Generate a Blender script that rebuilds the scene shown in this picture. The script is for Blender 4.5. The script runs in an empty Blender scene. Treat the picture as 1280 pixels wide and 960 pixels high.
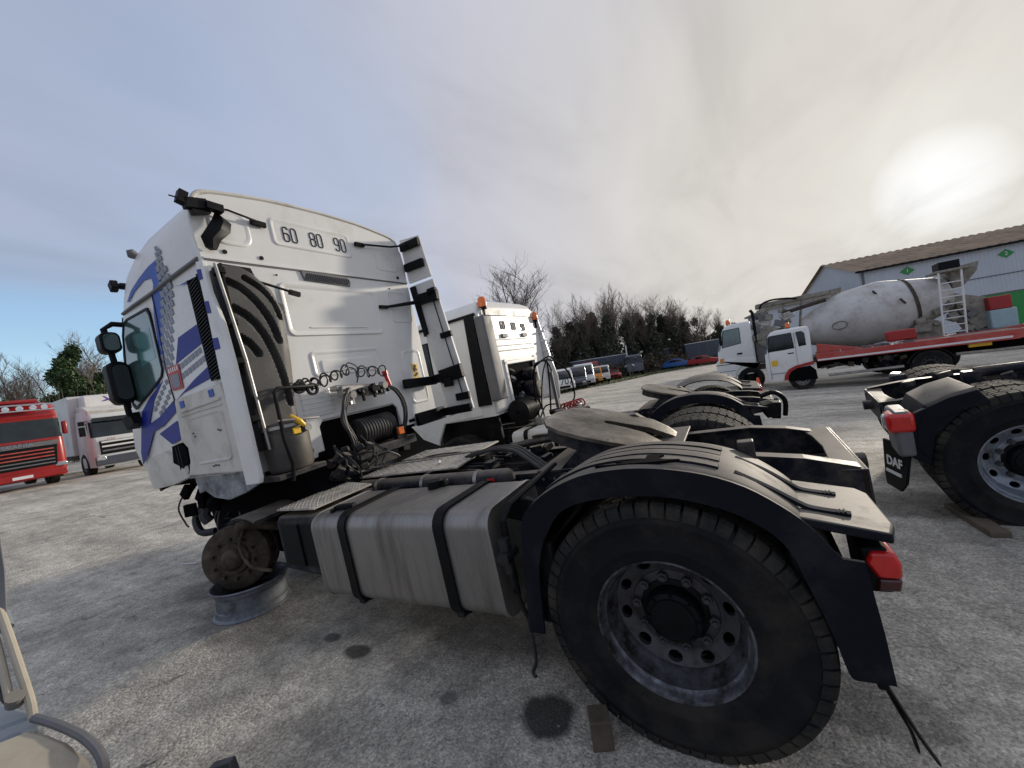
import bpy, math, random
from mathutils import Vector, Matrix, Euler
random.seed(7)
SC = bpy.context.scene
COL = SC.collection
PI = math.pi
def rad(a): return math.radians(a)

# ------------------------------------------------------------------ camera
cam_data = bpy.data.cameras.new('camera')
cam = bpy.data.objects.new('camera', cam_data)
COL.objects.link(cam)
CX = Vector((-0.85936, -0.48856, -0.15104))
CU = Vector((-0.12850, -0.07958, 0.98851))
CF = Vector((0.49497, -0.86889, -0.00561))
CP = Vector((-0.37658, 2.84580, 1.64630))
M4 = Matrix(((CX.x, CU.x, -CF.x, CP.x), (CX.y, CU.y, -CF.y, CP.y), (CX.z, CU.z, -CF.z, CP.z), (0, 0, 0, 1)))
cam.matrix_world = M4
cam_data.sensor_width = 36
cam_data.lens = 497.17 / 1280 * 36
cam_data.clip_start = 0.05
cam_data.clip_end = 3000
SC.camera = cam
SC.view_settings.view_transform = 'Standard'
SC.view_settings.look = 'None'
SC.view_settings.exposure = 0.0
SC.view_settings.gamma = 1.0

# ------------------------------------------------------------------ sky
SUN_DIR = Vector((-0.318, -0.924, 0.213)).normalized()
SUN_EL = math.asin(SUN_DIR.z)
SUN_ROT = math.atan2(SUN_DIR.x, SUN_DIR.y)
world = bpy.data.worlds.new('World')
SC.world = world
world.use_nodes = True
nt = world.node_tree
nt.nodes.clear()
def N(tree, typ, **kw):
    n = tree.nodes.new(typ)
    for k, v in kw.items():
        if k.startswith('i_'):
            n.inputs[k[2:].replace('_', ' ')].default_value = v
        else:
            setattr(n, k, v)
    return n
def ramp(tree, pts, interp='LINEAR'):
    r = tree.nodes.new('ShaderNodeValToRGB')
    r.color_ramp.interpolation = interp
    while len(r.color_ramp.elements) < len(pts):
        r.color_ramp.elements.new(0.5)
    for e, (p, c) in zip(r.color_ramp.elements, pts):
        e.position = p
        e.color = (c[0], c[1], c[2], 1) if not isinstance(c, (int, float)) else (c, c, c, 1)
    return r
def build_sky():
    L = nt.links.new
    out = N(nt, 'ShaderNodeOutputWorld')
    bg = N(nt, 'ShaderNodeBackground')
    bg.inputs['Strength'].default_value = 0.1
    sky = N(nt, 'ShaderNodeTexSky', sky_type='NISHITA', sun_disc=False)
    sky.sun_elevation = SUN_EL + rad(6)
    sky.sun_rotation = SUN_ROT
    sky.altitude = 50
    sky.dust_density = 0.3
    tc = N(nt, 'ShaderNodeTexCoord')
    sep = N(nt, 'ShaderNodeSeparateXYZ')
    L(tc.outputs['Generated'], sep.inputs[0])
    # cloud deck coordinates: direction projected on a high plane
    zz = N(nt, 'ShaderNodeMath', operation='MAXIMUM'); zz.inputs[1].default_value = 0.0
    L(sep.outputs['Z'], zz.inputs[0])
    za = N(nt, 'ShaderNodeMath', operation='ADD'); za.inputs[1].default_value = 0.16
    L(zz.outputs[0], za.inputs[0])
    dx = N(nt, 'ShaderNodeMath', operation='DIVIDE'); L(sep.outputs['X'], dx.inputs[0]); L(za.outputs[0], dx.inputs[1])
    dy = N(nt, 'ShaderNodeMath', operation='DIVIDE'); L(sep.outputs['Y'], dy.inputs[0]); L(za.outputs[0], dy.inputs[1])
    cmb = N(nt, 'ShaderNodeCombineXYZ'); L(dx.outputs[0], cmb.inputs[0]); L(dy.outputs[0], cmb.inputs[1])
    mp = N(nt, 'ShaderNodeMapping'); L(cmb.outputs[0], mp.inputs['Vector'])
    mp.inputs['Rotation'].default_value = (0, 0, rad(38))
    mp.inputs['Scale'].default_value = (0.50, 0.34, 1)
    mp.inputs['Location'].default_value = (3.1, 1.7, 0)
    n1 = N(nt, 'ShaderNodeTexNoise'); n1.inputs['Scale'].default_value = 1.25; n1.inputs['Detail'].default_value = 6; n1.inputs['Roughness'].default_value = 0.40; n1.inputs['Distortion'].default_value = 0.2
    L(mp.outputs[0], n1.inputs['Vector'])
    mp2 = N(nt, 'ShaderNodeMapping'); L(cmb.outputs[0], mp2.inputs['Vector'])
    mp2.inputs['Rotation'].default_value = (0, 0, rad(20)); mp2.inputs['Scale'].default_value = (0.9, 0.35, 1)
    mp2.inputs['Location'].default_value = (9.3, 4.2, 0)
    n2 = N(nt, 'ShaderNodeTexNoise'); n2.inputs['Scale'].default_value = 2.6; n2.inputs['Detail'].default_value = 9; n2.inputs['Roughness'].default_value = 0.55; n2.inputs['Distortion'].default_value = 0.5
    L(mp2.outputs[0], n2.inputs['Vector'])
    # angle to the sun
    dot = N(nt, 'ShaderNodeVectorMath', operation='DOT_PRODUCT')
    L(tc.outputs['Generated'], dot.inputs[0]); dot.inputs[1].default_value = SUN_DIR
    # side bias: clouds thin out away from the sun, low on the far left
    dl = N(nt, 'ShaderNodeVectorMath', operation='DOT_PRODUCT')
    L(tc.outputs['Generated'], dl.inputs[0]); dl.inputs[1].default_value = Vector((0.95, -0.24, 0.08)).normalized()
    bl = ramp(nt, [(0.58, 0.0), (0.84, 0.36), (0.97, 0.74), (1.0, 0.82)]); L(dl.outputs['Value'], bl.inputs[0])
    cov = N(nt, 'ShaderNodeMath', operation='SUBTRACT'); L(n1.outputs[0], cov.inputs[0])
    sc_ = N(nt, 'ShaderNodeMath', operation='MULTIPLY'); L(bl.outputs[0], sc_.inputs[0]); sc_.inputs[1].default_value = 0.52
    L(sc_.outputs[0], cov.inputs[1])
    cr = ramp(nt, [(0.0, 0.22), (0.22, 0.80), (0.42, 1.0)]); cr.color_ramp.interpolation = 'EASE'
    # cloud thickens towards the veiled sun
    sp = ramp(nt, [(0.55, 0.0), (0.93, 0.45)]); L(dot.outputs['Value'], sp.inputs[0])
    ca = N(nt, 'ShaderNodeMath', operation='ADD'); L(cov.outputs[0], ca.inputs[0]); L(sp.outputs[0], ca.inputs[1])
    L(ca.outputs[0], cr.inputs[0])
    # cloud brightness
    glow = ramp(nt, [(0.0, (4.0, 4.4, 5.6)), (0.25, (4.2, 4.6, 5.8)), (0.55, (4.8, 5.0, 5.9)), (0.75, (5.5, 5.45, 5.8)), (0.88, (6.1, 5.9, 5.7)), (0.955, (6.5, 6.2, 5.75)), (0.985, (6.8, 6.5, 6.0)), (0.9980, (7.2, 7.0, 6.5)), (0.9998, (9.4, 9.4, 9.3))])
    L(dot.outputs['Value'], glow.inputs[0])
    vr = ramp(nt, [(0.32, 0.96), (0.5, 1.09), (0.68, 1.16)]); L(n2.outputs[0], vr.inputs[0])
    cl = N(nt, 'ShaderNodeVectorMath', operation='MULTIPLY'); L(glow.outputs[0], cl.inputs[0]); L(vr.outputs[0], cl.inputs[1])
    skm = N(nt, 'ShaderNodeVectorMath', operation='MULTIPLY'); L(sky.outputs[0], skm.inputs[0]); skm.inputs[1].default_value = (1.75, 2.0, 2.15)
    mix = N(nt, 'ShaderNodeMix', data_type='RGBA')
    L(cr.outputs[0], mix.inputs['Factor']); L(skm.outputs[0], mix.inputs['A']); L(cl.outputs[0], mix.inputs['B'])
    L(mix.outputs['Result'], bg.inputs['Color'])
    L(bg.outputs[0], out.inputs[0])
build_sky()

# ------------------------------------------------------------------ sun (veiled by thin cloud)
sd = bpy.data.lights.new('sun', 'SUN')
sd.energy = 3.4
sd.angle = rad(3.5)
sd.color = (1.0, 0.90, 0.76)
sun = bpy.data.objects.new('sun', sd)
COL.objects.link(sun)
sun.rotation_euler = SUN_DIR.to_track_quat('Z', 'Y').to_euler()
sun.location = (0, 0, 30)

# ------------------------------------------------------------------ materials
def make_mat(name, col, rough=0.5, metal=0.0, var=0.12, vscale=6.0, dirt=None, damt=0.0, dscale=3.0,
             bump=0.0, bscale=60.0, coat=0.0, spec=0.5, stretch=None, trans=0.0, emis=None, top=None, alpha=1.0):
    m = bpy.data.materials.new(name)
    m.use_nodes = True
    t = m.node_tree
    b = t.nodes['Principled BSDF']
    L = t.links.new
    tc = N(t, 'ShaderNodeTexCoord')
    mp = N(t, 'ShaderNodeMapping'); L(tc.outputs['Object'], mp.inputs['Vector'])
    if stretch: mp.inputs['Scale'].default_value = stretch
    n = N(t, 'ShaderNodeTexNoise'); n.inputs['Scale'].default_value = vscale; n.inputs['Detail'].default_value = 6; n.inputs['Roughness'].default_value = 0.6
    L(mp.outputs[0], n.inputs['Vector'])
    lo = tuple(c * (1 - var) for c in col); hi = tuple(min(1, c * (1 + var)) for c in col)
    r = ramp(t, [(0.3, lo), (0.7, hi)]); L(n.outputs[0], r.inputs[0])
    cur = r.outputs[0]
    if dirt:
        n2 = N(t, 'ShaderNodeTexNoise'); n2.inputs['Scale'].default_value = dscale; n2.inputs['Detail'].default_value = 9; n2.inputs['Roughness'].default_value = 0.68
        L(mp.outputs[0], n2.inputs['Vector'])
        r2 = ramp(t, [(max(0.0, 0.62 - damt * 0.4), 0.0), (min(1, 0.80 - damt * 0.25), min(1.0, 0.3 + damt))]); L(n2.outputs[0], r2.inputs[0])
        mx = N(t, 'ShaderNodeMix', data_type='RGBA'); L(r2.outputs[0], mx.inputs['Factor']); L(cur, mx.inputs['A'])
        mx.inputs['B'].default_value = (*dirt, 1); cur = mx.outputs['Result']
        rr = N(t, 'ShaderNodeMapRange'); L(r2.outputs[0], rr.inputs[0]); rr.inputs['To Min'].default_value = rough; rr.inputs['To Max'].default_value = min(1, rough + 0.3)
        L(rr.outputs[0], b.inputs['Roughness'])
    else:
        b.inputs['Roughness'].default_value = rough
    if top:  # dust on upward faces, with sky reflection on the mudguards: (colour, amount)
        g = N(t, 'ShaderNodeNewGeometry'); s = N(t, 'ShaderNodeSeparateXYZ'); L(g.outputs['Normal'], s.inputs[0])
        rt = ramp(t, [(0.45, 0.0), (0.9, top[1])]); L(s.outputs['Z'], rt.inputs[0])
        mu = N(t, 'ShaderNodeMath', operation='MULTIPLY'); L(rt.outputs[0], mu.inputs[0])
        r5 = ramp(t, [(0.3, 0.55), (0.6, 1.0)]); L(n.outputs[0], r5.inputs[0]); L(r5.outputs[0], mu.inputs[1])
        mx = N(t, 'ShaderNodeMix', data_type='RGBA'); L(mu.outputs[0], mx.inputs['Factor']); L(cur, mx.inputs['A'])
        mx.inputs['B'].default_value = (*top[0], 1); cur = mx.outputs['Result']
    L(cur, b.inputs['Base Color'])
    b.inputs['Metallic'].default_value = metal
    b.inputs['Specular IOR Level'].default_value = spec
    b.inputs['Coat Weight'].default_value = coat
    b.inputs['Coat Roughness'].default_value = 0.12
    b.inputs['Transmission Weight'].default_value = trans
    b.inputs['Alpha'].default_value = alpha
    if emis:
        b.inputs['Emission Color'].default_value = (*emis[0], 1); b.inputs['Emission Strength'].default_value = emis[1]
    if bump:
        n3 = N(t, 'ShaderNodeTexNoise'); n3.inputs['Scale'].default_value = bscale; n3.inputs['Detail'].default_value = 4
        L(mp.outputs[0], n3.inputs['Vector'])
        bp = N(t, 'ShaderNodeBump'); bp.inputs['Strength'].default_value = bump; bp.inputs['Distance'].default_value = 0.01
        L(n3.outputs[0], bp.inputs['Height']); L(bp.outputs[0], b.inputs['Normal'])
    return m
DIRT = (0.14, 0.115, 0.085)
MT = dict(
    white=make_mat('white_paint', (0.74, 0.74, 0.71), 0.32, var=0.05, vscale=2.5, dirt=(0.42, 0.39, 0.33), damt=0.22, dscale=2.2, coat=0.25, bump=0.03, bscale=3),
    boxw=make_mat('grey_white_box_paint', (0.62, 0.635, 0.62), 0.45, var=0.06, vscale=1.2, dirt=(0.25, 0.24, 0.22), damt=0.25, dscale=1.5),
    cream=make_mat('cream_paint', (0.62, 0.60, 0.54), 0.45, var=0.07, vscale=3, dirt=(0.33, 0.29, 0.22), damt=0.35, dscale=4, bump=0.03, bscale=4),
    blue=make_mat('blue_sticker', (0.006, 0.020, 0.24), 0.45, spec=0.3, var=0.15, vscale=5),
    midblue=make_mat('mid_blue_sticker', (0.035, 0.10, 0.42), 0.45, spec=0.3, var=0.15, vscale=5),
    greych=make_mat('grey_check_sticker', (0.20, 0.22, 0.27), 0.4, var=0.15),
    red=make_mat('red_sticker', (0.50, 0.03, 0.03), 0.4, var=0.2),
    redp=make_mat('red_paint', (0.32, 0.010, 0.010), 0.4, var=0.15, vscale=2, coat=0.1, dirt=(0.2, 0.05, 0.04), damt=0.15),
    redbed=make_mat('weathered_red_paint', (0.48, 0.05, 0.04), 0.5, var=0.25, vscale=2, dirt=(0.30, 0.14, 0.11), damt=0.5, dscale=2),
    grey=make_mat('grey_plastic', (0.13, 0.13, 0.135), 0.6, var=0.15, vscale=4, dirt=(0.22, 0.2, 0.17), damt=0.3),
    duct=make_mat('dark_grey_duct_plastic', (0.045, 0.044, 0.043), 0.55, var=0.2, vscale=4, dirt=(0.16, 0.15, 0.13), damt=0.3, bump=0.15, bscale=180),
    black=make_mat('black_plastic', (0.0045, 0.005, 0.006), 0.5, var=0.3, vscale=8, dirt=(0.035, 0.032, 0.03), damt=0.18, dscale=6, spec=0.16),
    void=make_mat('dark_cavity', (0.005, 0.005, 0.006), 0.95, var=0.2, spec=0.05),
    fender=make_mat('dusty_black_mudguard', (0.006, 0.0075, 0.013), 0.66, var=0.2, vscale=5, dirt=(0.035, 0.034, 0.034), damt=0.25, dscale=5, top=((0.22, 0.195, 0.16), 0.85), bump=0.05, bscale=150, spec=0.15),  # tan top tint: dust with the low sky's reflection coloured in
    frame=make_mat('chassis_paint', (0.0075, 0.010, 0.019), 0.48, spec=0.22, var=0.3, vscale=7, dirt=(0.10, 0.085, 0.065), damt=0.45, dscale=7, top=((0.24, 0.205, 0.16), 0.7)),
    grease=make_mat('greasy_worn_steel', (0.21, 0.18, 0.145), 0.32, metal=0.7, var=0.5, vscale=4, dirt=(0.016, 0.013, 0.010), damt=0.62, dscale=2.2, bump=0.25, bscale=35),
    steel=make_mat('bare_steel', (0.38, 0.37, 0.35), 0.38, metal=0.8, var=0.2, vscale=9, dirt=DIRT, damt=0.3),
    alu=make_mat('brushed_tank_aluminium', (0.33, 0.315, 0.295), 0.36, metal=0.7, var=0.16, vscale=3, dirt=(0.10, 0.085, 0.065), damt=0.45, dscale=3, stretch=(3.0, 1, 0.35), bump=0.06, bscale=40),
    tread=make_mat('checker_plate_aluminium', (0.62, 0.58, 0.50), 0.38, metal=0.5, var=0.2, dirt=(0.16, 0.13, 0.095), damt=0.4, dscale=8),
    rub=make_mat('tyre_rubber', (0.0065, 0.0068, 0.0085), 0.72, spec=0.22, var=0.4, vscale=6, dirt=(0.045, 0.040, 0.032), damt=0.42, dscale=4, bump=0.2, bscale=120),
    rim=make_mat('dirty_steel_rim', (0.10, 0.10, 0.11), 0.42, metal=0.4, var=0.35, vscale=9, dirt=(0.035, 0.03, 0.028), damt=0.65, dscale=9, bump=0.1, bscale=60),
    rimblue=make_mat('painted_steel_rim', (0.30, 0.34, 0.38), 0.4, metal=0.4, var=0.2, vscale=9, dirt=(0.06, 0.055, 0.05), damt=0.5, dscale=8),
    rimworn=make_mat('worn_rim_edge', (0.17, 0.18, 0.20), 0.36, metal=0.6, var=0.3, vscale=10, dirt=(0.02, 0.018, 0.016), damt=0.7, dscale=13, bump=0.15, bscale=50),
    treadr=make_mat('dusty_tread_rubber', (0.018, 0.018, 0.017), 0.85, spec=0.2, var=0.5, vscale=9, dirt=(0.085, 0.075, 0.055), damt=0.42, dscale=4, bump=0.3, bscale=90),
    rust=make_mat('rusty_brake_drum', (0.045, 0.032, 0.022), 0.85, var=0.5, vscale=14, dirt=(0.15, 0.12, 0.08), damt=0.35, dscale=10, bump=0.5, bscale=60),
    hose=make_mat('rubber_hose', (0.015, 0.015, 0.017), 0.5, var=0.3, dirt=(0.10, 0.09, 0.075), damt=0.25),
    orange=make_mat('amber_lens', (0.75, 0.16, 0.01), 0.25, var=0.15, coat=0.5),
    redlens=make_mat('red_lamp_lens', (0.62, 0.015, 0.012), 0.2, var=0.15, coat=0.6, vscale=20),
    yellow=make_mat('yellow_plastic', (0.75, 0.45, 0.02), 0.45, var=0.15),
    glass=make_mat('tinted_cab_glass', (0.055, 0.11, 0.105), 0.06, var=0.5, vscale=1.6, spec=0.9, coat=0.6),
    dglass=make_mat('dark_window_glass', (0.010, 0.018, 0.020), 0.05, var=0.6, vscale=1.2, spec=0.55),
    wood=make_mat('weathered_wood', (0.16, 0.11, 0.065), 0.85, var=0.35, vscale=5, stretch=(1, 6, 6), bump=0.4, bscale=30),
    green=make_mat('green_door_paint', (0.025, 0.25, 0.05), 0.5, var=0.1),
    clad=make_mat('pale_metal_cladding', (0.50, 0.535, 0.57), 0.5, var=0.06, vscale=0.3, dirt=(0.3, 0.3, 0.28), damt=0.12, dscale=0.4),
    roof=make_mat('fibre_cement_roof', (0.30, 0.215, 0.14), 0.85, var=0.25, vscale=0.5, dirt=(0.12, 0.10, 0.07), damt=0.4, dscale=0.8),
    drum=make_mat('cement_stained_drum_paint', (0.56, 0.55, 0.52), 0.6, var=0.12, vscale=1.4, dirt=(0.27, 0.23, 0.18), damt=0.38, dscale=1.8, bump=0.05, bscale=8),
    concrete=make_mat('cement_splashed_steel', (0.28, 0.26, 0.22), 0.85, var=0.3, vscale=5, dirt=(0.09, 0.075, 0.06), damt=0.4, dscale=4),
    bark=make_mat('grey_brown_bark', (0.085, 0.070, 0.055), 0.95, var=0.3, vscale=4),
    twig=make_mat('bare_twigs', (0.15, 0.12, 0.095), 0.95, var=0.3, vscale=1),
    ivy=make_mat('dark_ivy_leaves', (0.050, 0.056, 0.036), 0.7, var=0.5, vscale=0.9),
    leaf=make_mat('evergreen_leaves', (0.040, 0.075, 0.022), 0.7, var=0.5, vscale=0.9),
    brush=make_mat('brown_winter_scrub', (0.13, 0.10, 0.068), 0.95, var=0.4, vscale=0.6),
    cone=make_mat('orange_cone_plastic', (0.75, 0.10, 0.03), 0.5, var=0.1),
    chrome=make_mat('polished_metal', (0.6, 0.6, 0.6), 0.18, metal=1.0, var=0.1),
    tarp=make_mat('blue_grey_trailer_sheet', (0.055, 0.070, 0.095), 0.6, var=0.15, vscale=0.7),
    bluep=make_mat('blue_car_paint', (0.04, 0.14, 0.42), 0.3, var=0.1, coat=0.5),
    dgrey=make_mat('dark_grey_car_paint', (0.06, 0.07, 0.085), 0.3, var=0.1, coat=0.5),
    orangep=make_mat('orange_yellow_paint', (0.65, 0.25, 0.03), 0.4, var=0.1),
    lamp=make_mat('clear_headlamp', (0.55, 0.57, 0.58), 0.12, metal=0.5, var=0.3, coat=0.7, vscale=12),
    skin_blue=make_mat('light_blue_tank', (0.30, 0.42, 0.46), 0.5, var=0.1),
    litter=make_mat('scrap_white_plastic', (0.7, 0.7, 0.7), 0.5, var=0.05),
)

# ------------------------------------------------------------------ mesh helpers
SPLIT = dict(chequer_stickers='chequer_sticker', engine_fittings='engine_fitting', pressed_line='pressed_line', catwalk_support='catwalk_support', valve_cluster='cluster_valve', torn_bracket='torn_piece',
    torn_edge='torn_shred', valve_block='valve_block', door_line='door_line', mudguard_bracket='mudguard_bracket', torn_rubber_strap='torn_rubber_strap', step_rib='step_rib', pressed_lip='pressed_lip', crossmember='crossmember',
    underside_rib='underside_rib', opening_frame='opening_frame_bar', strip_frame='strip_frame_bar', filter_bracket='filter_bracket', beacon_bracket='beacon_bracket', sticker_figure='sticker_figure', ladder_rails='ladder_rail', hose_ring='hose_ring', slot='slot',
    strap_teeth='strap_tooth', bed_side_rail='bed_side_rail', fifth_wheel_mount='fifth_wheel_mount', gravel='gravel_')
SPLIT.pop('gravel'); SPLIT.pop('strap_teeth')
class MB:
    def islands(s):
        par = list(range(len(s.v)))
        def find(a):
            while par[a] != a: par[a] = par[par[a]]; a = par[a]
            return a
        for f in s.f:
            r = find(f[0])
            for i in f[1:]: par[find(i)] = r
        g = {}
        for f, m in zip(s.f, s.mi): g.setdefault(find(f[0]), []).append((f, m))
        out = []
        for fs in g.values():
            b = MB(); mp = {}
            for f, m in fs:
                nf = []
                for i in f:
                    if i not in mp: mp[i] = len(b.v); b.v.append(s.v[i])
                    nf.append(mp[i])
                b.f.append(tuple(nf)); b.mi.append(m)
            out.append(b)
        return out
    def __init__(s): s.v = []; s.f = []; s.mi = []
    def add(s, vs, fs, mi=0):
        o = len(s.v); s.v += [tuple(v) for v in vs]; s.f += [tuple(i + o for i in f) for f in fs]; s.mi += [mi] * len(fs)
        return s
    def bx(s, x0, x1, y0, y1, z0, z1, mi=0, M=None):
        vs = [(x0, y0, z0), (x1, y0, z0), (x1, y1, z0), (x0, y1, z0), (x0, y0, z1), (x1, y0, z1), (x1, y1, z1), (x0, y1, z1)]
        if M: vs = [M @ Vector(v) for v in vs]
        return s.add(vs, [(0, 3, 2, 1), (4, 5, 6, 7), (0, 1, 5, 4), (1, 2, 6, 5), (2, 3, 7, 6), (3, 0, 4, 7)], mi)
    def box(s, c, d, rot=(0, 0, 0), mi=0):
        M = Matrix.Translation(Vector(c)) @ Euler([rad(a) for a in rot]).to_matrix().to_4x4()
        return s.bx(-d[0] / 2, d[0] / 2, -d[1] / 2, d[1] / 2, -d[2] / 2, d[2] / 2, mi, M)
    def prism(s, poly, ax, a, b, mi=0):
        # poly in the plane across axis ax ('X': (y,z), 'Y': (x,z), 'Z': (x,y)); extruded a..b
        def P(u, v, h): return {'X': (h, u, v), 'Y': (u, h, v), 'Z': (u, v, h)}[ax]
        n = len(poly)
        ar = sum(poly[i][0] * poly[(i + 1) % n][1] - poly[(i + 1) % n][0] * poly[i][1] for i in range(n))
        if (ar > 0) == (ax == 'Y'): poly = poly[::-1]
        vs = [P(u, v, a) for u, v in poly] + [P(u, v, b) for u, v in poly]
        if a > b: vs = vs[n:] + vs[:n]
        fs = [tuple(range(n))[::-1], tuple(range(n, 2 * n))] + [(i, (i + 1) % n, n + (i + 1) % n, n + i) for i in range(n)]
        return s.add(vs, fs, mi)
    def tube(s, pts, r, n=8, caps=True, mi=0, flat=None):
        pts = [Vector(p) for p in pts]
        rs = r if isinstance(r, (list, tuple)) else [r] * len(pts)
        vs = []; up = None
        for i, p in enumerate(pts):
            d = (pts[min(i + 1, len(pts) - 1)] - pts[max(i - 1, 0)])
            if d.length < 1e-9: d = Vector((0, 0, 1))
            d.normalize()
            if up is None:
                up = Vector((0, 0, 1)) if abs(d.z) < 0.9 else Vector((1, 0, 0))
            x = d.cross(up)
            if x.length < 1e-6: x = d.orthogonal()
            x.normalize(); y = x.cross(d).normalized(); up = y
            for k in range(n):
                a = 2 * PI * (k + 0.5) / n
                fy = flat if flat else 1
                vs.append(p + x * math.cos(a) * rs[i] + y * math.sin(a) * rs[i] * fy)
        fs = []
        for i in range(len(pts) - 1):
            for k in range(n):
                fs.append((i * n + k, i * n + (k + 1) % n, (i + 1) * n + (k + 1) % n, (i + 1) * n + k))
        if caps: fs += [tuple(range(n))[::-1], tuple((len(pts) - 1) * n + k for k in range(n))]
        return s.add(vs, fs, mi)
    def cyl(s, a, b, r, n=16, r1=None, mi=0, caps=True):
        return s.tube([a, b], [r, r if r1 is None else r1], n, caps, mi)
    def lathe(s, prof, c=(0, 0, 0), ax='Y', n=48, a0=0, a1=2 * PI, mi=0, sgn=1):
        # prof: (radius, along-axis)
        full = abs(a1 - a0 - 2 * PI) < 1e-6
        m = n if full else n + 1
        vs = []
        for k in range(m):
            a = a0 + (a1 - a0) * k / n
            for r, h in prof:
                u, w = r * math.cos(a), r * math.sin(a); h2 = h * sgn
                vs.append({'X': (c[0] + h2, c[1] + u, c[2] + w), 'Y': (c[0] + u, c[1] + h2, c[2] + w), 'Z': (c[0] + u, c[1] + w, c[2] + h2)}[ax])
        q = len(prof); fs = []
        for k in range(n):
            k2 = (k + 1) % m
            for j in range(q - 1):
                fs.append((k * q + j, k * q + j + 1, k2 * q + j + 1, k2 * q + j))
        return s.add(vs, fs, mi)
    def loft(s, rings, closed=True, caps=True, mi=0):
        n = len(rings[0]); vs = [v for r in rings for v in r]; fs = []
        for i in range(len(rings) - 1):
            for k in range(n if closed else n - 1):
                fs.append((i * n + k, i * n + (k + 1) % n, (i + 1) * n + (k + 1) % n, (i + 1) * n + k))
        if caps and closed: fs += [tuple(range(n))[::-1], tuple((len(rings) - 1) * n + k for k in range(n))]
        return s.add(vs, fs, mi)
    def mesh(s, name, mats, smooth=35):
        me = bpy.data.meshes.new(name)
        me.from_pydata(s.v, [], s.f)
        if not isinstance(mats, (list, tuple)): mats = [mats]
        for m in mats: me.materials.append(m)
        if len(mats) > 1: me.polygons.foreach_set('material_index', s.mi)
        if smooth:
            me.polygons.foreach_set('use_smooth', [True] * len(me.polygons))
            me.set_sharp_from_angle(angle=rad(smooth))
        me.validate(); me.update()
        return me
    def build(s, name, mats, parent=None, bevel=0, smooth=35, solid=0, seg=2, loc=None, kind=None, fix=False):
        import bmesh
        if name in SPLIT:
            comps = s.islands()
            if len(comps) > 1:
                rest = [c.build('', mats, parent, bevel, smooth, solid, seg, loc, kind, fix) for c in comps]
                for r_ in rest: r_.name = SPLIT[name]
                return rest[0]
        me = s.mesh(name, mats, smooth)
        if fix:
            b = bmesh.new(); b.from_mesh(me); bmesh.ops.recalc_face_normals(b, faces=b.faces); b.to_mesh(me); b.free()
        o = bpy.data.objects.new(name, me); COL.objects.link(o)
        if parent: o.parent = parent
        if loc: o.location = loc
        if solid:
            md = o.modifiers.new('solid', 'SOLIDIFY'); md.thickness = solid; md.offset = 0
        if bevel:
            md = o.modifiers.new('bevel', 'BEVEL'); md.width = bevel; md.segments = seg; md.limit_method = 'ANGLE'; md.angle_limit = rad(30)
        if kind: o['kind'] = kind
        return o
def tag(o, label, cat, group=None):
    o['label'] = label; o['category'] = cat
    if group: o['group'] = group
    return o
def thing(name, label, cat, loc=(0, 0, 0), rot=(0, 0, 0), group=None):
    o = bpy.data.objects.new(name, None); COL.objects.link(o); o.empty_display_size = 0.2
    o.location = loc; o.rotation_euler = rot
    return tag(o, label, cat, group)
def inst(src, parent, loc=(0, 0, 0), rot=(0, 0, 0), scale=(1, 1, 1)):
    o = src.copy(); COL.objects.link(o); o.parent = parent; o.location = loc; o.rotation_euler = rot; o.scale = scale
    return o
def copy_tree(o, parent=None):
    kids = [c for c in bpy.data.objects if c.parent == o]
    c = o.copy(); COL.objects.link(c); c.parent = parent
    for k in kids: copy_tree(k, c)
    return c
def kids_of(o): return [c for c in bpy.data.objects if c.parent == o]
def rrect(u0, u1, v0, v1, r, n=4):
    pts = []
    for cx, cy, a in ((u1 - r, v1 - r, 0), (u0 + r, v1 - r, 90), (u0 + r, v0 + r, 180), (u1 - r, v0 + r, 270)):
        for k in range(n + 1):
            t = rad(a + 90 * k / n); pts.append((cx + r * math.cos(t), cy + r * math.sin(t)))
    return pts
def bez(pts, n=8):
    # Catmull-Rom through points
    P = [Vector(p) for p in pts]; out = []
    for i in range(len(P) - 1):
        a = P[max(i - 1, 0)]; b = P[i]; c = P[i + 1]; d = P[min(i + 2, len(P) - 1)]
        for k in range(n):
            t = k / n
            out.append(0.5 * ((2 * b) + (c - a) * t + (2 * a - 5 * b + 4 * c - d) * t * t + (3 * b - a - 3 * c + d) * t ** 3))
    out.append(P[-1]); return out
def text_obj(name, body, size, mat, parent, M, extrude=0.002, sx=1.0, shear=0.0, space=1.0, bold=0.0):
    cu = bpy.data.curves.new(name, 'FONT'); cu.body = body; cu.size = size; cu.extrude = extrude
    cu.align_x = 'CENTER'; cu.align_y = 'CENTER'; cu.shear = shear; cu.space_character = space; cu.offset = bold
    t = bpy.data.objects.new(name + '_tmp', cu); COL.objects.link(t)
    dg = bpy.context.evaluated_depsgraph_get()
    me = bpy.data.meshes.new_from_object(t.evaluated_get(dg))
    bpy.data.objects.remove(t)
    me.transform(Matrix.Diagonal((sx, 1, 1, 1))); me.transform(M)
    me.materials.clear(); me.materials.append(mat)
    o = bpy.data.objects.new(name, me); COL.objects.link(o); o.parent = parent
    return o
def frame_M(origin, right, up):
    r = Vector(right).normalized(); u = Vector(up).normalized(); n = r.cross(u)
    return Matrix(((r.x, u.x, n.x, origin[0]), (r.y, u.y, n.y, origin[1]), (r.z, u.z, n.z, origin[2]), (0, 0, 0, 1)))

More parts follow.
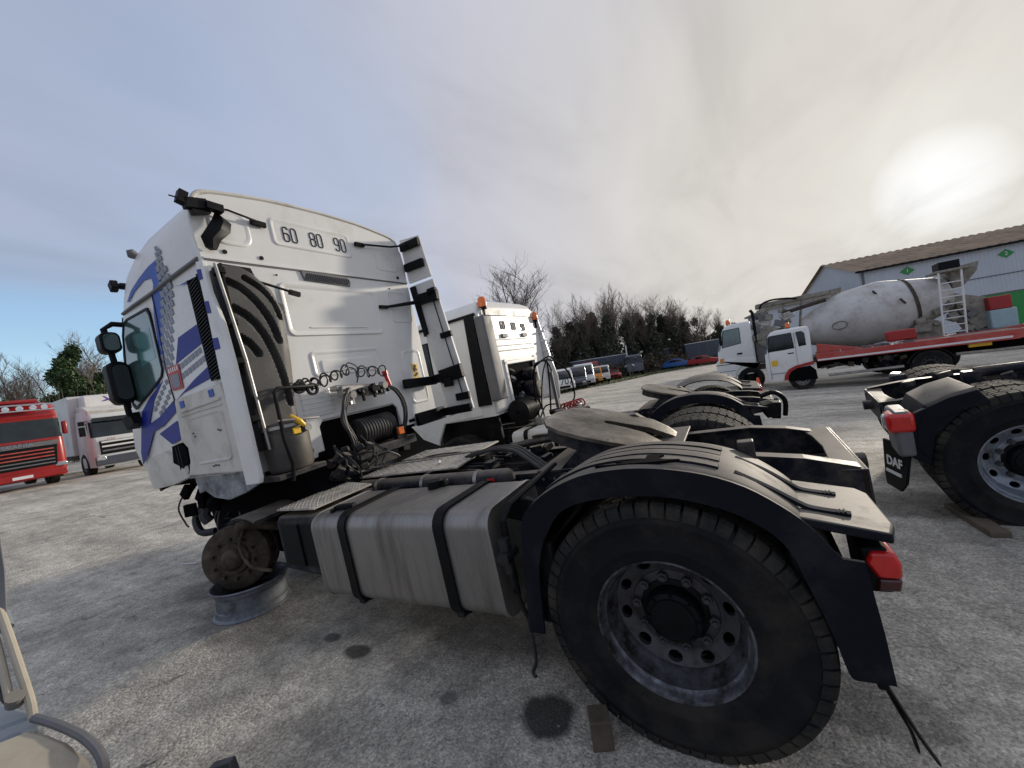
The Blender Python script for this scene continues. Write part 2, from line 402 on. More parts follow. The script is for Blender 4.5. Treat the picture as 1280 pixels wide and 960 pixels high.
def gz(x, y):
    d = math.hypot(x - 0.4, y - 1.0)
    s = min(1, max(0, (d - 5.0) / 10.0)); s = s * s * (3 - 2 * s)
    far = 1 - 0.75 * min(1, max(0, (d - 28) / 40))
    t = 0.36 * math.tanh(0.030 * x / 0.36) + 0.5 * math.tanh(0.0235 * y / 0.5)
    return 0.03 + s * far * t - 0.03 * math.exp(-((x - 3.9) ** 2 + (y - 1.0) ** 2) / 2.2)
def ground_material():
    m = bpy.data.materials.new('worn_asphalt'); m.use_nodes = True; t = m.node_tree; L = t.links.new
    b = t.nodes['Principled BSDF']
    tc = N(t, 'ShaderNodeTexCoord')
    def noise(s, d=6, r=0.6, dist=0.0, st=None):
        n = N(t, 'ShaderNodeTexNoise'); n.inputs['Scale'].default_value = s; n.inputs['Detail'].default_value = d; n.inputs['Roughness'].default_value = r; n.inputs['Distortion'].default_value = dist
        if st:
            mp = N(t, 'ShaderNodeMapping'); mp.inputs['Scale'].default_value = st[0]; mp.inputs['Rotation'].default_value = (0, 0, rad(st[1]))
            L(tc.outputs['Object'], mp.inputs[0]); L(mp.outputs[0], n.inputs['Vector'])
        else: L(tc.outputs['Object'], n.inputs['Vector'])
        return n.outputs[0]
    def mixc(f, a, bcol):
        mx = N(t, 'ShaderNodeMix', data_type='RGBA'); L(f, mx.inputs['Factor']); L(a, mx.inputs['A'])
        if isinstance(bcol, tuple): mx.inputs['B'].default_value = (*bcol, 1)
        else: L(bcol, mx.inputs['B'])
        return mx.outputs['Result']
    # aggregate: light and dark chips
    ag = ramp(t, [(0.30, (0.07, 0.07, 0.07)), (0.44, (0.20, 0.195, 0.185)), (0.58, (0.32, 0.31, 0.285)), (0.74, (0.52, 0.50, 0.46))]); L(noise(95, 3, 0.75), ag.inputs[0])
    vo = N(t, 'ShaderNodeTexVoronoi'); vo.inputs['Scale'].default_value = 70; L(tc.outputs['Object'], vo.inputs['Vector'])
    vr = ramp(t, [(0.0, (0.11, 0.11, 0.11)), (0.5, (0.27, 0.262, 0.245)), (1.0, (0.46, 0.445, 0.41))]); L(vo.outputs['Color'], vr.inputs[0])
    half = N(t, 'ShaderNodeMath', operation='ADD'); half.inputs[0].default_value = 0.5; half.inputs[1].default_value = 0.0
    cur = mixc(half.outputs[0], ag.outputs[0], vr.outputs[0])
    # broad mottling, long streaks
    a1 = ramp(t, [(0.36, 0.70), (0.50, 0.97), (0.66, 1.14)]); L(noise(0.55, 8, 0.62, 0.6), a1.inputs[0])
    a2_ = ramp(t, [(0.32, 0.68), (0.62, 1.14)]); L(noise(1.0, 6, 0.6, 0.3, ((0.22, 1.6, 1), -14)), a2_.inputs[0])
    a3 = ramp(t, [(0.35, 0.72), (0.65, 1.2)]); L(noise(5.5, 6, 0.7), a3.inputs[0])
    for a in (a1, a2_, a3):
        v = N(t, 'ShaderNodeVectorMath', operation='MULTIPLY'); L(cur, v.inputs[0]); L(a.outputs[0], v.inputs[1]); cur = v.outputs[0]
    a4_ = ramp(t, [(0.34, 0.68), (0.50, 1.0), (0.66, 1.28)]); L(noise(60, 5, 0.8), a4_.inputs[0])
    v = N(t, 'ShaderNodeVectorMath', operation='MULTIPLY'); L(cur, v.inputs[0]); L(a4_.outputs[0], v.inputs[1]); cur = v.outputs[0]
    # moss and leaf dirt
    mo = ramp(t, [(0.60, 0.0), (0.74, 0.45)]); L(noise(1.3, 9, 0.75, 0.4), mo.inputs[0])
    cur = mixc(mo.outputs[0], cur, (0.085, 0.082, 0.045))
    br = N(t, 'ShaderNodeVectorMath', operation='MULTIPLY'); L(cur, br.inputs[0]); br.inputs[1].default_value = (1.85, 1.76, 1.58); cur = br.outputs[0]
    # cracks: distorted cell borders, broken up
    wob = N(t, 'ShaderNodeTexNoise'); wob.inputs['Scale'].default_value = 3.0; wob.inputs['Detail'].default_value = 6; L(tc.outputs['Object'], wob.inputs['Vector'])
    wv = N(t, 'ShaderNodeVectorMath', operation='MULTIPLY_ADD'); L(wob.outputs['Color'], wv.inputs[0]); wv.inputs[1].default_value = (0.55, 0.55, 0); L(tc.outputs['Object'], wv.inputs[2])
    crk = None
    for sc_, w in ((0.75, 0.010), (2.3, 0.010)):
        vc = N(t, 'ShaderNodeTexVoronoi', feature='DISTANCE_TO_EDGE'); vc.inputs['Scale'].default_value = sc_; L(wv.outputs[0], vc.inputs['Vector'])
        cr = ramp(t, [(0.0, 1.0), (w * (1 if sc_ < 1 else 1.6), 0.0)]); L(vc.outputs['Distance'], cr.inputs[0])
        mk = ramp(t, [(0.50 if sc_ < 1 else 0.54, 0.0), (0.62 if sc_ < 1 else 0.64, 0.85)]); L(noise(0.8 + sc_ * 0.3, 5, 0.7), mk.inputs[0])
        mu = N(t, 'ShaderNodeMath', operation='MULTIPLY'); L(cr.outputs[0], mu.inputs[0]); L(mk.outputs[0], mu.inputs[1])
        if crk is None: crk = mu.outputs[0]
        else:
            mm = N(t, 'ShaderNodeMath', operation='MAXIMUM'); L(crk, mm.inputs[0]); L(mu.outputs[0], mm.inputs[1]); crk = mm.outputs[0]
    cur = mixc(crk, cur, (0.025, 0.024, 0.022))
    # oil stains with shapes of their own: (x, y, radius x, radius y, strength)
    edge = N(t, 'ShaderNodeTexNoise'); edge.inputs['Scale'].default_value = 9; edge.inputs['Detail'].default_value = 5; L(tc.outputs['Object'], edge.inputs['Vector'])
    tot = None
    for sx, sy, rx, ry, stg in ((0.63, 1.22, 0.13, 0.13, 0.9), (2.06, 1.19, 0.10, 0.07, 0.8), (2.39, 1.13, 0.07, 0.05, 0.7), (1.18, 1.30, 0.05, 0.05, 0.5), (1.2, 0.6, 0.8, 0.35, 0.45), (-1.6, -1.9, 1.0, 0.35, 0.5), (3.4, 1.25, 0.6, 0.25, 0.4), (-0.67, 0.7, 0.3, 0.2, 0.5), (4.6, 1.0, 0.35, 0.2, 0.45), (4.4, 2.4, 0.4, 0.03, 0.4)):
        sub = N(t, 'ShaderNodeVectorMath', operation='SUBTRACT'); L(tc.outputs['Object'], sub.inputs[0]); sub.inputs[1].default_value = (sx, sy, 0)
        ml = N(t, 'ShaderNodeVectorMath', operation='MULTIPLY'); L(sub.outputs[0], ml.inputs[0]); ml.inputs[1].default_value = (1 / rx, 1 / ry, 0)
        ln = N(t, 'ShaderNodeVectorMath', operation='LENGTH'); L(ml.outputs[0], ln.inputs[0])
        ad = N(t, 'ShaderNodeMath', operation='MULTIPLY_ADD'); L(edge.outputs[0], ad.inputs[0]); ad.inputs[1].default_value = 0.9; L(ln.outputs['Value'], ad.inputs[2])
        sr = ramp(t, [(0.62, stg), (0.82, 0.0)])
        hf = N(t, 'ShaderNodeMath', operation='MULTIPLY'); L(ad.outputs[0], hf.inputs[0]); hf.inputs[1].default_value = 0.5
        L(hf.outputs[0], sr.inputs[0])
        if tot is None: tot = sr.outputs[0]
        else:
            mm = N(t, 'ShaderNodeMath', operation='MAXIMUM'); L(tot, mm.inputs[0]); L(sr.outputs[0], mm.inputs[1]); tot = mm.outputs[0]
    cur = mixc(tot, cur, (0.018, 0.017, 0.016))
    L(cur, b.inputs['Base Color'])
    rr = N(t, 'ShaderNodeMapRange'); L(noise(6, 4), rr.inputs[0]); rr.inputs['To Min'].default_value = 0.6; rr.inputs['To Max'].default_value = 0.95
    L(rr.outputs[0], b.inputs['Roughness'])
    b.inputs['Specular IOR Level'].default_value = 0.35
    h1 = N(t, 'ShaderNodeMath', operation='SUBTRACT'); L(vo.outputs['Distance'], h1.inputs[1]); L(noise(60, 4, 0.7), h1.inputs[0])
    h2 = N(t, 'ShaderNodeMath', operation='MULTIPLY_ADD'); L(crk, h2.inputs[0]); h2.inputs[1].default_value = -1.2; L(h1.outputs[0], h2.inputs[2])
    bp = N(t, 'ShaderNodeBump'); bp.inputs['Strength'].default_value = 0.75; bp.inputs['Distance'].default_value = 0.006
    L(h2.outputs[0], bp.inputs['Height']); L(bp.outputs[0], b.inputs['Normal'])
    return m
GM = ground_material()
def build_ground():
    # one sheet: fine near the camera, coarse out to the horizon
    xs = sorted(set([-900, -500, -250, -140] + [i * 5 for i in range(-20, 21)] + [i for i in range(-12, 15)] + [140, 250, 500, 900]))
    ys = sorted(set([-1200, -700, -400, -250, -150, -120] + [i * 5 for i in range(-20, 7)] + [i for i in range(-22, 8)] + [60, 150, 400]))
    vs = [(x, y, gz(x, y)) for y in ys for x in xs]
    nx = len(xs); fs = [(j * nx + i, j * nx + i + 1, (j + 1) * nx + i + 1, (j + 1) * nx + i) for j in range(len(ys) - 1) for i in range(nx - 1)]
    b = MB(); b.add(vs, fs)
    o = b.build('ground', GM, kind='structure')
    return o
build_ground()

# ------------------------------------------------------------------ shared wheel meshes
def tyre_mesh():
    b = MB()
    pr = [(0.286, 0.125), (0.30, 0.139), (0.325, 0.146), (0.345, 0.150), (0.35, 0.153), (0.36, 0.153), (0.365, 0.151), (0.41, 0.156), (0.455, 0.155), (0.46, 0.158), (0.47, 0.158), (0.475, 0.154), (0.50, 0.150), (0.515, 0.142), (0.524, 0.128),
          (0.526, 0.09), (0.526, 0.085), (0.526, 0), (0.526, -0.085), (0.524, -0.128), (0.515, -0.142), (0.46, -0.155), (0.36, -0.153), (0.30, -0.139), (0.286, -0.125)]
    b.lathe(pr, n=96)
    return b.mesh('tyre', MT['rub'], 40)
def tread_mesh():
    b = MB()
    def arcbox(a0, a1, y0, y1, r0, r1, skew=0, sh=None):
        vs = []
        for a, in ((a0,), (a1,)):
            for y, q in ((y0, 0), (y1, 1)):
                for r in (r0, r1):
                    aa = a + (skew if q else 0)
                    yy = y
                    vs.append((r * math.cos(aa), yy, r * math.sin(aa)))
        b.add(vs, [(0, 1, 3, 2), (4, 6, 7, 5), (0, 4, 5, 1), (2, 3, 7, 6), (1, 5, 7, 3), (0, 2, 6, 4)])
    n = 54
    rnd = random.Random(3)
    for k in range(n):
        a = 2 * PI * k / n; w = 2 * PI / n
        for s in (1, -1):
            j = rnd.uniform(-0.05, 0.05) * w
            # shoulder block: wraps over the edge onto the sidewall
            vs = []
            for aa in (a + 0.07 * w + j, a + 0.90 * w + j):
                for r, y in ((0.515, 0.088), (0.541, 0.088), (0.541, 0.128), (0.532, 0.143), (0.505, 0.1535), (0.488, 0.155), (0.488, 0.13), (0.515, 0.12)):
                    vs.append((r * math.cos(aa), y * s, r * math.sin(aa)))
            fs = [(i, (i + 1) % 8, 8 + (i + 1) % 8, 8 + i) for i in range(8)] + [tuple(range(8))[::-1], tuple(range(8, 16))]
            b.add(vs, fs)
        for y0, y1, sk in ((0.034, 0.078, 0.25), (-0.022, 0.022, -0.25), (-0.078, -0.034, 0.25)):
            arcbox(a + 0.04 * w, a + 0.93 * w, y0, y1, 0.515, 0.541, sk * w)
    return b.mesh('tread_blocks', MT['treadr'], 0)
def rim_meshes():
    out = {}
    b = MB()
    # barrel with flange lips, outer side +y
    pr = [(0.288, 0.118), (0.302, 0.126), (0.305, 0.135), (0.300, 0.141), (0.292, 0.139), (0.286, 0.128), (0.284, 0.112), (0.277, 0.100), (0.272, 0.096), (0.268, 0.06), (0.258, 0.03), (0.250, 0.012), (0.246, -0.004), (0.249, -0.04), (0.262, -0.09), (0.285, -0.125)]
    b.lathe(pr, n=80)
    out['rim'] = b
    d = MB()
    # disc: outer ring to hand holes to bolt face
    def yz(r):  # height of disc along axis by radius
        if r > 0.185: return 0.004 - (0.246 - r) / 0.061 * 0.028
        return -0.024
    nh = 10
    for h in range(nh):
        ac = 2 * PI * h / nh; hw = PI / nh
        r0, r1 = 0.187, 0.247
        outr = []
        m = 6
        for k in range(m): outr.append((r1, ac - hw + 2 * hw * k / m))
        for k in range(m // 2): outr.append((r1 - (r1 - r0) * k / (m // 2), ac + hw))
        for k in range(m): outr.append((r0, ac + hw - 2 * hw * k / m))
        for k in range(m // 2): outr.append((r0 + (r1 - r0) * k / (m // 2), ac - hw))
        rc = 0.2175
        inn = []
        for r, a in outr:
            dr = r - rc; da = (a - ac) * rc; ang = math.atan2(dr / 0.9, da)
            hx, hr = 0.030 * math.cos(ang), 0.022 * math.sin(ang)
            inn.append((rc + hr, ac + hx / rc))
        nn = len(outr)
        vs = [(r * math.cos(a), yz(r), r * math.sin(a)) for r, a in outr] + [(r * math.cos(a), yz(r), r * math.sin(a)) for r, a in inn] + [(r * math.cos(a), yz(r) - 0.022, r * math.sin(a)) for r, a in inn]
        fs = [(i, nn + i, nn + (i + 1) % nn, (i + 1) % nn) for i in range(nn)] + [(nn + i, 2 * nn + i, 2 * nn + (i + 1) % nn, nn + (i + 1) % nn) for i in range(nn)]
        d.add(vs, fs)
    d.lathe([(0.187, -0.0231), (0.180, -0.024), (0.176, -0.019), (0.172, -0.017), (0.140, -0.017), (0.136, -0.022), (0.125, -0.030)], n=60)
    out['disc'] = d
    hb = MB()
    hb.lathe([(0.145, -0.06), (0.140, -0.012), (0.118, -0.006), (0.116, 0.03), (0.108, 0.048), (0.09, 0.055), (0.088, 0.062), (0.04, 0.066), (0.0, 0.066)], n=36)
    for k in range(8):
        a = 2 * PI * k / 8 + 0.2
        hb.cyl((0.100 * math.cos(a), 0.04, 0.100 * math.sin(a)), (0.100 * math.cos(a), 0.060, 0.100 * math.sin(a)), 0.008, 6)
    out['hub'] = hb
    nu = MB(); nu.cyl((0, -0.02, 0), (0, 0.010, 0), 0.0215, 6); nu.cyl((0, 0.010, 0), (0, 0.022, 0), 0.011, 8)
    out['nut'] = nu
    dk = MB(); dk.lathe([(0.0, -0.09), (0.262, -0.09)], n=32)
    out['backing'] = dk
    return out
ME_TYRE = tyre_mesh(); ME_TREAD = tread_mesh()
_r = rim_meshes()
ME_RIM = _r['rim'].mesh('rim', MT['rimworn'], 40); ME_DISC = _r['disc'].mesh('wheel_disc', MT['rim'], 30)
ME_HUB = _r['hub'].mesh('hub', MT['black'], 30); ME_NUT = _r['nut'].mesh('wheel_nut', MT['rim'], 25); ME_DRUMBACK = _r['backing'].mesh('brake_drum', MT['void'], 30)
def mobj(name, me, parent, M=None):
    o = bpy.data.objects.new(name, me); COL.objects.link(o); o.parent = parent
    if M is not None: o.matrix_local = M
    return o
def wheel(parent, x, y, z, side, rim=True, rimmat=None, spin=0.0, nuts=True, scale=1.0, camber=0.0):
    """tyre and rim are parts; tread, disc, hub and nuts are sub-parts. side=+1: outer face looks to +y"""
    M = Matrix.Translation((x, y, z)) @ Euler((camber, spin, 0)).to_matrix().to_4x4() @ Matrix.Scale(scale, 4)
    if side < 0: M = M @ Matrix.Rotation(PI, 4, 'Z')
    t = mobj('tyre', ME_TYRE, parent, M)
    mobj('tread', ME_TREAD, t)
    if rim:
        r = mobj('rim', ME_RIM, parent, M)
        d = mobj('wheel_disc', ME_DISC, r); h = mobj('hub', ME_HUB, r); mobj('brake_drum', ME_DRUMBACK, r)
        if nuts:
            for k in range(10):
                a = 2 * PI * (k + 0.5) / 10
                mobj('wheel_nut', ME_NUT, r, Matrix.Translation((0.156 * math.cos(a), -0.002, 0.156 * math.sin(a))))
        if rimmat:
            for q in (r, d):
                q.material_slots[0].link = 'OBJECT'; q.material_slots[0].material = rimmat
    return t

# ------------------------------------------------------------------ chassis shared by the three tractor units
FEN_TOP = [(0.655, 0.43), (0.63, 0.62), (0.60, 0.82), (0.567, 0.965), (0.52, 1.035), (0.417, 1.105), (0.307, 1.152), (0.209, 1.179), (0.10, 1.190), (0.00, 1.191), (-0.114, 1.179), (-0.249, 1.148), (-0.368, 1.096), (-0.462, 1.025), (-0.53, 0.955), (-0.575, 0.88)]
FEN_LOW = [(0.575, 0.43), (0.55, 0.62), (0.525, 0.76), (0.469, 0.889), (0.382, 0.998), (0.284, 1.050), (0.145, 1.074), (0.021, 1.078), (-0.130, 1.064), (-0.289, 1.015), (-0.400, 0.946), (-0.460, 0.87), (-0.491, 0.76), (-0.532, 0.588), (-0.555, 0.45), (-0.575, 0.43)]
def _smooth(P):
    return [(p.x, p.y) for p in bez([Vector((a, c, 0)) for a, c in P], 3)]
FEN_TOP = _smooth(FEN_TOP); FEN_LOW = _smooth(FEN_LOW)
def c_rail(parent, ys, x0, x1, zt, zb, name='frame_rail', mat=None, tail=None):
    b = MB(); bo = MB(); s = 1 if ys > 0 else -1
    th = 0.009
    # C channel, web outside, flanges inwards; tail: list of (x, ztop, zbot)
    prof = tail or [(x0, zt, zb), (x1, zt, zb)]
    yw0, yw1 = sorted((ys, ys - s * th)); yf0, yf1 = sorted((ys - s * th, ys - s * 0.075))
    poly = [(x, a) for x, a, c in prof] + [(x, c) for x, a, c in prof][::-1]
    b.prism(poly, 'Y', yw0, yw1)
    for k in (1, 2):
        for i in range(len(prof) - 1):
            xa, za = prof[i][0], prof[i][k]; xb, zb_ = prof[i + 1][0], prof[i + 1][k]
            d = -th if k == 1 else th
            b.prism([(xa, za), (xb, zb_), (xb, zb_ + d), (xa, za + d)], 'Y', yf0, yf1)
    # bolts on the web
    rnd = random.Random(5)
    xa, xb = prof[0][0], prof[-1][0]
    n = int(abs(xb - xa) / 0.085)
    for i in range(n):
        x = min(xa, xb) + 0.05 + i * 0.085
        zt_ = prof[0][1] if len(prof) == 2 else max(zb + 0.1, zt - 0.04)
        if x < -0.5: continue
        for zz in ((zt - 0.045,) if i % 3 else (zt - 0.045, zt - 0.13, zb + 0.05)):
            bo.cyl((x, ys, zz), (x, ys + s * 0.009, zz), 0.009, 6)
    r_ = b.build(name, mat or MT['frame'], parent, smooth=30)
    bo.build('rail_bolts', MT['steel'], r_, kind='stuff')
    return r_
def rear_chassis(parent, xfront=4.9, fenders=(1, -1), wheels=(1, -1), rimmat=None, fifth=True, zt=0.96, near=1, te=0.0):
    for s in (1, -1):
        z = zt if s > 0 else zt - 0.03
        tail = [(xfront, z, z - 0.26), (-0.42 + te * 0.6, z, z - 0.26), (-0.62 + te, z - 0.03 + te * 0.1, z - 0.26), (-0.83 + te, z - 0.09 + te * 0.3, z - 0.24)]
        c_rail(parent, 0.43 * s, xfront, -0.83 + te, z, z - 0.26, tail=tail)
    # rear crossmember with a broad top flange
    b = MB()
    za = zt - 0.10 + te * 0.25
    b.prism([(-0.845, -0.44), (-0.845, 0.44), (-0.70, 0.425), (-0.735, 0.25), (-0.75, 0), (-0.735, -0.25), (-0.70, -0.425)], 'Z', za - 0.012, za + 0.002)
    b.bx(-0.857, -0.843, -0.44, 0.44, za - 0.20, za + 0.001)
    b.cyl((-0.845, 0, za - 0.1), (-0.93, 0, za - 0.1), 0.05, 14)
    for yy in (-0.36, -0.3, 0.3, 0.36): b.cyl((-0.857, yy, za - 0.05), (-0.866, yy, za - 0.05), 0.011, 6)
    rc_ = b.build('rear_crossmember', MT['frame'], parent, bevel=0.004); rc_.location.x = te
    b = MB()
    for x in (0.75, 1.7, 2.6): b.cyl((x, -0.42, zt - 0.12), (x, 0.42, zt - 0.12), 0.06, 14); b.bx(x - 0.08, x + 0.08, 0.40, 0.42, zt - 0.22, zt - 0.02); b.bx(x - 0.08, x + 0.08, -0.42, -0.40, zt - 0.22, zt - 0.02)
    b.build('crossmember', MT['frame'], parent)
    # axle, differential, air bags, shock absorbers
    b = MB()
    b.tube([(0, -0.95, 0.5), (0, -0.35, 0.5), (0, -0.25, 0.5), (0, 0.25, 0.5), (0, 0.35, 0.5), (0, 0.95, 0.5)], [0.075, 0.08, 0.20, 0.20, 0.08, 0.075], 16)
    b.cyl((0.1, 0, 0.52), (0.42, 0, 0.58), 0.12, 16, 0.06)
    b.build('rear_axle', MT['frame'], parent)
    b = MB(); b.cyl((0.42, 0, 0.58), (2.6, 0, 0.78), 0.05, 12); b.build('drive_shaft', MT['frame'], parent)
    for s in (1, -1):
        for x in (-0.42, 0.36):
            b = MB(); b.lathe([(0.02, 0.44), (0.10, 0.44), (0.125, 0.47), (0.115, 0.53), (0.13, 0.57), (0.12, 0.64), (0.09, 0.66), (0.02, 0.66)], c=(x, 0.30 * s, 0), ax='Z', n=20); b.build('air_bag', MT['black'], parent)
        b = MB(); b.cyl((0.16, 0.50 * s, 0.42), (0.24, 0.47 * s, 0.86), 0.03, 10); b.cyl((0.205, 0.485 * s, 0.66), (0.24, 0.47 * s, 0.88), 0.042, 10); b.build('shock_absorber', MT['black'], parent)
    for s in wheels:
        zw = 0.5 if s * near > 0 else 0.44
        wheel(parent, 0, 1.085 * s, zw, s, rimmat=rimmat, spin=0.13)
        wheel(parent, 0, 0.765 * s, zw, -s, rim=False, spin=0.5)
    if fifth: fifth_wheel(parent)
def fifth_wheel(parent, tilt=19, cx=0.42, zc=1.155):
    M = Matrix.Translation((cx, 0.0, zc)) @ Matrix.Rotation(rad(-tilt), 4, 'Y') @ Matrix.Rotation(rad(1.5), 4, 'X')
    # outline: broad rounded front, V slot opening to the rear between two horns (x forward)
    half = [(0.43, 0.0), (0.43, 0.16), (0.41, 0.28), (0.35, 0.38), (0.24, 0.445), (0.08, 0.465), (-0.08, 0.455), (-0.22, 0.42), (-0.34, 0.36), (-0.43, 0.29), (-0.47, 0.22), (-0.46, 0.165), (-0.40, 0.13), (-0.24, 0.085), (-0.10, 0.055), (0.02, 0.05), (0.055, 0.03), (0.06, 0.0)]
    poly = half + [(x, -y) for x, y in half[::-1][1:-1]]
    n = len(half)
    b = MB()
    # built as two side strips so the slot stays open; horns slope down at the rear
    def drop(x, y): return -0.0 if x > -0.2 else -((-0.2 - x) ** 2) * 0.9
    for s in (1, -1):
        pts = [(x, y * s) for x, y in half]
        outer = [p for p in pts[:11]]; inner = [(0.43, 0.0), (0.30, 0.0), (0.20, 0.0), (0.12, 0.0), (0.06, 0.0), (0.055, 0.03 * s), (0.02, 0.05 * s), (-0.10, 0.055 * s), (-0.24, 0.085 * s), (-0.40, 0.13 * s), (-0.465, 0.18 * s)]
        top = []; m = 6
        for o_, i_ in zip(outer, inner):
            top.append([(i_[0] + (o_[0] - i_[0]) * k / m, i_[1] + (o_[1] - i_[1]) * k / m) for k in range(m + 1)])
        vs = []; fs = []
        for lay, dz in ((0, 0.0), (1, -0.035)):
            for row in top:
                for k, (x, y) in enumerate(row):
                    e = 0.012 if (k == m and lay == 0) else 0
                    vs.append(M @ Vector((x, y, drop(x, y) + dz - e)))
        R = len(top); C = m + 1; o2 = R * C
        for i in range(R - 1):
            for k in range(m):
                q = (i * C + k, i * C + k + 1, (i + 1) * C + k + 1, (i + 1) * C + k)
                fs.append(q if s > 0 else q[::-1]); q2 = tuple(o2 + z for z in q); fs.append(q2[::-1] if s > 0 else q2)
            for k in (0, m):
                q = (i * C + k, (i + 1) * C + k, o2 + (i + 1) * C + k, o2 + i * C + k); fs.append(q)
        for i in (0, R - 1):
            for k in range(m): fs.append((i * C + k, i * C + k + 1, o2 + i * C + k + 1, o2 + i * C + k))
        b.add(vs, fs)
    fw = b.build('fifth_wheel_plate', MT['grease'], parent, smooth=40, fix=True)
    # skirt ribs below the plate
    b = MB()
    for s in (1, -1):
        outl = [(0.40, 0.05), (0.39, 0.25), (0.30, 0.37), (0.10, 0.43), (-0.10, 0.43), (-0.28, 0.37)]
        for (xa, ya), (xb, yb) in zip(outl, outl[1:]):
            vs = [M @ Vector(v) for v in ((xa, ya * s, -0.03), (xb, yb * s, -0.03), (xb, yb * s, -0.12), (xa, ya * s, -0.12), (xa, ya * s * 0.95, -0.03), (xb, yb * s * 0.95, -0.03), (xb, yb * s * 0.95, -0.12), (xa, ya * s * 0.95, -0.12))]
            b.add(vs, [(0, 1, 2, 3), (4, 7, 6, 5), (0, 4, 5, 1), (2, 6, 7, 3)])
    b.build('underside_rib', MT['frame'], fw, fix=True)
    b = MB()
    for s in (1, -1):
        b.prism([(cx - 0.28, 0.97), (cx + 0.28, 0.97), (cx + 0.08, zc - 0.02), (cx - 0.08, zc - 0.02)], 'Y', 0.36 * s, 0.43 * s)
    b.bx(cx - 0.45, cx + 0.45, -0.44, 0.44, 0.955, 0.975)
    b.build('fifth_wheel_mount', MT['frame'], parent, bevel=0.005)
def full_fender(parent, s=1, ribs=True, shelf=True, zoff=0):
    b = MB()
    yo, yi = 1.245 * s, 0.64 * s
    y0, y1 = sorted((yo, yo - 0.014 * s))
    rear = [(-0.60, 0.845), (-0.655, 0.835), (-0.668, 0.60), (-0.672, 0.43)]
    b.prism(FEN_TOP + rear + FEN_LOW[::-1], 'Y', y0, y1)
    # arched top strip; slightly lower on the inner side, rounded at the outer edge
    P = FEN_TOP[:]
    P = P[:-1] + [(-0.575, 0.88), (-0.60, 0.80), (-0.615, 0.60), (-0.63, 0.43)]
    ring = []
    for k, (x, z) in enumerate(P):
        ring.append([(x, yo - 0.010 * s, z - 0.004), (x, yo - 0.03 * s, z + 0.004), (x, (yo + yi) / 2, z - 0.008), (x, yi, z - 0.05), (x, yi, z - 0.066), (x, (yo + yi) / 2, z - 0.022), (x, yo - 0.03 * s, z - 0.012), (x, yo - 0.012 * s, z - 0.018)])
    b.loft(ring)
    f = b.build('mudguard', MT['fender'], parent, bevel=0.004, smooth=40, fix=True)
    if ribs:
        for i, t in enumerate((0.20, 0.38, 0.56, 0.74)):
            r = MB(); pts = []
            y = yo + (yi - yo) * t; dz = -0.05 * t + 0.004
            seg = [p for p in FEN_TOP if -0.33 < p[0] < 0.46]
            ring = []
            for x, z in seg:
                a = y - 0.030; c = y + 0.030
                ring.append([(x, a, z + dz - 0.008), (x, a + 0.006, z + dz + 0.017), (x, c - 0.006, z + dz + 0.017), (x, c, z + dz - 0.008)])
            r.loft(ring); r.build('pressed_rib', MT['fender'], f, smooth=30, fix=True)
    if shelf:
        b = MB()
        # flat shelf behind the arch
        c = [(-0.50, 1.235, 0.985), (-0.735, 1.235, 0.925), (-0.765, 1.12, 0.905), (-0.775, 0.76, 0.872), (-0.75, 0.70, 0.872), (-0.53, 0.68, 0.915)]
        top = [(x, y * s, z) for x, y, z in c]; bot = [(x, y * s, z - 0.035) for x, y, z in c]
        n = len(c)
        b.add(top + bot, [tuple(range(n)), tuple(range(n, 2 * n))[::-1]] + [(i, (i + 1) % n, n + (i + 1) % n, n + i) for i in range(n)])
        b.build('mudguard_shelf', MT['fender'], parent, bevel=0.008, fix=True)
        for yy in (1.12, 0.86):
            b = MB()
            pts = [(-0.34, yy * s, 1.10 - (1.24 - yy) * 0.08 + 0.018), (-0.44, yy * s, 1.035 - (1.24 - yy) * 0.08 + 0.018), (-0.515, yy * s, 0.985 - (1.24 - yy) * 0.10 + 0.014), (-0.56, yy * s, 0.965 - (1.24 - yy) * 0.12 + 0.012), (-0.66, yy * s, 0.942 - (1.24 - yy) * 0.12 + 0.012)]
            b.tube(bez(pts, 4), 0.016, 6, flat=0.7)
            c = b.build('clip_strap', MT['fender'], parent, smooth=20)
            b = MB()
            for k in range(5): b.bx(-0.60 - k * 0.012, -0.595 - k * 0.012, yy * s - 0.014, yy * s + 0.014, 0.955 - (1.24 - yy) * 0.12, 0.969 - (1.24 - yy) * 0.12)
            b.build('strap_teeth', MT['black'], c)
    # mudflap
    return f
def tail_lamp(parent, s=1, x=-0.72, y=1.13, z=0.79):
    b = MB()
    b.bx(x - 0.055, x + 0.05, y - 0.19, y + 0.10, z - 0.085, z + 0.085)
    h = b.build('tail_lamp', MT['black'], parent, bevel=0.015)
    b = MB(); b.prism([(x - 0.075, z - 0.045), (x - 0.085, z), (x - 0.075, z + 0.07), (x - 0.02, z + 0.072), (x + 0.02, z + 0.03), (x - 0.02, z - 0.03)], 'Y', y - 0.18, y + 0.112)
    b.build('lens', MT['redlens'], h, bevel=0.012, fix=True)
    b = MB(); b.prism([(x - 0.072, z - 0.085), (x - 0.079, z - 0.05), (x - 0.015, z - 0.045), (x - 0.01, z - 0.085)], 'Y', y - 0.18, y + 0.11)
    b.build('lower_lens', MT['black'], h, bevel=0.008, fix=True)
    return h
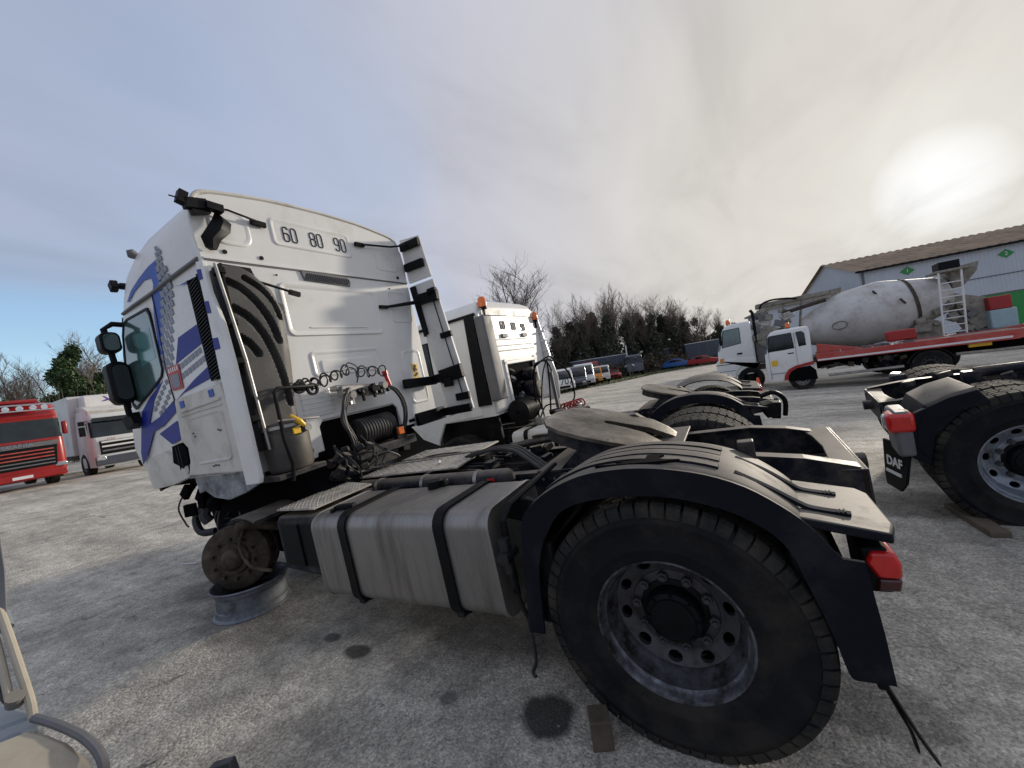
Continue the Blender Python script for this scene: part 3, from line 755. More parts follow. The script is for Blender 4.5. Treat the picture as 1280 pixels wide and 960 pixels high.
# ================================================================== tractor unit with the white and blue cab
TR = thing('tractor_truck', 'white cab tractor unit with blue racing stripes, front wheels missing, nearest truck', 'truck', (-0.0253, -0.0266, 0.1156), (-0.05326, 0.05073, 0))
rear_chassis(TR, fenders=(1,), wheels=(1, -1))
full_fender(TR)
b = MB(); b.bx(-0.73, -0.655, 0.95, 1.165, 0.69, 0.845); tl_ = b.build('tail_lamp', MT['black'], TR, bevel=0.012)
b = MB(); b.prism([(-0.752, 0.745), (-0.756, 0.79), (-0.745, 0.832), (-0.685, 0.836), (-0.665, 0.80), (-0.69, 0.745)], 'Y', 1.0, 1.178); b.build('lens', MT['redlens'], tl_, bevel=0.010, fix=True)
b = MB(); b.prism([(-0.742, 0.70), (-0.752, 0.742), (-0.69, 0.742), (-0.68, 0.70)], 'Y', 1.0, 1.174); b.build('lower_lens', make_mat('dark_red_lens', (0.06, 0.008, 0.008), 0.25, coat=0.5), tl_, bevel=0.008, fix=True)
b = MB(); b.bx(0.46, 0.60, 0.58, 1.20, 0.45, 0.86); b.build('dark_gap_block', MT['black'], TR, bevel=0.02)  # black block, added so the gap ahead of the wheel reads dark
def strip_pts(P, y): return [(x, y, z) for x, z in P]
# mudflap with two torn straps
b = MB()
ring = []
for x, z, ya, yb in ((-0.60, 0.86, 0.66, 1.235), (-0.628, 0.70, 0.66, 1.238), (-0.65, 0.55, 0.67, 1.24), (-0.655, 0.40, 0.70, 1.235)):
    ring.append([(x, ya, z), (x, yb, z), (x + 0.03, yb, z), (x + 0.03, ya, z)])
b.loft(ring)
b.build('mud_flap', MT['black'], TR, bevel=0.006, fix=True)
b = MB()
for pts, w in (([(-0.64, 1.21, 0.42), (-0.67, 1.215, 0.32), (-0.69, 1.20, 0.25), (-0.70, 1.19, 0.17)], 0.016), ([(-0.65, 1.22, 0.41), (-0.685, 1.22, 0.31), (-0.71, 1.22, 0.24), (-0.745, 1.20, 0.15)], 0.016)):
    b.tube(bez(pts, 4), [w] * 12 + [w * 0.5], 6, flat=0.35)
b.build('torn_rubber_strap', MT['black'], TR)
# black redaction scribble over the mudguard, added as a flat patch
b = MB()
rnd = random.Random(11)
yy = [1.13, 1.165, 1.19]
pl = [(0.17, 1.20), (0.06, 1.195), (0.055, 1.175), (0.09, 1.165), (0.06, 1.15), (0.04, 1.125), (0.02, 1.10), (-0.06, 1.10), (-0.10, 1.115), (-0.085, 1.14), (-0.09, 1.165), (-0.115, 1.18), (-0.17, 1.195), (-0.08, 1.205)]
b.prism([(x, y) for x, y in pl], 'Z', 1.188, 1.200)
b.build('black_scribble_patch', MT['void'], TR, fix=True)
b = MB(); b.bx(-0.60, -0.45, 0.62, 1.20, 0.50, 0.84); b.build('dark_gap_block', MT['black'], TR, bevel=0.02)  # black block, added to darken the gap behind the wheel
# small upright block behind the arch and mudguard stays
b = MB(); b.bx(-0.42, -0.35, 0.60, 0.66, 0.98, 1.10); b.build('mudguard_stay', MT['frame'], TR, bevel=0.006)
b = MB(); b.tube([(0.62, 0.43, 0.80), (0.64, 0.95, 0.80), (0.62, 1.20, 0.80)], 0.02, 8); b.tube([(0.66, 0.44, 0.94), (0.62, 0.8, 0.97), (0.60, 1.2, 0.86)], 0.015, 8); b.build('mudguard_bracket', MT['frame'], TR)

# ---- fuel tank 
def tank(parent, x0, x1, yi, yo, zb, zt, straps, mat=None, s=1):
    b = MB(); r = 0.10
    def sec(x, off): return [(x, y * s, z) for y, z in rrect(yi + off, yo - off, zb + off, zt - off, r - off * 0.6, 6)]
    b.loft([sec(x0 + 0.012, 0.05), sec(x0 + 0.006, 0.015), sec(x0, 0.004), sec(x0 + 0.01, 0.0), sec(x0 + 0.022, 0.0), sec(x0 + 0.026, 0.006), sec(x0 + 0.034, 0.006), sec(x1 - 0.034, 0.006), sec(x1 - 0.026, 0.006), sec(x1 - 0.022, 0.0), sec(x1, 0.004), sec(x1 - 0.006, 0.015), sec(x1 - 0.012, 0.05)])
    t = b.build('fuel_tank', mat or MT['alu'], parent, smooth=40, fix=True)
    for sx in straps:
        b = MB(); w = 0.035
        rr = rrect(yi - 0.008, yo + 0.008, zb - 0.008, zt + 0.008, r, 6)
        ri = rrect(yi + 0.004, yo - 0.004, zb + 0.004, zt - 0.004, r - 0.008, 6)
        b.loft([[(sx - w, y * s, z) for y, z in ri], [(sx - w, y * s, z) for y, z in rr], [(sx + w, y * s, z) for y, z in rr], [(sx + w, y * s, z) for y, z in ri]], caps=False)
        o = b.build('tank_strap', MT['black'], parent, smooth=40, fix=True)
        b = MB(); b.bx(sx - 0.025, sx + 0.025, (yo - 0.06) * s, (yo - 0.02) * s, zb - 0.005, zb + 0.05)
        b.build('strap_bolt', MT['frame'], o, bevel=0.003)
    return t
tk = tank(TR, 0.81, 2.31, 0.60, 1.19, 0.40, 1.0, (1.14, 1.97))
b = MB(); b.cyl((1.55, 0.70, 0.99), (1.55, 0.70, 1.045), 0.055, 20); b.bx(1.46, 1.60, 0.655, 0.70, 0.99, 1.04); b.build('filler_cap', MT['black'], tk, bevel=0.006)
b = MB(); b.box((2.08, 1.05, 1.012), (0.16, 0.05, 0.03), (0, 0, 12)); b.box((2.15, 1.10, 0.97), (0.03, 0.03, 0.09)); b.build('bent_clip', MT['black'], tk, bevel=0.004)
# bracket between tank and mudguard: black upright with an angled top and hose coupling
b = MB()
b.prism([(0.60, 0.985), (0.66, 1.005), (0.80, 0.97), (0.80, 0.90), (0.70, 0.88), (0.66, 0.60), (0.655, 0.42), (0.60, 0.42)], 'Y', 0.98, 1.02)
b.tube([(0.70, 0.50, 1.03), (0.69, 0.8, 1.03), (0.72, 1.08, 1.0), (0.74, 1.14, 0.94), (0.75, 1.14, 0.55)], 0.024, 8, flat=0.6)
b.build('side_bracket', MT['black'], TR, bevel=0.004, fix=True)
b = MB()
b.cyl((0.74, 1.17, 0.86), (0.74, 1.17, 0.80), 0.03, 14); b.cyl((0.74, 1.10, 0.77), (0.74, 1.215, 0.77), 0.032, 14); b.cyl((0.74, 1.17, 0.74), (0.74, 1.17, 0.68), 0.024, 12); b.tube(bez([(0.74, 1.17, 0.7), (0.76, 1.12, 0.5), (0.74, 1.1, 0.38)], 5), 0.014, 8)
b.build('fuel_filter', MT['hose'], TR)
b = MB(); b.tube(bez([(0.72, 1.14, 0.42), (0.70, 1.17, 0.30), (0.705, 1.18, 0.22), (0.73, 1.19, 0.17), (0.71, 1.2, 0.16)], 5), 0.009, 6); b.build('hanging_cable', MT['hose'], TR)
# battery box and front wheel arch ahead of the tank
b = MB(); b.prism([(2.36, 0.52), (2.36, 0.98), (2.80, 0.98), (2.86, 0.93), (2.86, 0.56)], 'Y', 0.50, 1.12); b.build('battery_box', MT['frame'], TR, bevel=0.02, fix=True)
b = MB(); b.bx(2.40, 2.80, 1.12, 1.128, 0.60, 0.92); b.bx(2.56, 2.60, 1.128, 1.14, 0.60, 0.92); b.build('battery_cover', MT['black'], TR, bevel=0.004)
b = MB()
ring = []
for k in range(6):
    a = rad(60 - 9 * k); cx, cz, rr = 3.42, 0.46, 0.56
    a = rad(112 - 9 * k)
    x = 3.30 + rr * math.cos(a) ; z = 0.44 + rr * math.sin(a)
    ring.append([(x, 0.78, z), (x, 1.15, z), (x + 0.015 * math.cos(a) + 0.008, 1.165, z - 0.01), (x, 1.15, z - 0.035), (x, 0.78, z - 0.02)])
b.loft(ring); b.build('front_wheel_arch', MT['frame'], TR, smooth=40, fix=True)
# chequered steps
def checker(name, corners, th=0.012):
    A, B_, C, D = [Vector(c) for c in corners]
    b = MB(); n = (B_ - A).cross(D - A).normalized()
    if n.z < 0: n = -n
    vs = [A, B_, C, D] + [p - n * th for p in (A, B_, C, D)]
    b.add(vs, [(0, 1, 2, 3), (7, 6, 5, 4), (0, 4, 5, 1), (1, 5, 6, 2), (2, 6, 7, 3), (3, 7, 4, 0)])
    o = b.build(name, MT['tread'], TR, smooth=0, fix=True)
    d = MB(); nu = int((B_ - A).length / 0.045); nv = int((D - A).length / 0.035)
    U = (B_ - A).normalized(); V = n.cross(U).normalized()
    for i in range(nu):
        for j in range(nv):
            u = (i + 0.5) / nu; v = (j + 0.5) / nv
            p = A * (1 - u) * (1 - v) + B_ * u * (1 - v) + C * u * v + D * (1 - u) * v
            s = 1 if (i + j) % 2 else -1
            w = (U + V * s).normalized(); q = n.cross(w)
            d.add([p - w * 0.018, p + q * 0.005, p + w * 0.018, p - q * 0.005, p + n * 0.006], [(0, 3, 4), (3, 2, 4), (2, 1, 4), (1, 0, 4)])
    t = d.build('raised_pattern', MT['tread'], o, smooth=0, kind='stuff', fix=True)
    return o
checker('catwalk_plate', [(3.00, 0.40, 1.03), (1.62, 0.34, 1.03), (1.70, -0.12, 1.03), (3.05, -0.05, 1.03)])
checker('step_plate', [(2.80, 1.12, 1.035), (2.33, 1.12, 1.035), (2.30, 0.62, 1.035), (2.80, 0.50, 1.035)])
checker('catwalk_plate', [(2.7, -0.12, 1.035), (1.75, -0.18, 1.035), (1.75, -0.52, 1.035), (2.7, -0.5, 1.035)])
b = MB()
for x in (1.9, 2.4, 2.9): b.bx(x - 0.02, x + 0.02, -0.4, 0.4, 0.955, 1.017)
b.build('catwalk_support', MT['frame'], TR)
# air tanks beside the rail, with steel bands
for (x0, x1, y, z, r) in ((1.02, 2.62, 0.50, 0.965, 0.065), (1.2, 1.75, 0.53, 0.83, 0.07)):
    b = MB(); b.tube([(x0, y, z), (x0 + 0.02, y, z), (x0 + 0.05, y, z), (x1 - 0.05, y, z), (x1 - 0.02, y, z), (x1, y, z)], [r * 0.3, r * 0.8, r, r, r * 0.8, r * 0.3], 20)
    at = b.build('air_tank', MT['frame'], TR, smooth=50)
    for k in (0.18, 0.50, 0.82):
        x = x0 + (x1 - x0) * k
        b = MB(); b.lathe([(r + 0.002, -0.015), (r + 0.006, -0.015), (r + 0.006, 0.015), (r + 0.002, 0.015)], c=(x, y, z), ax='X', n=20); b.build('tank_band', MT['steel'], at)
b = MB(); b.bx(1.14, 1.20, 0.562, 0.567, 0.94, 0.985); b.build('red_label', MT['redlens'], TR)
# pipes, hoses and cables between the rails
rnd = random.Random(21)
for k in range(16):
    y = rnd.uniform(-0.36, 0.36); z = rnd.uniform(0.93, 1.02)
    x0 = rnd.uniform(2.2, 3.0); x1 = rnd.uniform(0.9, 1.6)
    pts = [(x0, y, z), ((x0 * 2 + x1) / 3, y + rnd.uniform(-0.08, 0.08), z + rnd.uniform(-0.02, 0.045)), ((x0 + 2 * x1) / 3, y + rnd.uniform(-0.08, 0.08), z + rnd.uniform(-0.02, 0.045)), (x1, y * 0.6 + rnd.uniform(-0.06, 0.06), z - 0.03)]
    b = MB(); b.tube(bez(pts, 6), rnd.choice((0.007, 0.010, 0.014)), 6)
    b.build('air_line' if k % 2 else 'wiring_harness', MT['hose'] if k % 4 else MT['grease'], TR)
for dy in (0, 0.045, 0.09):
    b = MB(); b.tube(bez([(1.75, -0.05 + dy, 1.03), (1.45, 0.0 + dy, 1.075), (1.2, 0.06 + dy, 1.07), (1.0, 0.16 + dy, 0.99), (0.9, 0.2 + dy, 0.93)], 6), 0.017, 8); b.build('thick_hose', MT['hose'], TR)
b = MB(); b.cyl((1.35, -0.10, 1.05), (0.82, -0.16, 1.08), 0.030, 12); b.bx(0.80, 1.15, -0.20, -0.12, 1.09, 1.115); b.cyl((1.45, 0.12, 1.0), (1.45, 0.12, 1.07), 0.03, 10); b.build('steel_pipe', MT['grease'], TR)
b = MB()
for k in range(14):
    x = 0.9 + rnd.uniform(0, 0.8); y = rnd.uniform(-0.34, 0.30); s = rnd.uniform(0.025, 0.06)
    b.box((x, y, 0.955 + s / 2), (s * 2, s * 1.3, s), (0, rnd.uniform(-15, 15), rnd.uniform(0, 90)))
b.build('valve_block', MT['frame'], TR, bevel=0.004)
b = MB(); b.box((1.95, 0.18, 1.05), (0.035, 0.05, 0.018), (10, 0, 30)); b.build('white_tag', MT['litter'], TR)
b = MB(); b.bx(0.85, 3.0, -0.40, 0.40, 0.86, 0.90); b.build('gearbox_cover', MT['void'], TR)
# engine mass, widened in near-black to fill in the under-cab shade
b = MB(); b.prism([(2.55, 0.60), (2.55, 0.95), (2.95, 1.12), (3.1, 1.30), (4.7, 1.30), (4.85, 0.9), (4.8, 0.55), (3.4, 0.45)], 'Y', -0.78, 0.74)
b.build('engine_shade_mass', MT['void'], TR, bevel=0.03, fix=True)
rnd = random.Random(8)
b = MB()
for k in range(60):
    x = rnd.uniform(2.9, 4.7); s = rnd.uniform(0.03, 0.09)
    b.box((x, rnd.uniform(0.34, 0.50), rnd.uniform(0.62, 1.25)), (s * 1.6, s, s), (rnd.uniform(-30, 30), rnd.uniform(-30, 30), rnd.uniform(-30, 30)))
b.build('engine_fittings', MT['frame'], TR, bevel=0.006)
for k in range(9):
    x = rnd.uniform(3.0, 4.6); b = MB()
    b.tube(bez([(x, 0.45, 1.25), (x + rnd.uniform(-0.1, 0.1), rnd.uniform(0.5, 0.8), rnd.uniform(0.85, 1.1)), (x + rnd.uniform(-0.2, 0.2), rnd.uniform(0.5, 0.8), rnd.uniform(0.7, 0.9)), (x - 0.2, 0.42, 0.72)], 6), rnd.choice((0.010, 0.015, 0.022)), 7)
    b.build('engine_hose', MT['hose'], TR)
# front axle, springs, hubs without wheels
b = MB(); b.tube([(3.85, 0.95, 0.60), (3.85, 0.7, 0.55), (3.85, 0.5, 0.47), (3.85, -0.5, 0.47), (3.85, -0.7, 0.55), (3.85, -0.95, 0.6)], 0.06, 10); b.build('front_axle', MT['frame'], TR)
for s in (1, -1):
    b = MB(); b.tube(bez([(3.0, 0.43 * s, 0.72), (3.4, 0.43 * s, 0.60), (3.85, 0.43 * s, 0.55), (4.3, 0.43 * s, 0.60), (4.75, 0.43 * s, 0.72)], 6), 0.045, 8, flat=0.5)
    b.build('leaf_spring', MT['frame'], TR)
    b = MB()
    pr = [(0.0, 0.135), (0.055, 0.132), (0.075, 0.115), (0.085, 0.09), (0.115, 0.085), (0.125, 0.06), (0.175, 0.055), (0.19, 0.045), (0.23, 0.045), (0.252, 0.03), (0.256, 0.0), (0.252, -0.10), (0.262, -0.11), (0.262, -0.15), (0.22, -0.17), (0.08, -0.19), (0.0, -0.19)]
    b.lathe([(r * 1.14, h) for r, h in pr], n=48, sgn=s)
    dr = b.build('brake_drum', MT['rust'], TR, smooth=35, fix=True)
    dr.location = (3.79, 1.03 * s, 0.58); dr.rotation_euler = (rad(4), 0, rad(38) if s > 0 else rad(30))
    for k in range(10):
        a = 2 * PI * (k + 0.5) / 10
        c = (0.175 * math.cos(a), 0, 0.175 * math.sin(a))
        b = MB(); b.cyl((c[0], 0.05 * s, c[2]), (c[0], 0.10 * s, c[2]), 0.015, 8); b.build('wheel_stud', MT['rust'], dr)
b = MB(); b.tube(bez([(3.55, 0.75, 0.75), (3.65, 0.98, 0.86), (3.72, 1.0, 0.78)], 5), 0.05, 8); b.tube(bez([(3.7, 0.95, 0.84), (3.5, 1.12, 0.72), (3.3, 1.16, 0.58), (3.12, 1.10, 0.52)], 6), 0.014, 7); b.build('steering_arm', MT['rust'], TR, smooth=50)
for (p, r) in (([(4.35, 0.9, 1.12), (4.5, 1.0, 0.95), (4.42, 1.02, 0.80), (4.30, 0.95, 0.78)], 0.035), ([(4.2, 0.8, 1.2), (4.28, 1.0, 1.0), (4.25, 1.0, 0.9)], 0.05), ([(4.5, 1.02, 1.25), (4.62, 1.08, 1.08), (4.55, 1.08, 0.92), (4.5, 1.08, 0.88)], 0.008), ([(4.05, 0.9, 1.15), (4.1, 1.0, 0.85), (4.0, 1.0, 0.62)], 0.012)):
    b = MB(); b.tube(bez(p, 5), r, 8); b.build('torn_hose', MT['hose'], TR)

# ---- cab shell
LV = [(1.36, 5.02, 1.10), (1.55, 5.30, 1.12), (1.75, 5.38, 1.13), (1.98, 5.30, 1.135), (2.18, 5.16, 1.14), (2.45, 5.10, 1.14), (2.70, 5.02, 1.14), (2.90, 4.93, 1.135), (3.06, 4.85, 1.13), (3.20, 4.72, 1.135), (3.34, 4.56, 1.135), (3.45, 4.34, 1.12), (3.52, 4.08, 1.10), (3.575, 3.85, 1.05), (3.62, 3.66, 0.92), (3.655, 3.5, 0.70), (3.675, 3.36, 0.4)]
def cab_ring(z, xf, w, x0=3.0, rf=0.26, rr=0.05, dz=0.0, off=0.0, n=7):
    xf += off; w += off; x0 -= off * 0
    rf = min(rf, w * 0.8, (xf - x0) * 0.45); rr = min(rr, w * 0.3)
    pts = []
    for cx, cy, r, a in ((xf - rf, w - rf, rf, 0), (x0 + rr, w - rr, rr, 90), (x0 + rr, -w + rr, rr, 180), (xf - rf, -w + rf, rf, 270)):
        for k in range(n + 1):
            t = rad(a + 90 * k / n); pts.append((cx + r * math.cos(t), cy + r * math.sin(t), z))
    return pts
b = MB()
rings = [cab_ring(z, xf, w) for z, xf, w in LV]
b.loft(rings)
cabo = b.build('cab_shell', MT['white'], TR, smooth=50, fix=True)
# rear wall with the notch for the engine hump, crowned roof edge
wall = [(1.13, 1.32), (1.145, 2.0), (1.14, 3.06), (1.155, 3.30), (1.14, 3.45), (1.07, 3.585), (0.95, 3.632), (0.5, 3.685), (0, 3.70), (-0.5, 3.685), (-0.95, 3.632), (-1.07, 3.585), (-1.14, 3.45), (-1.155, 3.30), (-1.14, 3.06), (-1.145, 2.0), (-1.13, 1.32),
        (-0.72, 1.30), (-0.70, 1.36), (-0.50, 1.36), (-0.49, 1.57), (-0.44, 1.62), (0.44, 1.62), (0.49, 1.57), (0.49, 1.34), (0.56, 1.34), (0.57, 1.30), (0.75, 1.30), (0.78, 1.34), (0.80, 1.32)]
b = MB(); b.prism(wall, 'X', 2.975, 3.03)
rw = b.build('rear_wall', MT['white'], TR, bevel=0.012, smooth=30, fix=True)
# rolled roof edge and horizontal seam
b = MB(); b.tube(bez([(2.985, 1.10, 3.50), (2.98, 1.07, 3.585), (2.98, 0.95, 3.635), (2.98, 0.5, 3.69), (2.98, 0, 3.705), (2.98, -0.5, 3.69), (2.98, -0.95, 3.635), (2.98, -1.07, 3.585), (2.985, -1.10, 3.50)], 5), 0.018, 8); b.build('roof_edge', MT['cream'], rw)
b = MB(); b.bx(2.962, 2.976, -1.13, 1.12, 3.062, 3.078); b.build('seam_lip', MT['white'], rw, bevel=0.003)
b = MB(); b.bx(2.970, 2.9745, -1.12, 1.11, 3.050, 3.061); b.build('seam_sealant', MT['grey'], rw)
def emboss(y0, y1, z0, z1, r=0.06, h=0.016, sl=0.025, ring=True, x=2.975, poly=None):
    b = MB()
    def rr(o): return rrect(y0 + o, y1 - o, z0 + o, z1 - o, max(0.005, r - o * 0.6), 5)
    rings = [[(x - d, y, z) for y, z in rr(o)] for o, d in (((0, -0.002), (0.010, h), (sl * 0.9, h), (sl * 1.6, 0.003), (sl * 1.6 + 0.004, 0.002)) if ring else ((0, -0.002), (sl * 0.6, h), (sl * 0.6 + 0.01, h)))]
    b.loft(rings, caps=False)
    last = rings[-1]; b.add(last, [tuple(range(len(last)))])
    return b.build('pressed_panel', MT['white'], rw, smooth=50, fix=True)
emboss(-0.36, 0.52, 3.27, 3.54, 0.05, 0.008)
emboss(0.70, 1.02, 3.20, 3.52, 0.10, 0.008)
emboss(-1.02, -0.66, 3.18, 3.52, 0.06, 0.006)
emboss(-0.56, 0.58, 2.42, 2.93, 0.07, 0.014, 0.03)
emboss(-0.42, 0.43, 2.02, 2.28, 0.05, 0.010)
emboss(-0.33, 0.34, 2.05, 2.19, 0.03, 0.012, 0.02, ring=False)
emboss(-1.08, -0.72, 2.55, 2.95, 0.06, 0.008)
emboss(-1.06, -0.74, 1.55, 2.22, 0.06, 0.008)
emboss(0.30, 0.62, 1.66, 1.92, 0.02, 0.006, 0.02, ring=False)
b = MB(); b.bx(2.966, 2.9745, -0.33, 0.35, 2.498, 2.512); b.bx(2.968, 2.9745, -0.02, 0.25, 3.295, 3.302)
for k in range(5): b.bx(2.966, 2.9745, 0.28, 0.62, 1.70 + k * 0.045, 1.710 + k * 0.045)
b.build('pressed_line', MT['white'], rw, bevel=0.003)
for (y, z) in ((0.95, 3.14), (0.66, 3.13), (-0.98, 3.12)):
    b = MB(); b.cyl((2.972, y, z), (2.966, y, z), 0.018, 12); b.build('rubber_plug', MT['black'], rw)
for (y, z) in ((0.56, 2.99), (-0.80, 2.97), (0.2, 2.995)):
    b = MB(); b.cyl((2.973, y, z), (2.966, y, z), 0.008, 8); b.build('screw', MT['black'], rw)
# vent with slanted ribs
b = MB(); b.prism([(0.32, 3.055), (0.30, 2.965), (-0.22, 2.945), (-0.235, 3.0), (-0.20, 3.04)], 'X', 2.958, 2.976); vt = b.build('air_vent', MT['grey'], rw, bevel=0.005, fix=True)
for k in range(22):
    y = 0.29 - k * 0.0225
    b = MB(); b.tube([(2.955, y, 2.972 - 0.0008 * k), (2.955, y - 0.035, 3.036 - 0.0008 * k)], 0.0035, 4); b.build('rib', MT['black'], vt)
# small label plates at the bottom tabs
for y in (0.66, -0.66):
    b = MB(); b.bx(2.966, 2.975, y - 0.085, y + 0.085, 1.335, 1.42); e = b.build('tab', MT['white'], rw, bevel=0.01)
    b = MB(); b.bx(2.963, 2.9655, y - 0.05, y + 0.05, 1.36, 1.395); b.build('slot', MT['black'], e)
# speed plates 60 80 90
def digit(ch, y, z, w, h, x, parent, mat, r=0.007, sy=-1):
    c = 0.28 * w
    def P(u, v): return (x, y + sy * u * w, z + v * h)
    loops = {'0': [[(.25, 0), (.75, 0), (1, .12), (1, .88), (.75, 1), (.25, 1), (0, .88), (0, .12), (.25, 0)]],
             '6': [[(1, .85), (.75, 1), (.25, 1), (0, .88), (0, .12), (.25, 0), (.75, 0), (1, .12), (1, .45), (.75, .56), (.05, .56)]],
             '8': [[(.25, 0), (.75, 0), (1, .1), (1, .42), (.8, .52), (.2, .52), (0, .62), (0, .9), (.25, 1), (.75, 1), (1, .9), (1, .62), (.8, .52), (.2, .52), (0, .42), (0, .1), (.25, 0)]],
             '9': [[(0, .15), (.25, 0), (.75, 0), (1, .12), (1, .88), (.75, 1), (.25, 1), (0, .88), (0, .56), (.25, .45), (.95, .45)]]}
    b = MB()
    for lp in loops[ch]:
        b.tube([P(u, v) for u, v in lp], r, 4)
    o = b.build('digit', mat, parent, smooth=0)
    return o
for txt, yc in (('60', 0.40), ('80', 0.125), ('90', -0.155)):
    for i, ch in enumerate(txt):
        digit(ch, yc - i * 0.078, 3.33, 0.052, 0.135, 2.971, rw, MT['black'], 0.0062)
# yellow warning sticker
b = MB(); b.bx(2.970, 2.9738, -0.965, -0.865, 1.86, 2.04); yk = b.build('warning_sticker', MT['yellow'], rw)
b = MB()
b.prism([(-0.88, 1.97), (-0.91, 2.03), (-0.945, 2.02), (-0.93, 1.99), (-0.95, 1.95), (-0.92, 1.96), (-0.90, 1.93)], 'X', 2.9665, 2.9698)
b.prism([(-0.875, 1.90), (-0.93, 1.935), (-0.95, 1.91), (-0.90, 1.88)], 'X', 2.9665, 2.9698)
b.build('sticker_figure', MT['black'], yk, fix=True)
# hump opening: near-black block for its unlit inside, and a ribbed rubber bellows
b = MB(); b.bx(2.992, 3.9, -0.485, 0.485, 1.0, 1.61); b.build('hump_void_block', MT['void'], TR)
b = MB(); pr = [(0.02, 0.0)]
for k in range(12): pr += [(0.125, k * 0.036 + 0.004), (0.135, k * 0.036 + 0.012), (0.135, k * 0.036 + 0.024), (0.125, k * 0.036 + 0.032)]
pr += [(0.02, 0.44)]
b.lathe(pr, c=(2.90, -0.25, 1.42), ax='Y', n=28); b.build('ribbed_air_bellows', MT['hose'], TR, fix=True)
b = MB(); b.bx(2.75, 3.0, -0.45, 0.45, 1.16, 1.25); b.bx(2.80, 2.9, -0.2, 0.35, 1.05, 1.16); b.build('cab_lock_beam', MT['frame'], TR, bevel=0.01)
b = MB(); b.box((2.74, -0.24, 1.33), (0.03, 0.075, 0.075)); og = b.build('orange_connector', MT['orange'], TR, bevel=0.006)
b = MB(); b.box((2.78, -0.25, 1.31), (0.06, 0.13, 0.15)); b.box((2.8, -0.3, 1.18), (0.08, 0.1, 0.16), (10, 0, 0)); b.build('plug_socket', MT['black'], TR, bevel=0.008)

# ---- stickers on the cab side (thin film) : polygons in (x, z)
def decal(name, poly, y, mat, parent=None, th=0.003):
    b = MB(); b.prism(poly, 'Y', y, y + th); return b.build(name, mat, parent or cabo, fix=True, smooth=0)
YS = 1.142
decal('blue_stripe', [(3.698, 3.285), (3.70, 3.095), (3.737, 2.954), (4.0, 2.41), (4.15, 2.33), (4.30, 2.255), (4.20, 2.27), (4.03, 2.40), (4.02, 2.607), (3.965, 2.869), (3.896, 3.027), (3.829, 3.121), (3.843, 3.179), (3.998, 3.201), (4.229, 3.174), (4.40, 3.125), (4.44, 3.13), (4.30, 3.20), (4.067, 3.25), (3.846, 3.281)], YS - 0.004, MT['midblue'])
decal('blue_stripe', [(3.613, 2.585), (3.18, 2.615), (3.18, 2.46), (3.769, 2.387)], YS, MT['blue'])
decal('blue_stripe', [(3.18, 2.27), (3.18, 2.165), (3.763, 2.124), (3.92, 2.09), (3.673, 2.157), (3.511, 2.2)], YS, MT['blue'])
decal('blue_stripe', [(4.10, 2.30), (4.45, 2.20), (4.706, 2.099), (4.85, 1.90), (4.98, 1.70), (5.00, 1.58), (4.90, 1.62), (4.549, 1.873), (4.319, 1.899), (3.986, 1.992), (3.986, 2.094), (4.348, 1.992), (4.611, 1.955), (4.377, 2.158)], YS, MT['blue'])
decal('blue_stripe', [(4.44, 1.838), (4.012, 1.91), (4.001, 1.746), (4.224, 1.71)], YS, MT['blue'])
decal('blue_stripe', [(3.463, 2.985), (3.27, 2.949), (3.20, 2.96), (3.371, 2.97)], YS, MT['midblue'])
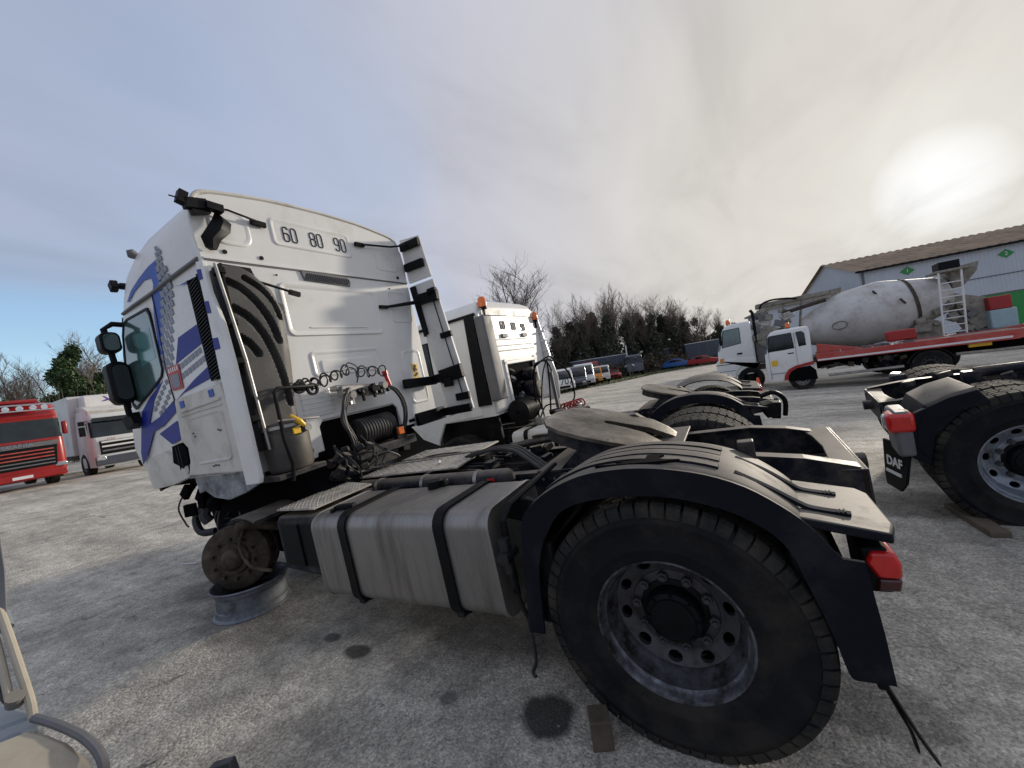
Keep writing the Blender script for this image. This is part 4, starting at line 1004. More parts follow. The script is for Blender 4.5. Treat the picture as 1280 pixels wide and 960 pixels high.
CHK = [[(3.644,3.385),(3.599,3.379),(3.596,3.339),(3.64,3.345)],[(3.605,3.345),(3.559,3.34),(3.554,3.299),(3.6,3.305)],[(3.664,3.339),(3.614,3.333),(3.609,3.291),(3.658,3.296)],[(3.621,3.295),(3.57,3.291),(3.563,3.247),(3.614,3.251)],[(3.685,3.288),(3.631,3.284),(3.623,3.238),(3.677,3.241)],[(3.638,3.241),(3.582,3.238),(3.573,3.191),(3.629,3.193)],[(3.709,3.232),(3.649,3.23),(3.639,3.18),(3.699,3.182)],[(3.585,3.191),(3.528,3.189),(3.518,3.141),(3.575,3.142)],[(3.651,3.179),(3.589,3.178),(3.577,3.127),(3.639,3.127)],[(3.721,3.166),(3.655,3.166),(3.642,3.112),(3.708,3.112)],[(3.585,3.123),(3.521,3.123),(3.509,3.07),(3.572,3.07)],[(3.655,3.108),(3.587,3.109),(3.573,3.054),(3.64,3.052)],[(3.736,3.095),(3.665,3.097),(3.65,3.04),(3.72,3.037)],[(3.589,3.049),(3.521,3.051),(3.506,2.996),(3.574,2.993)],[(3.668,3.035),(3.599,3.037),(3.584,2.981),(3.653,2.978)],[(3.75,3.02),(3.679,3.022),(3.663,2.965),(3.735,2.962)],[(3.602,2.976),(3.534,2.979),(3.519,2.923),(3.587,2.919)],[(3.688,2.962),(3.618,2.965),(3.603,2.908),(3.673,2.905)],[(3.783,2.949),(3.711,2.953),(3.695,2.895),(3.767,2.892)],[(3.634,2.907),(3.565,2.91),(3.55,2.854),(3.619,2.85)],[(3.727,2.894),(3.656,2.897),(3.641,2.841),(3.711,2.836)],[(3.822,2.88),(3.75,2.884),(3.734,2.827),(3.807,2.822)],[(3.672,2.839),(3.602,2.843),(3.587,2.787),(3.656,2.782)],[(3.766,2.825),(3.694,2.829),(3.679,2.772),(3.75,2.767)],[(3.863,2.81),(3.789,2.815),(3.773,2.757),(3.847,2.752)],[(3.71,2.77),(3.639,2.775),(3.624,2.718),(3.695,2.713)],[(3.805,2.755),(3.733,2.76),(3.717,2.703),(3.789,2.697)],[(3.903,2.739),(3.829,2.744),(3.813,2.687),(3.887,2.681)],[(3.749,2.7),(3.677,2.706),(3.662,2.649),(3.733,2.643)],[(3.845,2.684),(3.772,2.69),(3.756,2.632),(3.829,2.626)],[(3.944,2.667),(3.869,2.673),(3.853,2.615),(3.928,2.609)],[(3.788,2.629),(3.716,2.636),(3.7,2.579),(3.772,2.572)],[(3.886,2.612),(3.811,2.619),(3.795,2.561),(3.87,2.554)],[(3.986,2.594),(3.909,2.601),(3.893,2.543),(3.97,2.535)],[(3.828,2.558),(3.755,2.565),(3.739,2.508),(3.812,2.5)],[(3.927,2.54),(3.851,2.547),(3.835,2.489),(3.91,2.481)],[(4.028,2.521),(3.951,2.529),(3.934,2.47),(4.012,2.462)],[(3.868,2.486),(3.794,2.494),(3.778,2.436),(3.852,2.428)],[(3.968,2.466),(3.892,2.474),(3.876,2.416),(3.952,2.408)],[(4.071,2.446),(3.992,2.455),(3.976,2.396),(4.054,2.387)],[(3.909,2.412),(3.834,2.421),(3.818,2.364),(3.893,2.354)],[(4.01,2.392),(3.933,2.401),(3.917,2.343),(3.993,2.333)],[(3.343,2.423),(3.289,2.429),(3.278,2.384),(3.332,2.377)],[(3.31,2.348),(3.257,2.355),(3.246,2.31),(3.299,2.303)],[(3.411,2.414),(3.356,2.42),(3.346,2.374),(3.4,2.368)],[(3.378,2.338),(3.324,2.345),(3.313,2.3),(3.367,2.292)],[(3.481,2.404),(3.425,2.411),(3.414,2.365),(3.47,2.358)],[(3.447,2.328),(3.392,2.335),(3.381,2.289),(3.436,2.282)],[(3.552,2.395),(3.495,2.402),(3.484,2.355),(3.541,2.348)],[(3.518,2.318),(3.461,2.325),(3.45,2.279),(3.506,2.271)],[(3.625,2.385),(3.567,2.392),(3.556,2.345),(3.614,2.338)],[(3.59,2.307),(3.532,2.315),(3.521,2.268),(3.578,2.26)],[(3.7,2.375),(3.64,2.382),(3.629,2.335),(3.688,2.327)],[(3.664,2.297),(3.605,2.304),(3.593,2.257),(3.652,2.249)],[(3.776,2.365),(3.715,2.372),(3.703,2.324),(3.764,2.317)],[(3.739,2.286),(3.679,2.293),(3.667,2.246),(3.727,2.237)],[(4.07,2.29),(4.014,2.298),(4.002,2.257),(4.058,2.248)],[(3.978,2.23),(3.924,2.239),(3.912,2.198),(3.966,2.189)],[(4.142,2.253),(4.085,2.262),(4.072,2.22),(4.129,2.211)],[(4.048,2.193),(3.992,2.202),(3.98,2.161),(4.036,2.152)],[(4.215,2.215),(4.157,2.225),(4.144,2.182),(4.202,2.173)],[(4.119,2.156),(4.063,2.165),(4.05,2.123),(4.107,2.114)],[(4.29,2.177),(4.231,2.187),(4.218,2.144),(4.277,2.134)],[(4.192,2.117),(4.134,2.127),(4.122,2.085),(4.179,2.075)],[(4.366,2.138),(4.306,2.148),(4.292,2.105),(4.353,2.095)],[(4.267,2.078),(4.208,2.088),(4.195,2.046),(4.253,2.035)],[(4.444,2.098),(4.382,2.108),(4.369,2.065),(4.43,2.054)],[(4.342,2.038),(4.282,2.048),(4.269,2.006),(4.329,1.995)]]
b = MB()
for P in CHK: b.prism(P, 'Y', YS - 0.001, YS + 0.0015)
b.build('chequer_stickers', MT['greych'], cabo, fix=True, smooth=0)
# red label with a white window
rl = decal('red_label', [(3.946, 2.388), (3.712, 2.38), (3.733, 2.165), (3.93, 2.173)], YS + 0.004, MT['red'])
decal('label_window', [(3.91, 2.31), (3.75, 2.305), (3.762, 2.185), (3.90, 2.19)], YS + 0.0075, MT['greych'], rl)
for k in range(5):
    decal('label_mark', [(3.92 - k * 0.04, 2.37), (3.90 - k * 0.04, 2.37), (3.90 - k * 0.04, 2.33), (3.92 - k * 0.04, 2.33)], YS + 0.0075, MT['white'], rl)
# drip rail seal between roof and side, door outline
b = MB(); b.tube([(4.62, YS - 0.01, 3.065), (4.3, YS + 0.0, 3.062), (3.87, YS + 0.002, 3.055), (3.45, YS + 0.002, 3.066), (3.0, YS + 0.002, 3.066)], 0.016, 6); b.build('drip_seal', MT['grey'], cabo)
b = MB(); b.tube([(3.90, YS, 3.04), (3.905, YS, 2.9), (3.98, YS, 2.4), (3.97, YS, 2.1), (3.96, YS, 1.7), (4.02, YS, 1.42), (4.9, YS - 0.03, 1.40)], 0.006, 4); b.build('door_gap', MT['black'], cabo)
# side window: rubber frame and glass
WN = [(4.70, 2.86), (4.62, 2.955), (4.52, 2.975), (4.071, 2.955), (4.035, 2.90), (4.03, 2.78), (4.048, 2.395), (4.10, 2.34), (4.402, 2.25), (4.80, 2.155), (4.86, 2.20), (4.83, 2.55)]
wcx = sum(p[0] for p in WN) / len(WN); wcz = sum(p[1] for p in WN) / len(WN)
def scl(P, k): return [(wcx + (x - wcx) * k, wcz + (z - wcz) * k) for x, z in P]
b = MB(); 
def ringprism(b, P, k, y0, y1):
    Q = scl(P, k); n = len(P)
    vs = [(x, y0, z) for x, z in P] + [(x, y0, z) for x, z in Q] + [(x, y1, z) for x, z in P] + [(x, y1, z) for x, z in Q]
    for i in range(n):
        j = (i + 1) % n
        b.add([vs[i], vs[j], vs[n + j], vs[n + i], vs[2 * n + i], vs[2 * n + j], vs[3 * n + j], vs[3 * n + i]], [(0, 1, 2, 3), (4, 7, 6, 5), (0, 4, 5, 1), (3, 2, 6, 7)])
ringprism(b, scl(WN, 1.045), 0.945, 1.13, 1.152)
sw = b.build('side_window', MT['black'], cabo, fix=True)
b = MB(); b.prism(WN, 'Y', 1.135, 1.146); b.build('glass', MT['glass'], sw, fix=True)
b = MB(); b.prism([(4.43, 2.80), (4.10, 2.80), (4.11, 2.52), (4.45, 2.50)], 'Y', 1.1462, 1.1475); b.build('window_film', make_mat('green_window_film', (0.06, 0.20, 0.19), 0.12, coat=0.5), sw, fix=True)
# windscreen on the front
b = MB(); rg = []
for z, xf, w in [l for l in LV if 2.15 < l[0] < 3.1]:
    full = cab_ring(z, xf, w, off=0.012); n = 8
    rg.append([full[k] for k in range(5, -1, -1)] + [full[k] for k in range(31, 26, -1)])
b.loft(rg, closed=False); b.build('windscreen', MT['dglass'], TR, smooth=60)
b = MB()
for z in (1.62, 1.74, 1.86): b.bx(5.30, 5.42 - abs(z - 1.74) * 0.2, -0.8, 0.8, z - 0.03, z + 0.03)
b.build('front_grille', MT['black'], TR, bevel=0.01)
# lower corner fairing, creamy, torn at the bottom
b = MB(); rg = []
for x, yo, z0, z1 in ((4.05, 1.15, 1.38, 1.50), (4.4, 1.155, 1.33, 1.66), (4.8, 1.15, 1.31, 1.62), (5.1, 1.08, 1.30, 1.60), (5.28, 0.95, 1.34, 1.62), (5.36, 0.75, 1.40, 1.62)):
    rg.append([(x, yo, z0), (x + 0.01, yo + 0.012, (z0 + z1) / 2), (x, yo, z1), (x - 0.03, yo - 0.04, z1), (x - 0.03, yo - 0.04, z0)])
b.loft(rg); b.build('corner_fairing', MT['cream'], TR, smooth=50, fix=True)
b = MB()
for k in range(7):
    x = 4.9 + 0.05 * k; b.box((x, 1.08 - k * 0.03, 1.30), (0.06, 0.02, 0.05), (10 * k, 20, 30 * k))
b.build('torn_edge', MT['black'], TR)
# storage panel behind the door with recess and dark opening
b = MB(); b.prism([(3.945, 2.09), (3.10, 2.10), (3.00, 1.40), (3.06, 1.365), (4.02, 1.395), (3.925, 1.529), (3.906, 1.645), (4.0, 1.72)], 'Y', 1.10, 1.156); sp = b.build('storage_panel', MT['cream'], TR, bevel=0.012, fix=True)
b = MB()
def ringY(P, offs):
    cx = sum(p[0] for p in P) / len(P); cz = sum(p[1] for p in P) / len(P)
    return [[(cx + (x - cx) * k, y, cz + (z - cz) * k) for x, z in P] for k, y in offs]
PP = rrect(3.16, 3.78, 1.48, 1.90, 0.05, 4)
rg = ringY(PP, ((1.0, 1.155), (0.98, 1.166), (0.93, 1.166), (0.88, 1.158))); b.loft(rg, caps=False); b.add(rg[-1], [tuple(range(len(PP)))])
b.build('pressed_recess', MT['cream'], sp, smooth=50, fix=True)
b = MB(); b.tube([(3.84, 1.158, 1.97), (3.4, 1.16, 1.975), (3.14, 1.158, 1.98)], 0.014, 6); b.tube([(3.88, 1.158, 1.93), (3.5, 1.16, 1.935), (3.14, 1.158, 1.93)], 0.008, 6); b.build('pressed_lip', MT['cream'], sp)
for x, z in ((3.80, 2.03), (3.26, 2.04)):
    b = MB(); b.bx(x - 0.04, x + 0.04, 1.157, 1.162, z - 0.03, z + 0.03); b.build('blue_pad', MT['midblue'], sp)
for x, z in ((3.72, 1.76), (3.70, 1.73), (3.28, 1.74), (3.25, 1.73), (3.50, 1.45), (3.42, 1.45), (3.46, 1.455)):
    b = MB(); b.cyl((x, 1.155, z), (x, 1.168, z), 0.008, 8); b.build('rivet', MT['grey'], sp)
b = MB(); b.prism([(4.20, 1.69), (4.02, 1.705), (3.93, 1.645), (3.95, 1.52), (4.20, 1.44), (4.26, 1.52)], 'Y', 1.12, 1.160); b.build('step_opening', MT['void'], TR, fix=True)
b = MB(); b.bx(4.06, 4.075, 1.16, 1.164, 1.47, 1.68); b.bx(4.12, 4.135, 1.16, 1.164, 1.46, 1.68); b.build('step_rib', MT['black'], TR)
# sill below the panel, grey torn sheet
b = MB(); b.prism([(4.15, 1.39), (3.0, 1.38), (2.98, 1.26), (3.3, 1.17), (3.6, 1.12), (3.85, 1.15), (4.0, 1.22), (4.12, 1.20)], 'Y', 1.04, 1.07)
b.prism([(4.15, 1.40), (3.0, 1.40), (3.0, 1.375), (4.15, 1.37)], 'Y', 1.04, 1.14)
b.build('cab_sill', MT['rimblue'], TR, bevel=0.006, fix=True)
b = MB()
rnd = random.Random(4)
for k in range(14): b.box((4.1 + rnd.uniform(-0.1, 0.35), 1.0 + rnd.uniform(-0.1, 0.1), 1.15 + rnd.uniform(-0.1, 0.13)), (0.12, 0.05, 0.10), (rnd.uniform(0, 90), rnd.uniform(0, 90), rnd.uniform(0, 90)))
b.build('torn_bracket', MT['void'], TR, bevel=0.01)
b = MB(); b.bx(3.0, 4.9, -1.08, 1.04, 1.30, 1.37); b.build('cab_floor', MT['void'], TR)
# slatted black air intake strip behind the door
b = MB(); b.prism([(3.19, 2.95), (3.03, 2.94), (2.985, 2.12), (3.19, 2.135)], 'Y', 1.144, 1.158); sl = b.build('air_intake_strip', MT['void'], TR, fix=True)
for k in range(30):
    z = 2.15 + k * 0.0265
    x1 = 2.99 + (z - 2.12) / 0.82 * 0.045
    b = MB(); b.tube([(3.18, 1.163, z - 0.03 + 0.01), (x1 + 0.01, 1.163, z + 0.012)], 0.0065, 4); b.build('slat', MT['black'], sl, smooth=0)
b = MB(); b.tube([(3.195, 1.158, 2.95), (3.195, 1.158, 2.13)], 0.010, 5); b.tube([(3.03, 1.16, 2.95), (2.985, 1.16, 2.12)], 0.010, 5); b.build('strip_frame', MT['black'], sl)
# left side fairing behind the cab
b = MB(); b.prism([(2.93, 3.01), (2.84, 2.985), (2.83, 2.75), (2.765, 2.5), (2.745, 2.2), (2.765, 1.31), (2.79, 1.27), (2.985, 1.265), (2.975, 2.1), (2.94, 2.6)], 'Y', 1.168, 1.20)
fl = b.build('side_fairing', MT['white'], TR, bevel=0.006, fix=True)
for P in ([(2.93, 2.948), (2.875, 2.935), (2.875, 2.86), (2.93, 2.867)], [(2.93, 2.704), (2.875, 2.69), (2.875, 2.60), (2.93, 2.61)], [(2.945, 2.42), (2.87, 2.41), (2.87, 2.325), (2.95, 2.33)]):
    decal('blue_square', P, 1.2008, MT['blue'], fl)
b = MB(); b.tube([(2.77, 1.15, 2.95), (2.72, 1.12, 2.2), (2.73, 1.10, 1.50)], 0.011, 6); b.build('stay_rod', MT['steel'], TR)
b = MB(); b.prism([(2.77, 2.96), (2.90, 2.96), (2.90, 1.5), (2.78, 1.5)], 'Y', 1.10, 1.115); b.build('fairing_inner_web', MT['black'], TR, fix=True)
for z in (2.9, 2.5, 2.2, 1.75):
    b = MB(); b.box((2.80, 1.12, z), (0.07, 0.07, 0.05), (0, 15, 0)); b.build('hinge', MT['black'], TR, bevel=0.005)
b = MB(); b.prism([(1.02, 3.02), (0.80, 3.01), (0.76, 2.87), (0.98, 2.90)], 'X', 2.93, 2.974); b.tube([(2.90, 1.04, 2.95), (2.86, 0.8, 2.87), (2.86, 0.52, 2.80)], 0.012, 6); b.box((2.87, 0.50, 2.795), (0.03, 0.10, 0.04), (12, 0, 0)); b.build('upper_bracket', MT['black'], TR, fix=True)
# roof corner bracket, rod and flap
b = MB()
b.tube([(2.93, 1.19, 3.46), (2.88, 0.9, 3.46), (2.92, 0.66, 3.44)], 0.010, 6); b.box((2.95, 0.63, 3.435), (0.03, 0.13, 0.045), (4, 0, 0))
b.box((2.90, 1.20, 3.49), (0.06, 0.06, 0.10), (20, 0, 0)); b.box((2.90, 1.12, 3.46), (0.06, 0.16, 0.08), (-8, 0, 0)); b.box((2.88, 1.0, 3.455), (0.06, 0.12, 0.06), (5, 0, 0)); b.box((2.91, 1.09, 3.41), (0.05, 0.13, 0.04), (-15, 0, 0)); b.cyl((2.9, 1.20, 3.48), (2.9, 1.28, 3.485), 0.006, 6)
b.build('roof_fairing_bracket', MT['black'], TR, bevel=0.006)
b = MB(); rg = []
for y, z, w, x in ((0.96, 3.43, 0.02, 2.93), (0.95, 3.36, 0.07, 2.91), (1.0, 3.27, 0.085, 2.89), (1.06, 3.20, 0.07, 2.91), (1.06, 3.13, 0.04, 2.94)):
    rg.append([(x, y - w, z), (x - 0.03, y, z), (x, y + w, z + 0.01), (x + 0.02, y, z)])
b.loft(rg); b.build('rubber_flap', MT['black'], TR, smooth=40, fix=True)
# roof and side lamps
b = MB(); b.cyl((4.58, 1.02, 3.33), (4.66, 1.09, 3.36), 0.035, 10); b.box((4.68, 1.13, 3.36), (0.09, 0.06, 0.09), (0, 20, 0)); b.build('marker_lamp', MT['black'], TR, bevel=0.01)
b = MB(); b.tube([(4.20, 1.06, 3.50), (4.21, 1.10, 3.53), (4.22, 1.13, 3.53)], [0.03, 0.045, 0.03], 12); b.build('marker_lamp', MT['grey'], TR)
# mirrors
b = MB()
b.tube([(4.72, 1.10, 2.98), (4.72, 1.2, 2.99), (4.72, 1.27, 2.94), (4.74, 1.24, 2.5), (4.78, 1.22, 2.10), (4.84, 1.13, 1.98)], 0.026, 8); b.box((4.84, 1.17, 2.03), (0.14, 0.12, 0.12), (0, 20, 10))
b.build('mirror_arm', MT['black'], TR)
b = MB(); b.prism(rrect(1.18, 1.33, 2.70, 2.90, 0.05, 3), 'X', 4.66, 4.80); mu_ = b.build('mirror_housing', MT['black'], TR, bevel=0.025, fix=True)
b = MB(); b.prism(rrect(1.20, 1.31, 2.72, 2.88, 0.04, 3), 'X', 4.654, 4.6595); b.build('mirror_glass', MT['glass'], mu_, fix=True)
b = MB(); b.prism(rrect(1.15, 1.32, 2.20, 2.62, 0.06, 3), 'X', 4.70, 4.86); ml_ = b.build('mirror_housing', MT['black'], TR, bevel=0.03, fix=True)
b = MB(); b.prism(rrect(1.17, 1.29, 2.24, 2.58, 0.05, 3), 'X', 4.694, 4.6995); b.build('mirror_glass', MT['dglass'], ml_, fix=True)

# ---- right side deflector with black hinges
YR = -1.16
b = MB(); b.prism([(2.97, 3.62), (2.655, 3.575), (2.60, 3.05), (2.97, 3.06)], 'Y', YR - 0.03, YR); ru = b.build('side_deflector', MT['white'], TR, bevel=0.004, fix=True)
b = MB(); b.prism([(2.97, 3.02), (2.588, 3.01), (2.42, 1.35), (2.80, 1.30), (2.86, 2.0), (2.93, 2.6)], 'Y', YR - 0.03, YR); rl_ = b.build('side_deflector', MT['white'], TR, bevel=0.004, fix=True)
b = MB(); b.prism([(2.955, 3.0), (2.87, 3.0), (2.83, 2.38), (2.90, 2.35)], 'Y', YR, YR + 0.03); b.build('rubber_seal', MT['black'], TR, bevel=0.005, fix=True)
def slab(name, a, c, w, t, mat=MT['black'], n=6):
    b = MB(); b.tube([a, c], w, 4, flat=t); return b.build(name, mat, TR, bevel=0.004)
for (za, zb_) in ((3.50, 3.49), (3.24, 3.25)):
    b = MB(); b.box((2.80, YR + 0.03, za), (0.30, 0.05, 0.10), (0, -2, 0)); b.build('deflector_hinge', MT['black'], TR, bevel=0.01)
b = MB(); b.tube([(2.93, -0.50, 3.44), (2.90, -0.9, 3.47), (2.82, -1.12, 3.50)], 0.012, 6); b.box((2.95, -0.47, 3.44), (0.03, 0.12, 0.04)); b.build('hinge_arm', MT['black'], TR)
b = MB(); b.box((2.70, YR + 0.05, 2.80), (0.34, 0.07, 0.13), (0, -3, 0)); b.box((2.60, YR + 0.05, 2.84), (0.12, 0.07, 0.10)); b.build('deflector_hinge', MT['black'], TR, bevel=0.012)
b = MB(); b.tube([(2.955, -0.62, 2.735), (2.93, -0.75, 2.745), (2.86, -1.05, 2.78)], [0.012, 0.018, 0.024], 6); b.box((2.955, -0.62, 2.735), (0.03, 0.12, 0.035)); b.build('hinge_arm', MT['black'], TR)
b = MB(); b.box((2.60, YR + 0.04, 1.82), (0.34, 0.07, 0.17), (0, 4, 0)); b.box((2.66, YR + 0.06, 1.72), (0.12, 0.06, 0.10)); b.box((2.90, -0.88, 1.80), (0.05, 0.56, 0.11), (2, 0, 0)); b.box((2.80, YR + 0.05, 1.80), (0.24, 0.06, 0.11)); b.build('deflector_hinge', MT['black'], TR, bevel=0.012)
b = MB(); b.box((2.56, YR + 0.02, 2.30), (0.17, 0.04, 0.07)); b.build('rod_clamp', MT['black'], TR, bevel=0.006)
b = MB(); b.box((2.52, YR + 0.02, 1.52), (0.20, 0.04, 0.09)); b.build('rod_clamp', MT['black'], TR, bevel=0.006)
b = MB(); b.tube([(2.63, YR + 0.035, 2.8), (2.58, YR + 0.035, 2.3), (2.50, YR + 0.035, 1.5)], 0.008, 6); b.build('deflector_rod', MT['black'], TR)
b = MB(); b.box((2.90, -0.93, 1.37), (0.06, 0.50, 0.15), (0, 0, 0)); b.box((2.66, YR + 0.02, 1.37), (0.45, 0.05, 0.10)); b.build('lower_bracket', MT['black'], TR, bevel=0.01)

# ---- dark grey intake duct on the rear wall
def duct():
    rows = []
    L_ = [(1.10, 2.96), (1.10, 2.90), (1.10, 2.80), (1.09, 2.6), (1.085, 2.3), (1.08, 2.0), (1.07, 1.8), (1.05, 1.62)]
    R_ = [(0.93, 2.96), (0.84, 2.92), (0.72, 2.80), (0.66, 2.62), (0.68, 2.3), (0.72, 2.0), (0.745, 1.8), (0.76, 1.62)]
    def ip(T, t):
        f = t * (len(T) - 1); i = min(int(f), len(T) - 2); k = f - i
        return (T[i][0] * (1 - k) + T[i + 1][0] * k, T[i][1] * (1 - k) + T[i + 1][1] * k)
    grooves = [([(0.94, 2.87), (0.84, 2.80), (0.76, 2.70), (0.72, 2.56)], 0.022), ([(1.07, 2.83), (0.98, 2.78), (0.88, 2.66), (0.81, 2.50), (0.785, 2.36)], 0.026), ([(1.07, 2.62), (0.98, 2.55), (0.90, 2.42), (0.85, 2.25), (0.82, 2.05), (0.81, 1.83)], 0.026), ([(1.07, 2.38), (1.02, 2.34), (0.975, 2.26)], 0.026)]
    G = [([(p.x, p.y) for p in bez([Vector((a, c, 0)) for a, c in g], 6)], w) for g, w in grooves]
    def depth(y, z):
        best = 9
        for P, w in G:
            for (a, c), (e, f) in zip(P, P[1:]):
                dx, dz = e - a, f - c; t = max(0, min(1, ((y - a) * dx + (z - c) * dz) / (dx * dx + dz * dz)))
                d = math.hypot(y - a - t * dx, z - c - t * dz) / w
                if d < best: best = d
        return best
    NU, NV = 46, 150; vs = []; fs = []
    for j in range(NV + 1):
        l = ip(L_, j / NV); r = ip(R_, j / NV)
        for i in range(NU + 1):
            u = i / NU; y = l[0] * (1 - u) + r[0] * u; z = l[1] * (1 - u) + r[1] * u
            d = depth(y, z); e = 0.07 if d < 0.8 else (0.07 * (1.25 - d) / 0.45 if d < 1.25 else 0)
            x = 2.80 + e + 0.05 * max(0, (u - 0.75) / 0.25) ** 2
            vs.append((x, y, z))
    for j in range(NV):
        for i in range(NU):
            a = j * (NU + 1) + i; fs.append((a, a + 1, a + NU + 2, a + NU + 1))
    # sides down to the wall
    n0 = len(vs); bd = [i for i in range(NU + 1)] + [j * (NU + 1) + NU for j in range(1, NV + 1)] + [NV * (NU + 1) + i for i in range(NU - 1, -1, -1)] + [j * (NU + 1) for j in range(NV - 1, 0, -1)]
    for k in bd: vs.append((2.97, vs[k][1], vs[k][2]))
    m = len(bd)
    for k in range(m): fs.append((bd[k], bd[(k + 1) % m], n0 + (k + 1) % m, n0 + k))
    b = MB(); b.add(vs, fs)
    return b.build('air_intake_duct', MT['duct'], TR, smooth=30, fix=True)
du = duct()
b = MB(); b.prism([(0.72, 2.74), (0.60, 2.70), (0.60, 2.62), (0.66, 2.55), (0.70, 2.58)], 'X', 2.90, 2.974); b.build('duct_lug', MT['duct'], du, bevel=0.01, fix=True)
b = MB()
b.lathe([(0.02, 1.30), (0.15, 1.30), (0.165, 1.33), (0.17, 1.50), (0.175, 1.60), (0.165, 1.61), (0.165, 1.66), (0.15, 1.68), (0.02, 1.69)], c=(2.80, 0.92, 0), ax='Z', n=30); can = b.build('air_filter_can', make_mat('dull_filter_metal', (0.075, 0.073, 0.068), 0.5, metal=0.4, dirt=DIRT, damt=0.4), TR, fix=True)
b = MB(); b.lathe([(0.172, 1.635), (0.182, 1.635), (0.182, 1.66), (0.172, 1.66)], c=(2.80, 0.92, 0), ax='Z', n=30); b.tube([(2.62, 1.06, 1.70), (2.60, 0.9, 1.68), (2.62, 0.72, 1.66)], 0.010, 6); b.build('clamp_band', MT['steel'], can)
b = MB(); b.tube([(2.63, 0.95, 1.72), (2.60, 0.90, 1.66), (2.60, 0.87, 1.62)], [0.018, 0.024, 0.016], 8); b.bx(2.61, 2.63, 0.90, 0.96, 1.57, 1.62); b.build('yellow_handle', MT['yellow'], TR, bevel=0.004)
b = MB(); b.cyl((2.60, 0.84, 1.60), (2.64, 0.84, 1.60), 0.03, 12); b.build('round_plug', MT['steel'], TR)
b = MB(); b.tube([(2.66, 1.02, 1.22), (2.65, 1.0, 1.35), (2.62, 1.04, 1.55), (2.62, 1.03, 1.92), (2.62, 1.0, 1.945), (2.64, 0.74, 1.93), (2.68, 0.62, 1.93)], 0.014, 8)
b.cyl((2.66, 0.84, 1.93), (2.66, 0.76, 1.93), 0.032, 12); b.build('bent_pipe', MT['black'], TR)
b = MB(); b.lathe([(0.035, -0.012), (0.052, -0.012), (0.052, 0.012), (0.035, 0.012)], c=(2.66, 0.80, 1.93), ax='X', n=20); b.lathe([(0.035, -0.012), (0.052, -0.012), (0.052, 0.012), (0.035, 0.012)], c=(2.66, 0.69, 1.90), ax='X', n=20); b.build('hose_ring', MT['black'], TR)
b = MB(); b.bx(2.66, 2.96, 0.72, 1.12, 1.25, 1.29); b.build('filter_bracket', MT['frame'], TR, bevel=0.005)
# ---- coupling block with air lines
b = MB(); b.box((2.86, 0.06, 1.86), (0.10, 0.58, 0.05), (6, 0, 0)); b.box((2.82, 0.06, 1.82), (0.08, 0.52, 0.10), (6, 0, 0)); cb = b.build('coupling_block', MT['steel'], TR, bevel=0.008)
for i, y in enumerate((0.25, 0.12, -0.02, -0.16)):
    z = 1.82 + (0.06 - y) * 0.10
    b = MB(); b.cyl((2.79, y, z), (2.72, y, z - 0.01), 0.036, 14); b.cyl((2.75, y, z - 0.03), (2.75, y, z - 0.10), 0.016, 8); b.build('air_coupling', MT['black'] if i in (1, 2) else MT['steel'], cb)
b = MB(); b.cyl((2.74, -0.21, 1.93), (2.74, -0.235, 1.82), 0.022, 10); b.cyl((2.74, -0.21, 1.93), (2.74, -0.20, 1.98), 0.03, 10); b.build('red_coupling', MT['redlens'], cb)
rnd = random.Random(31)
for k in range(10):
    y = rnd.uniform(-0.2, 0.3); b = MB(); b.box((2.76 + rnd.uniform(-0.03, 0.03), y, 1.80 + rnd.uniform(-0.08, 0.08)), (0.04, 0.035, 0.03), (rnd.uniform(0, 90), 0, rnd.uniform(0, 40))); b.build('fitting', MT['steel'] if k % 2 else MT['black'], cb, bevel=0.003)
def coil(p0, p1, turns, r, rt, sag=0.0, stretch=None):
    p0, p1 = Vector(p0), Vector(p1); d = p1 - p0; pts = []
    n = turns * 12
    for i in range(n + 1):
        t = i / n; q = stretch(t) if stretch else t
        a_ = 1 + 0.35 * math.sin(i * 0.23 + 1) * math.sin(i * 0.071)
        c = p0 + d * q + Vector((0, 0, -sag * 4 * t * (1 - t)))
        a = 2 * PI * turns * t
        pts.append(c + Vector((math.cos(a) * r, 0.6 * r * math.sin(a * 0.5 + 1), math.sin(a) * r * a_)))
    b = MB(); b.tube(pts, rt, 5); return b.build('coiled_air_line', MT['hose'], TR)
coil((2.70, 0.74, 1.95), (2.74, 0.24, 2.04), 10, 0.045, 0.0075, 0.02, lambda t: t ** 1.5)
coil((2.74, 0.20, 2.0), (2.74, -0.20, 1.99), 6, 0.05, 0.0065, 0.0)
b = MB(); b.tube(bez([(2.73, 0.26, 2.06), (2.73, 0.22, 2.10), (2.73, 0.14, 2.06), (2.74, 0.12, 2.0), (2.76, 0.15, 1.9)], 5), 0.007, 6); b.build('air_line', MT['hose'], TR)
for k in range(7):
    o1 = rnd.uniform(-0.03, 0.03); o2 = rnd.uniform(-0.03, 0.03)
    b = MB(); b.tube(bez([(2.76, 0.25 + o1, 1.86), (2.70, 0.36 + o2, 1.75), (2.69, 0.43 + o1, 1.58), (2.70, 0.37 + o2, 1.38), (2.74, 0.36 + o1, 1.22), (2.80, 0.30 + o2 * 2, 1.06), (2.7 + o2 * 3, 0.1 - k * 0.03, 1.05)], 5), rnd.choice((0.008, 0.012, 0.016)), 6); b.build('air_line', MT['hose'], TR)
for k in range(5):
    o1 = rnd.uniform(-0.025, 0.025); o2 = rnd.uniform(-0.025, 0.025)
    b = MB(); b.tube(bez([(2.77, -0.20 + o1, 1.82), (2.72, -0.28 + o2, 1.76), (2.71, -0.34 + o1, 1.6), (2.73, -0.33 + o2, 1.42), (2.80, -0.28 + o1, 1.28)], 5), rnd.choice((0.010, 0.014)), 6); b.build('air_line', MT['hose'], TR)
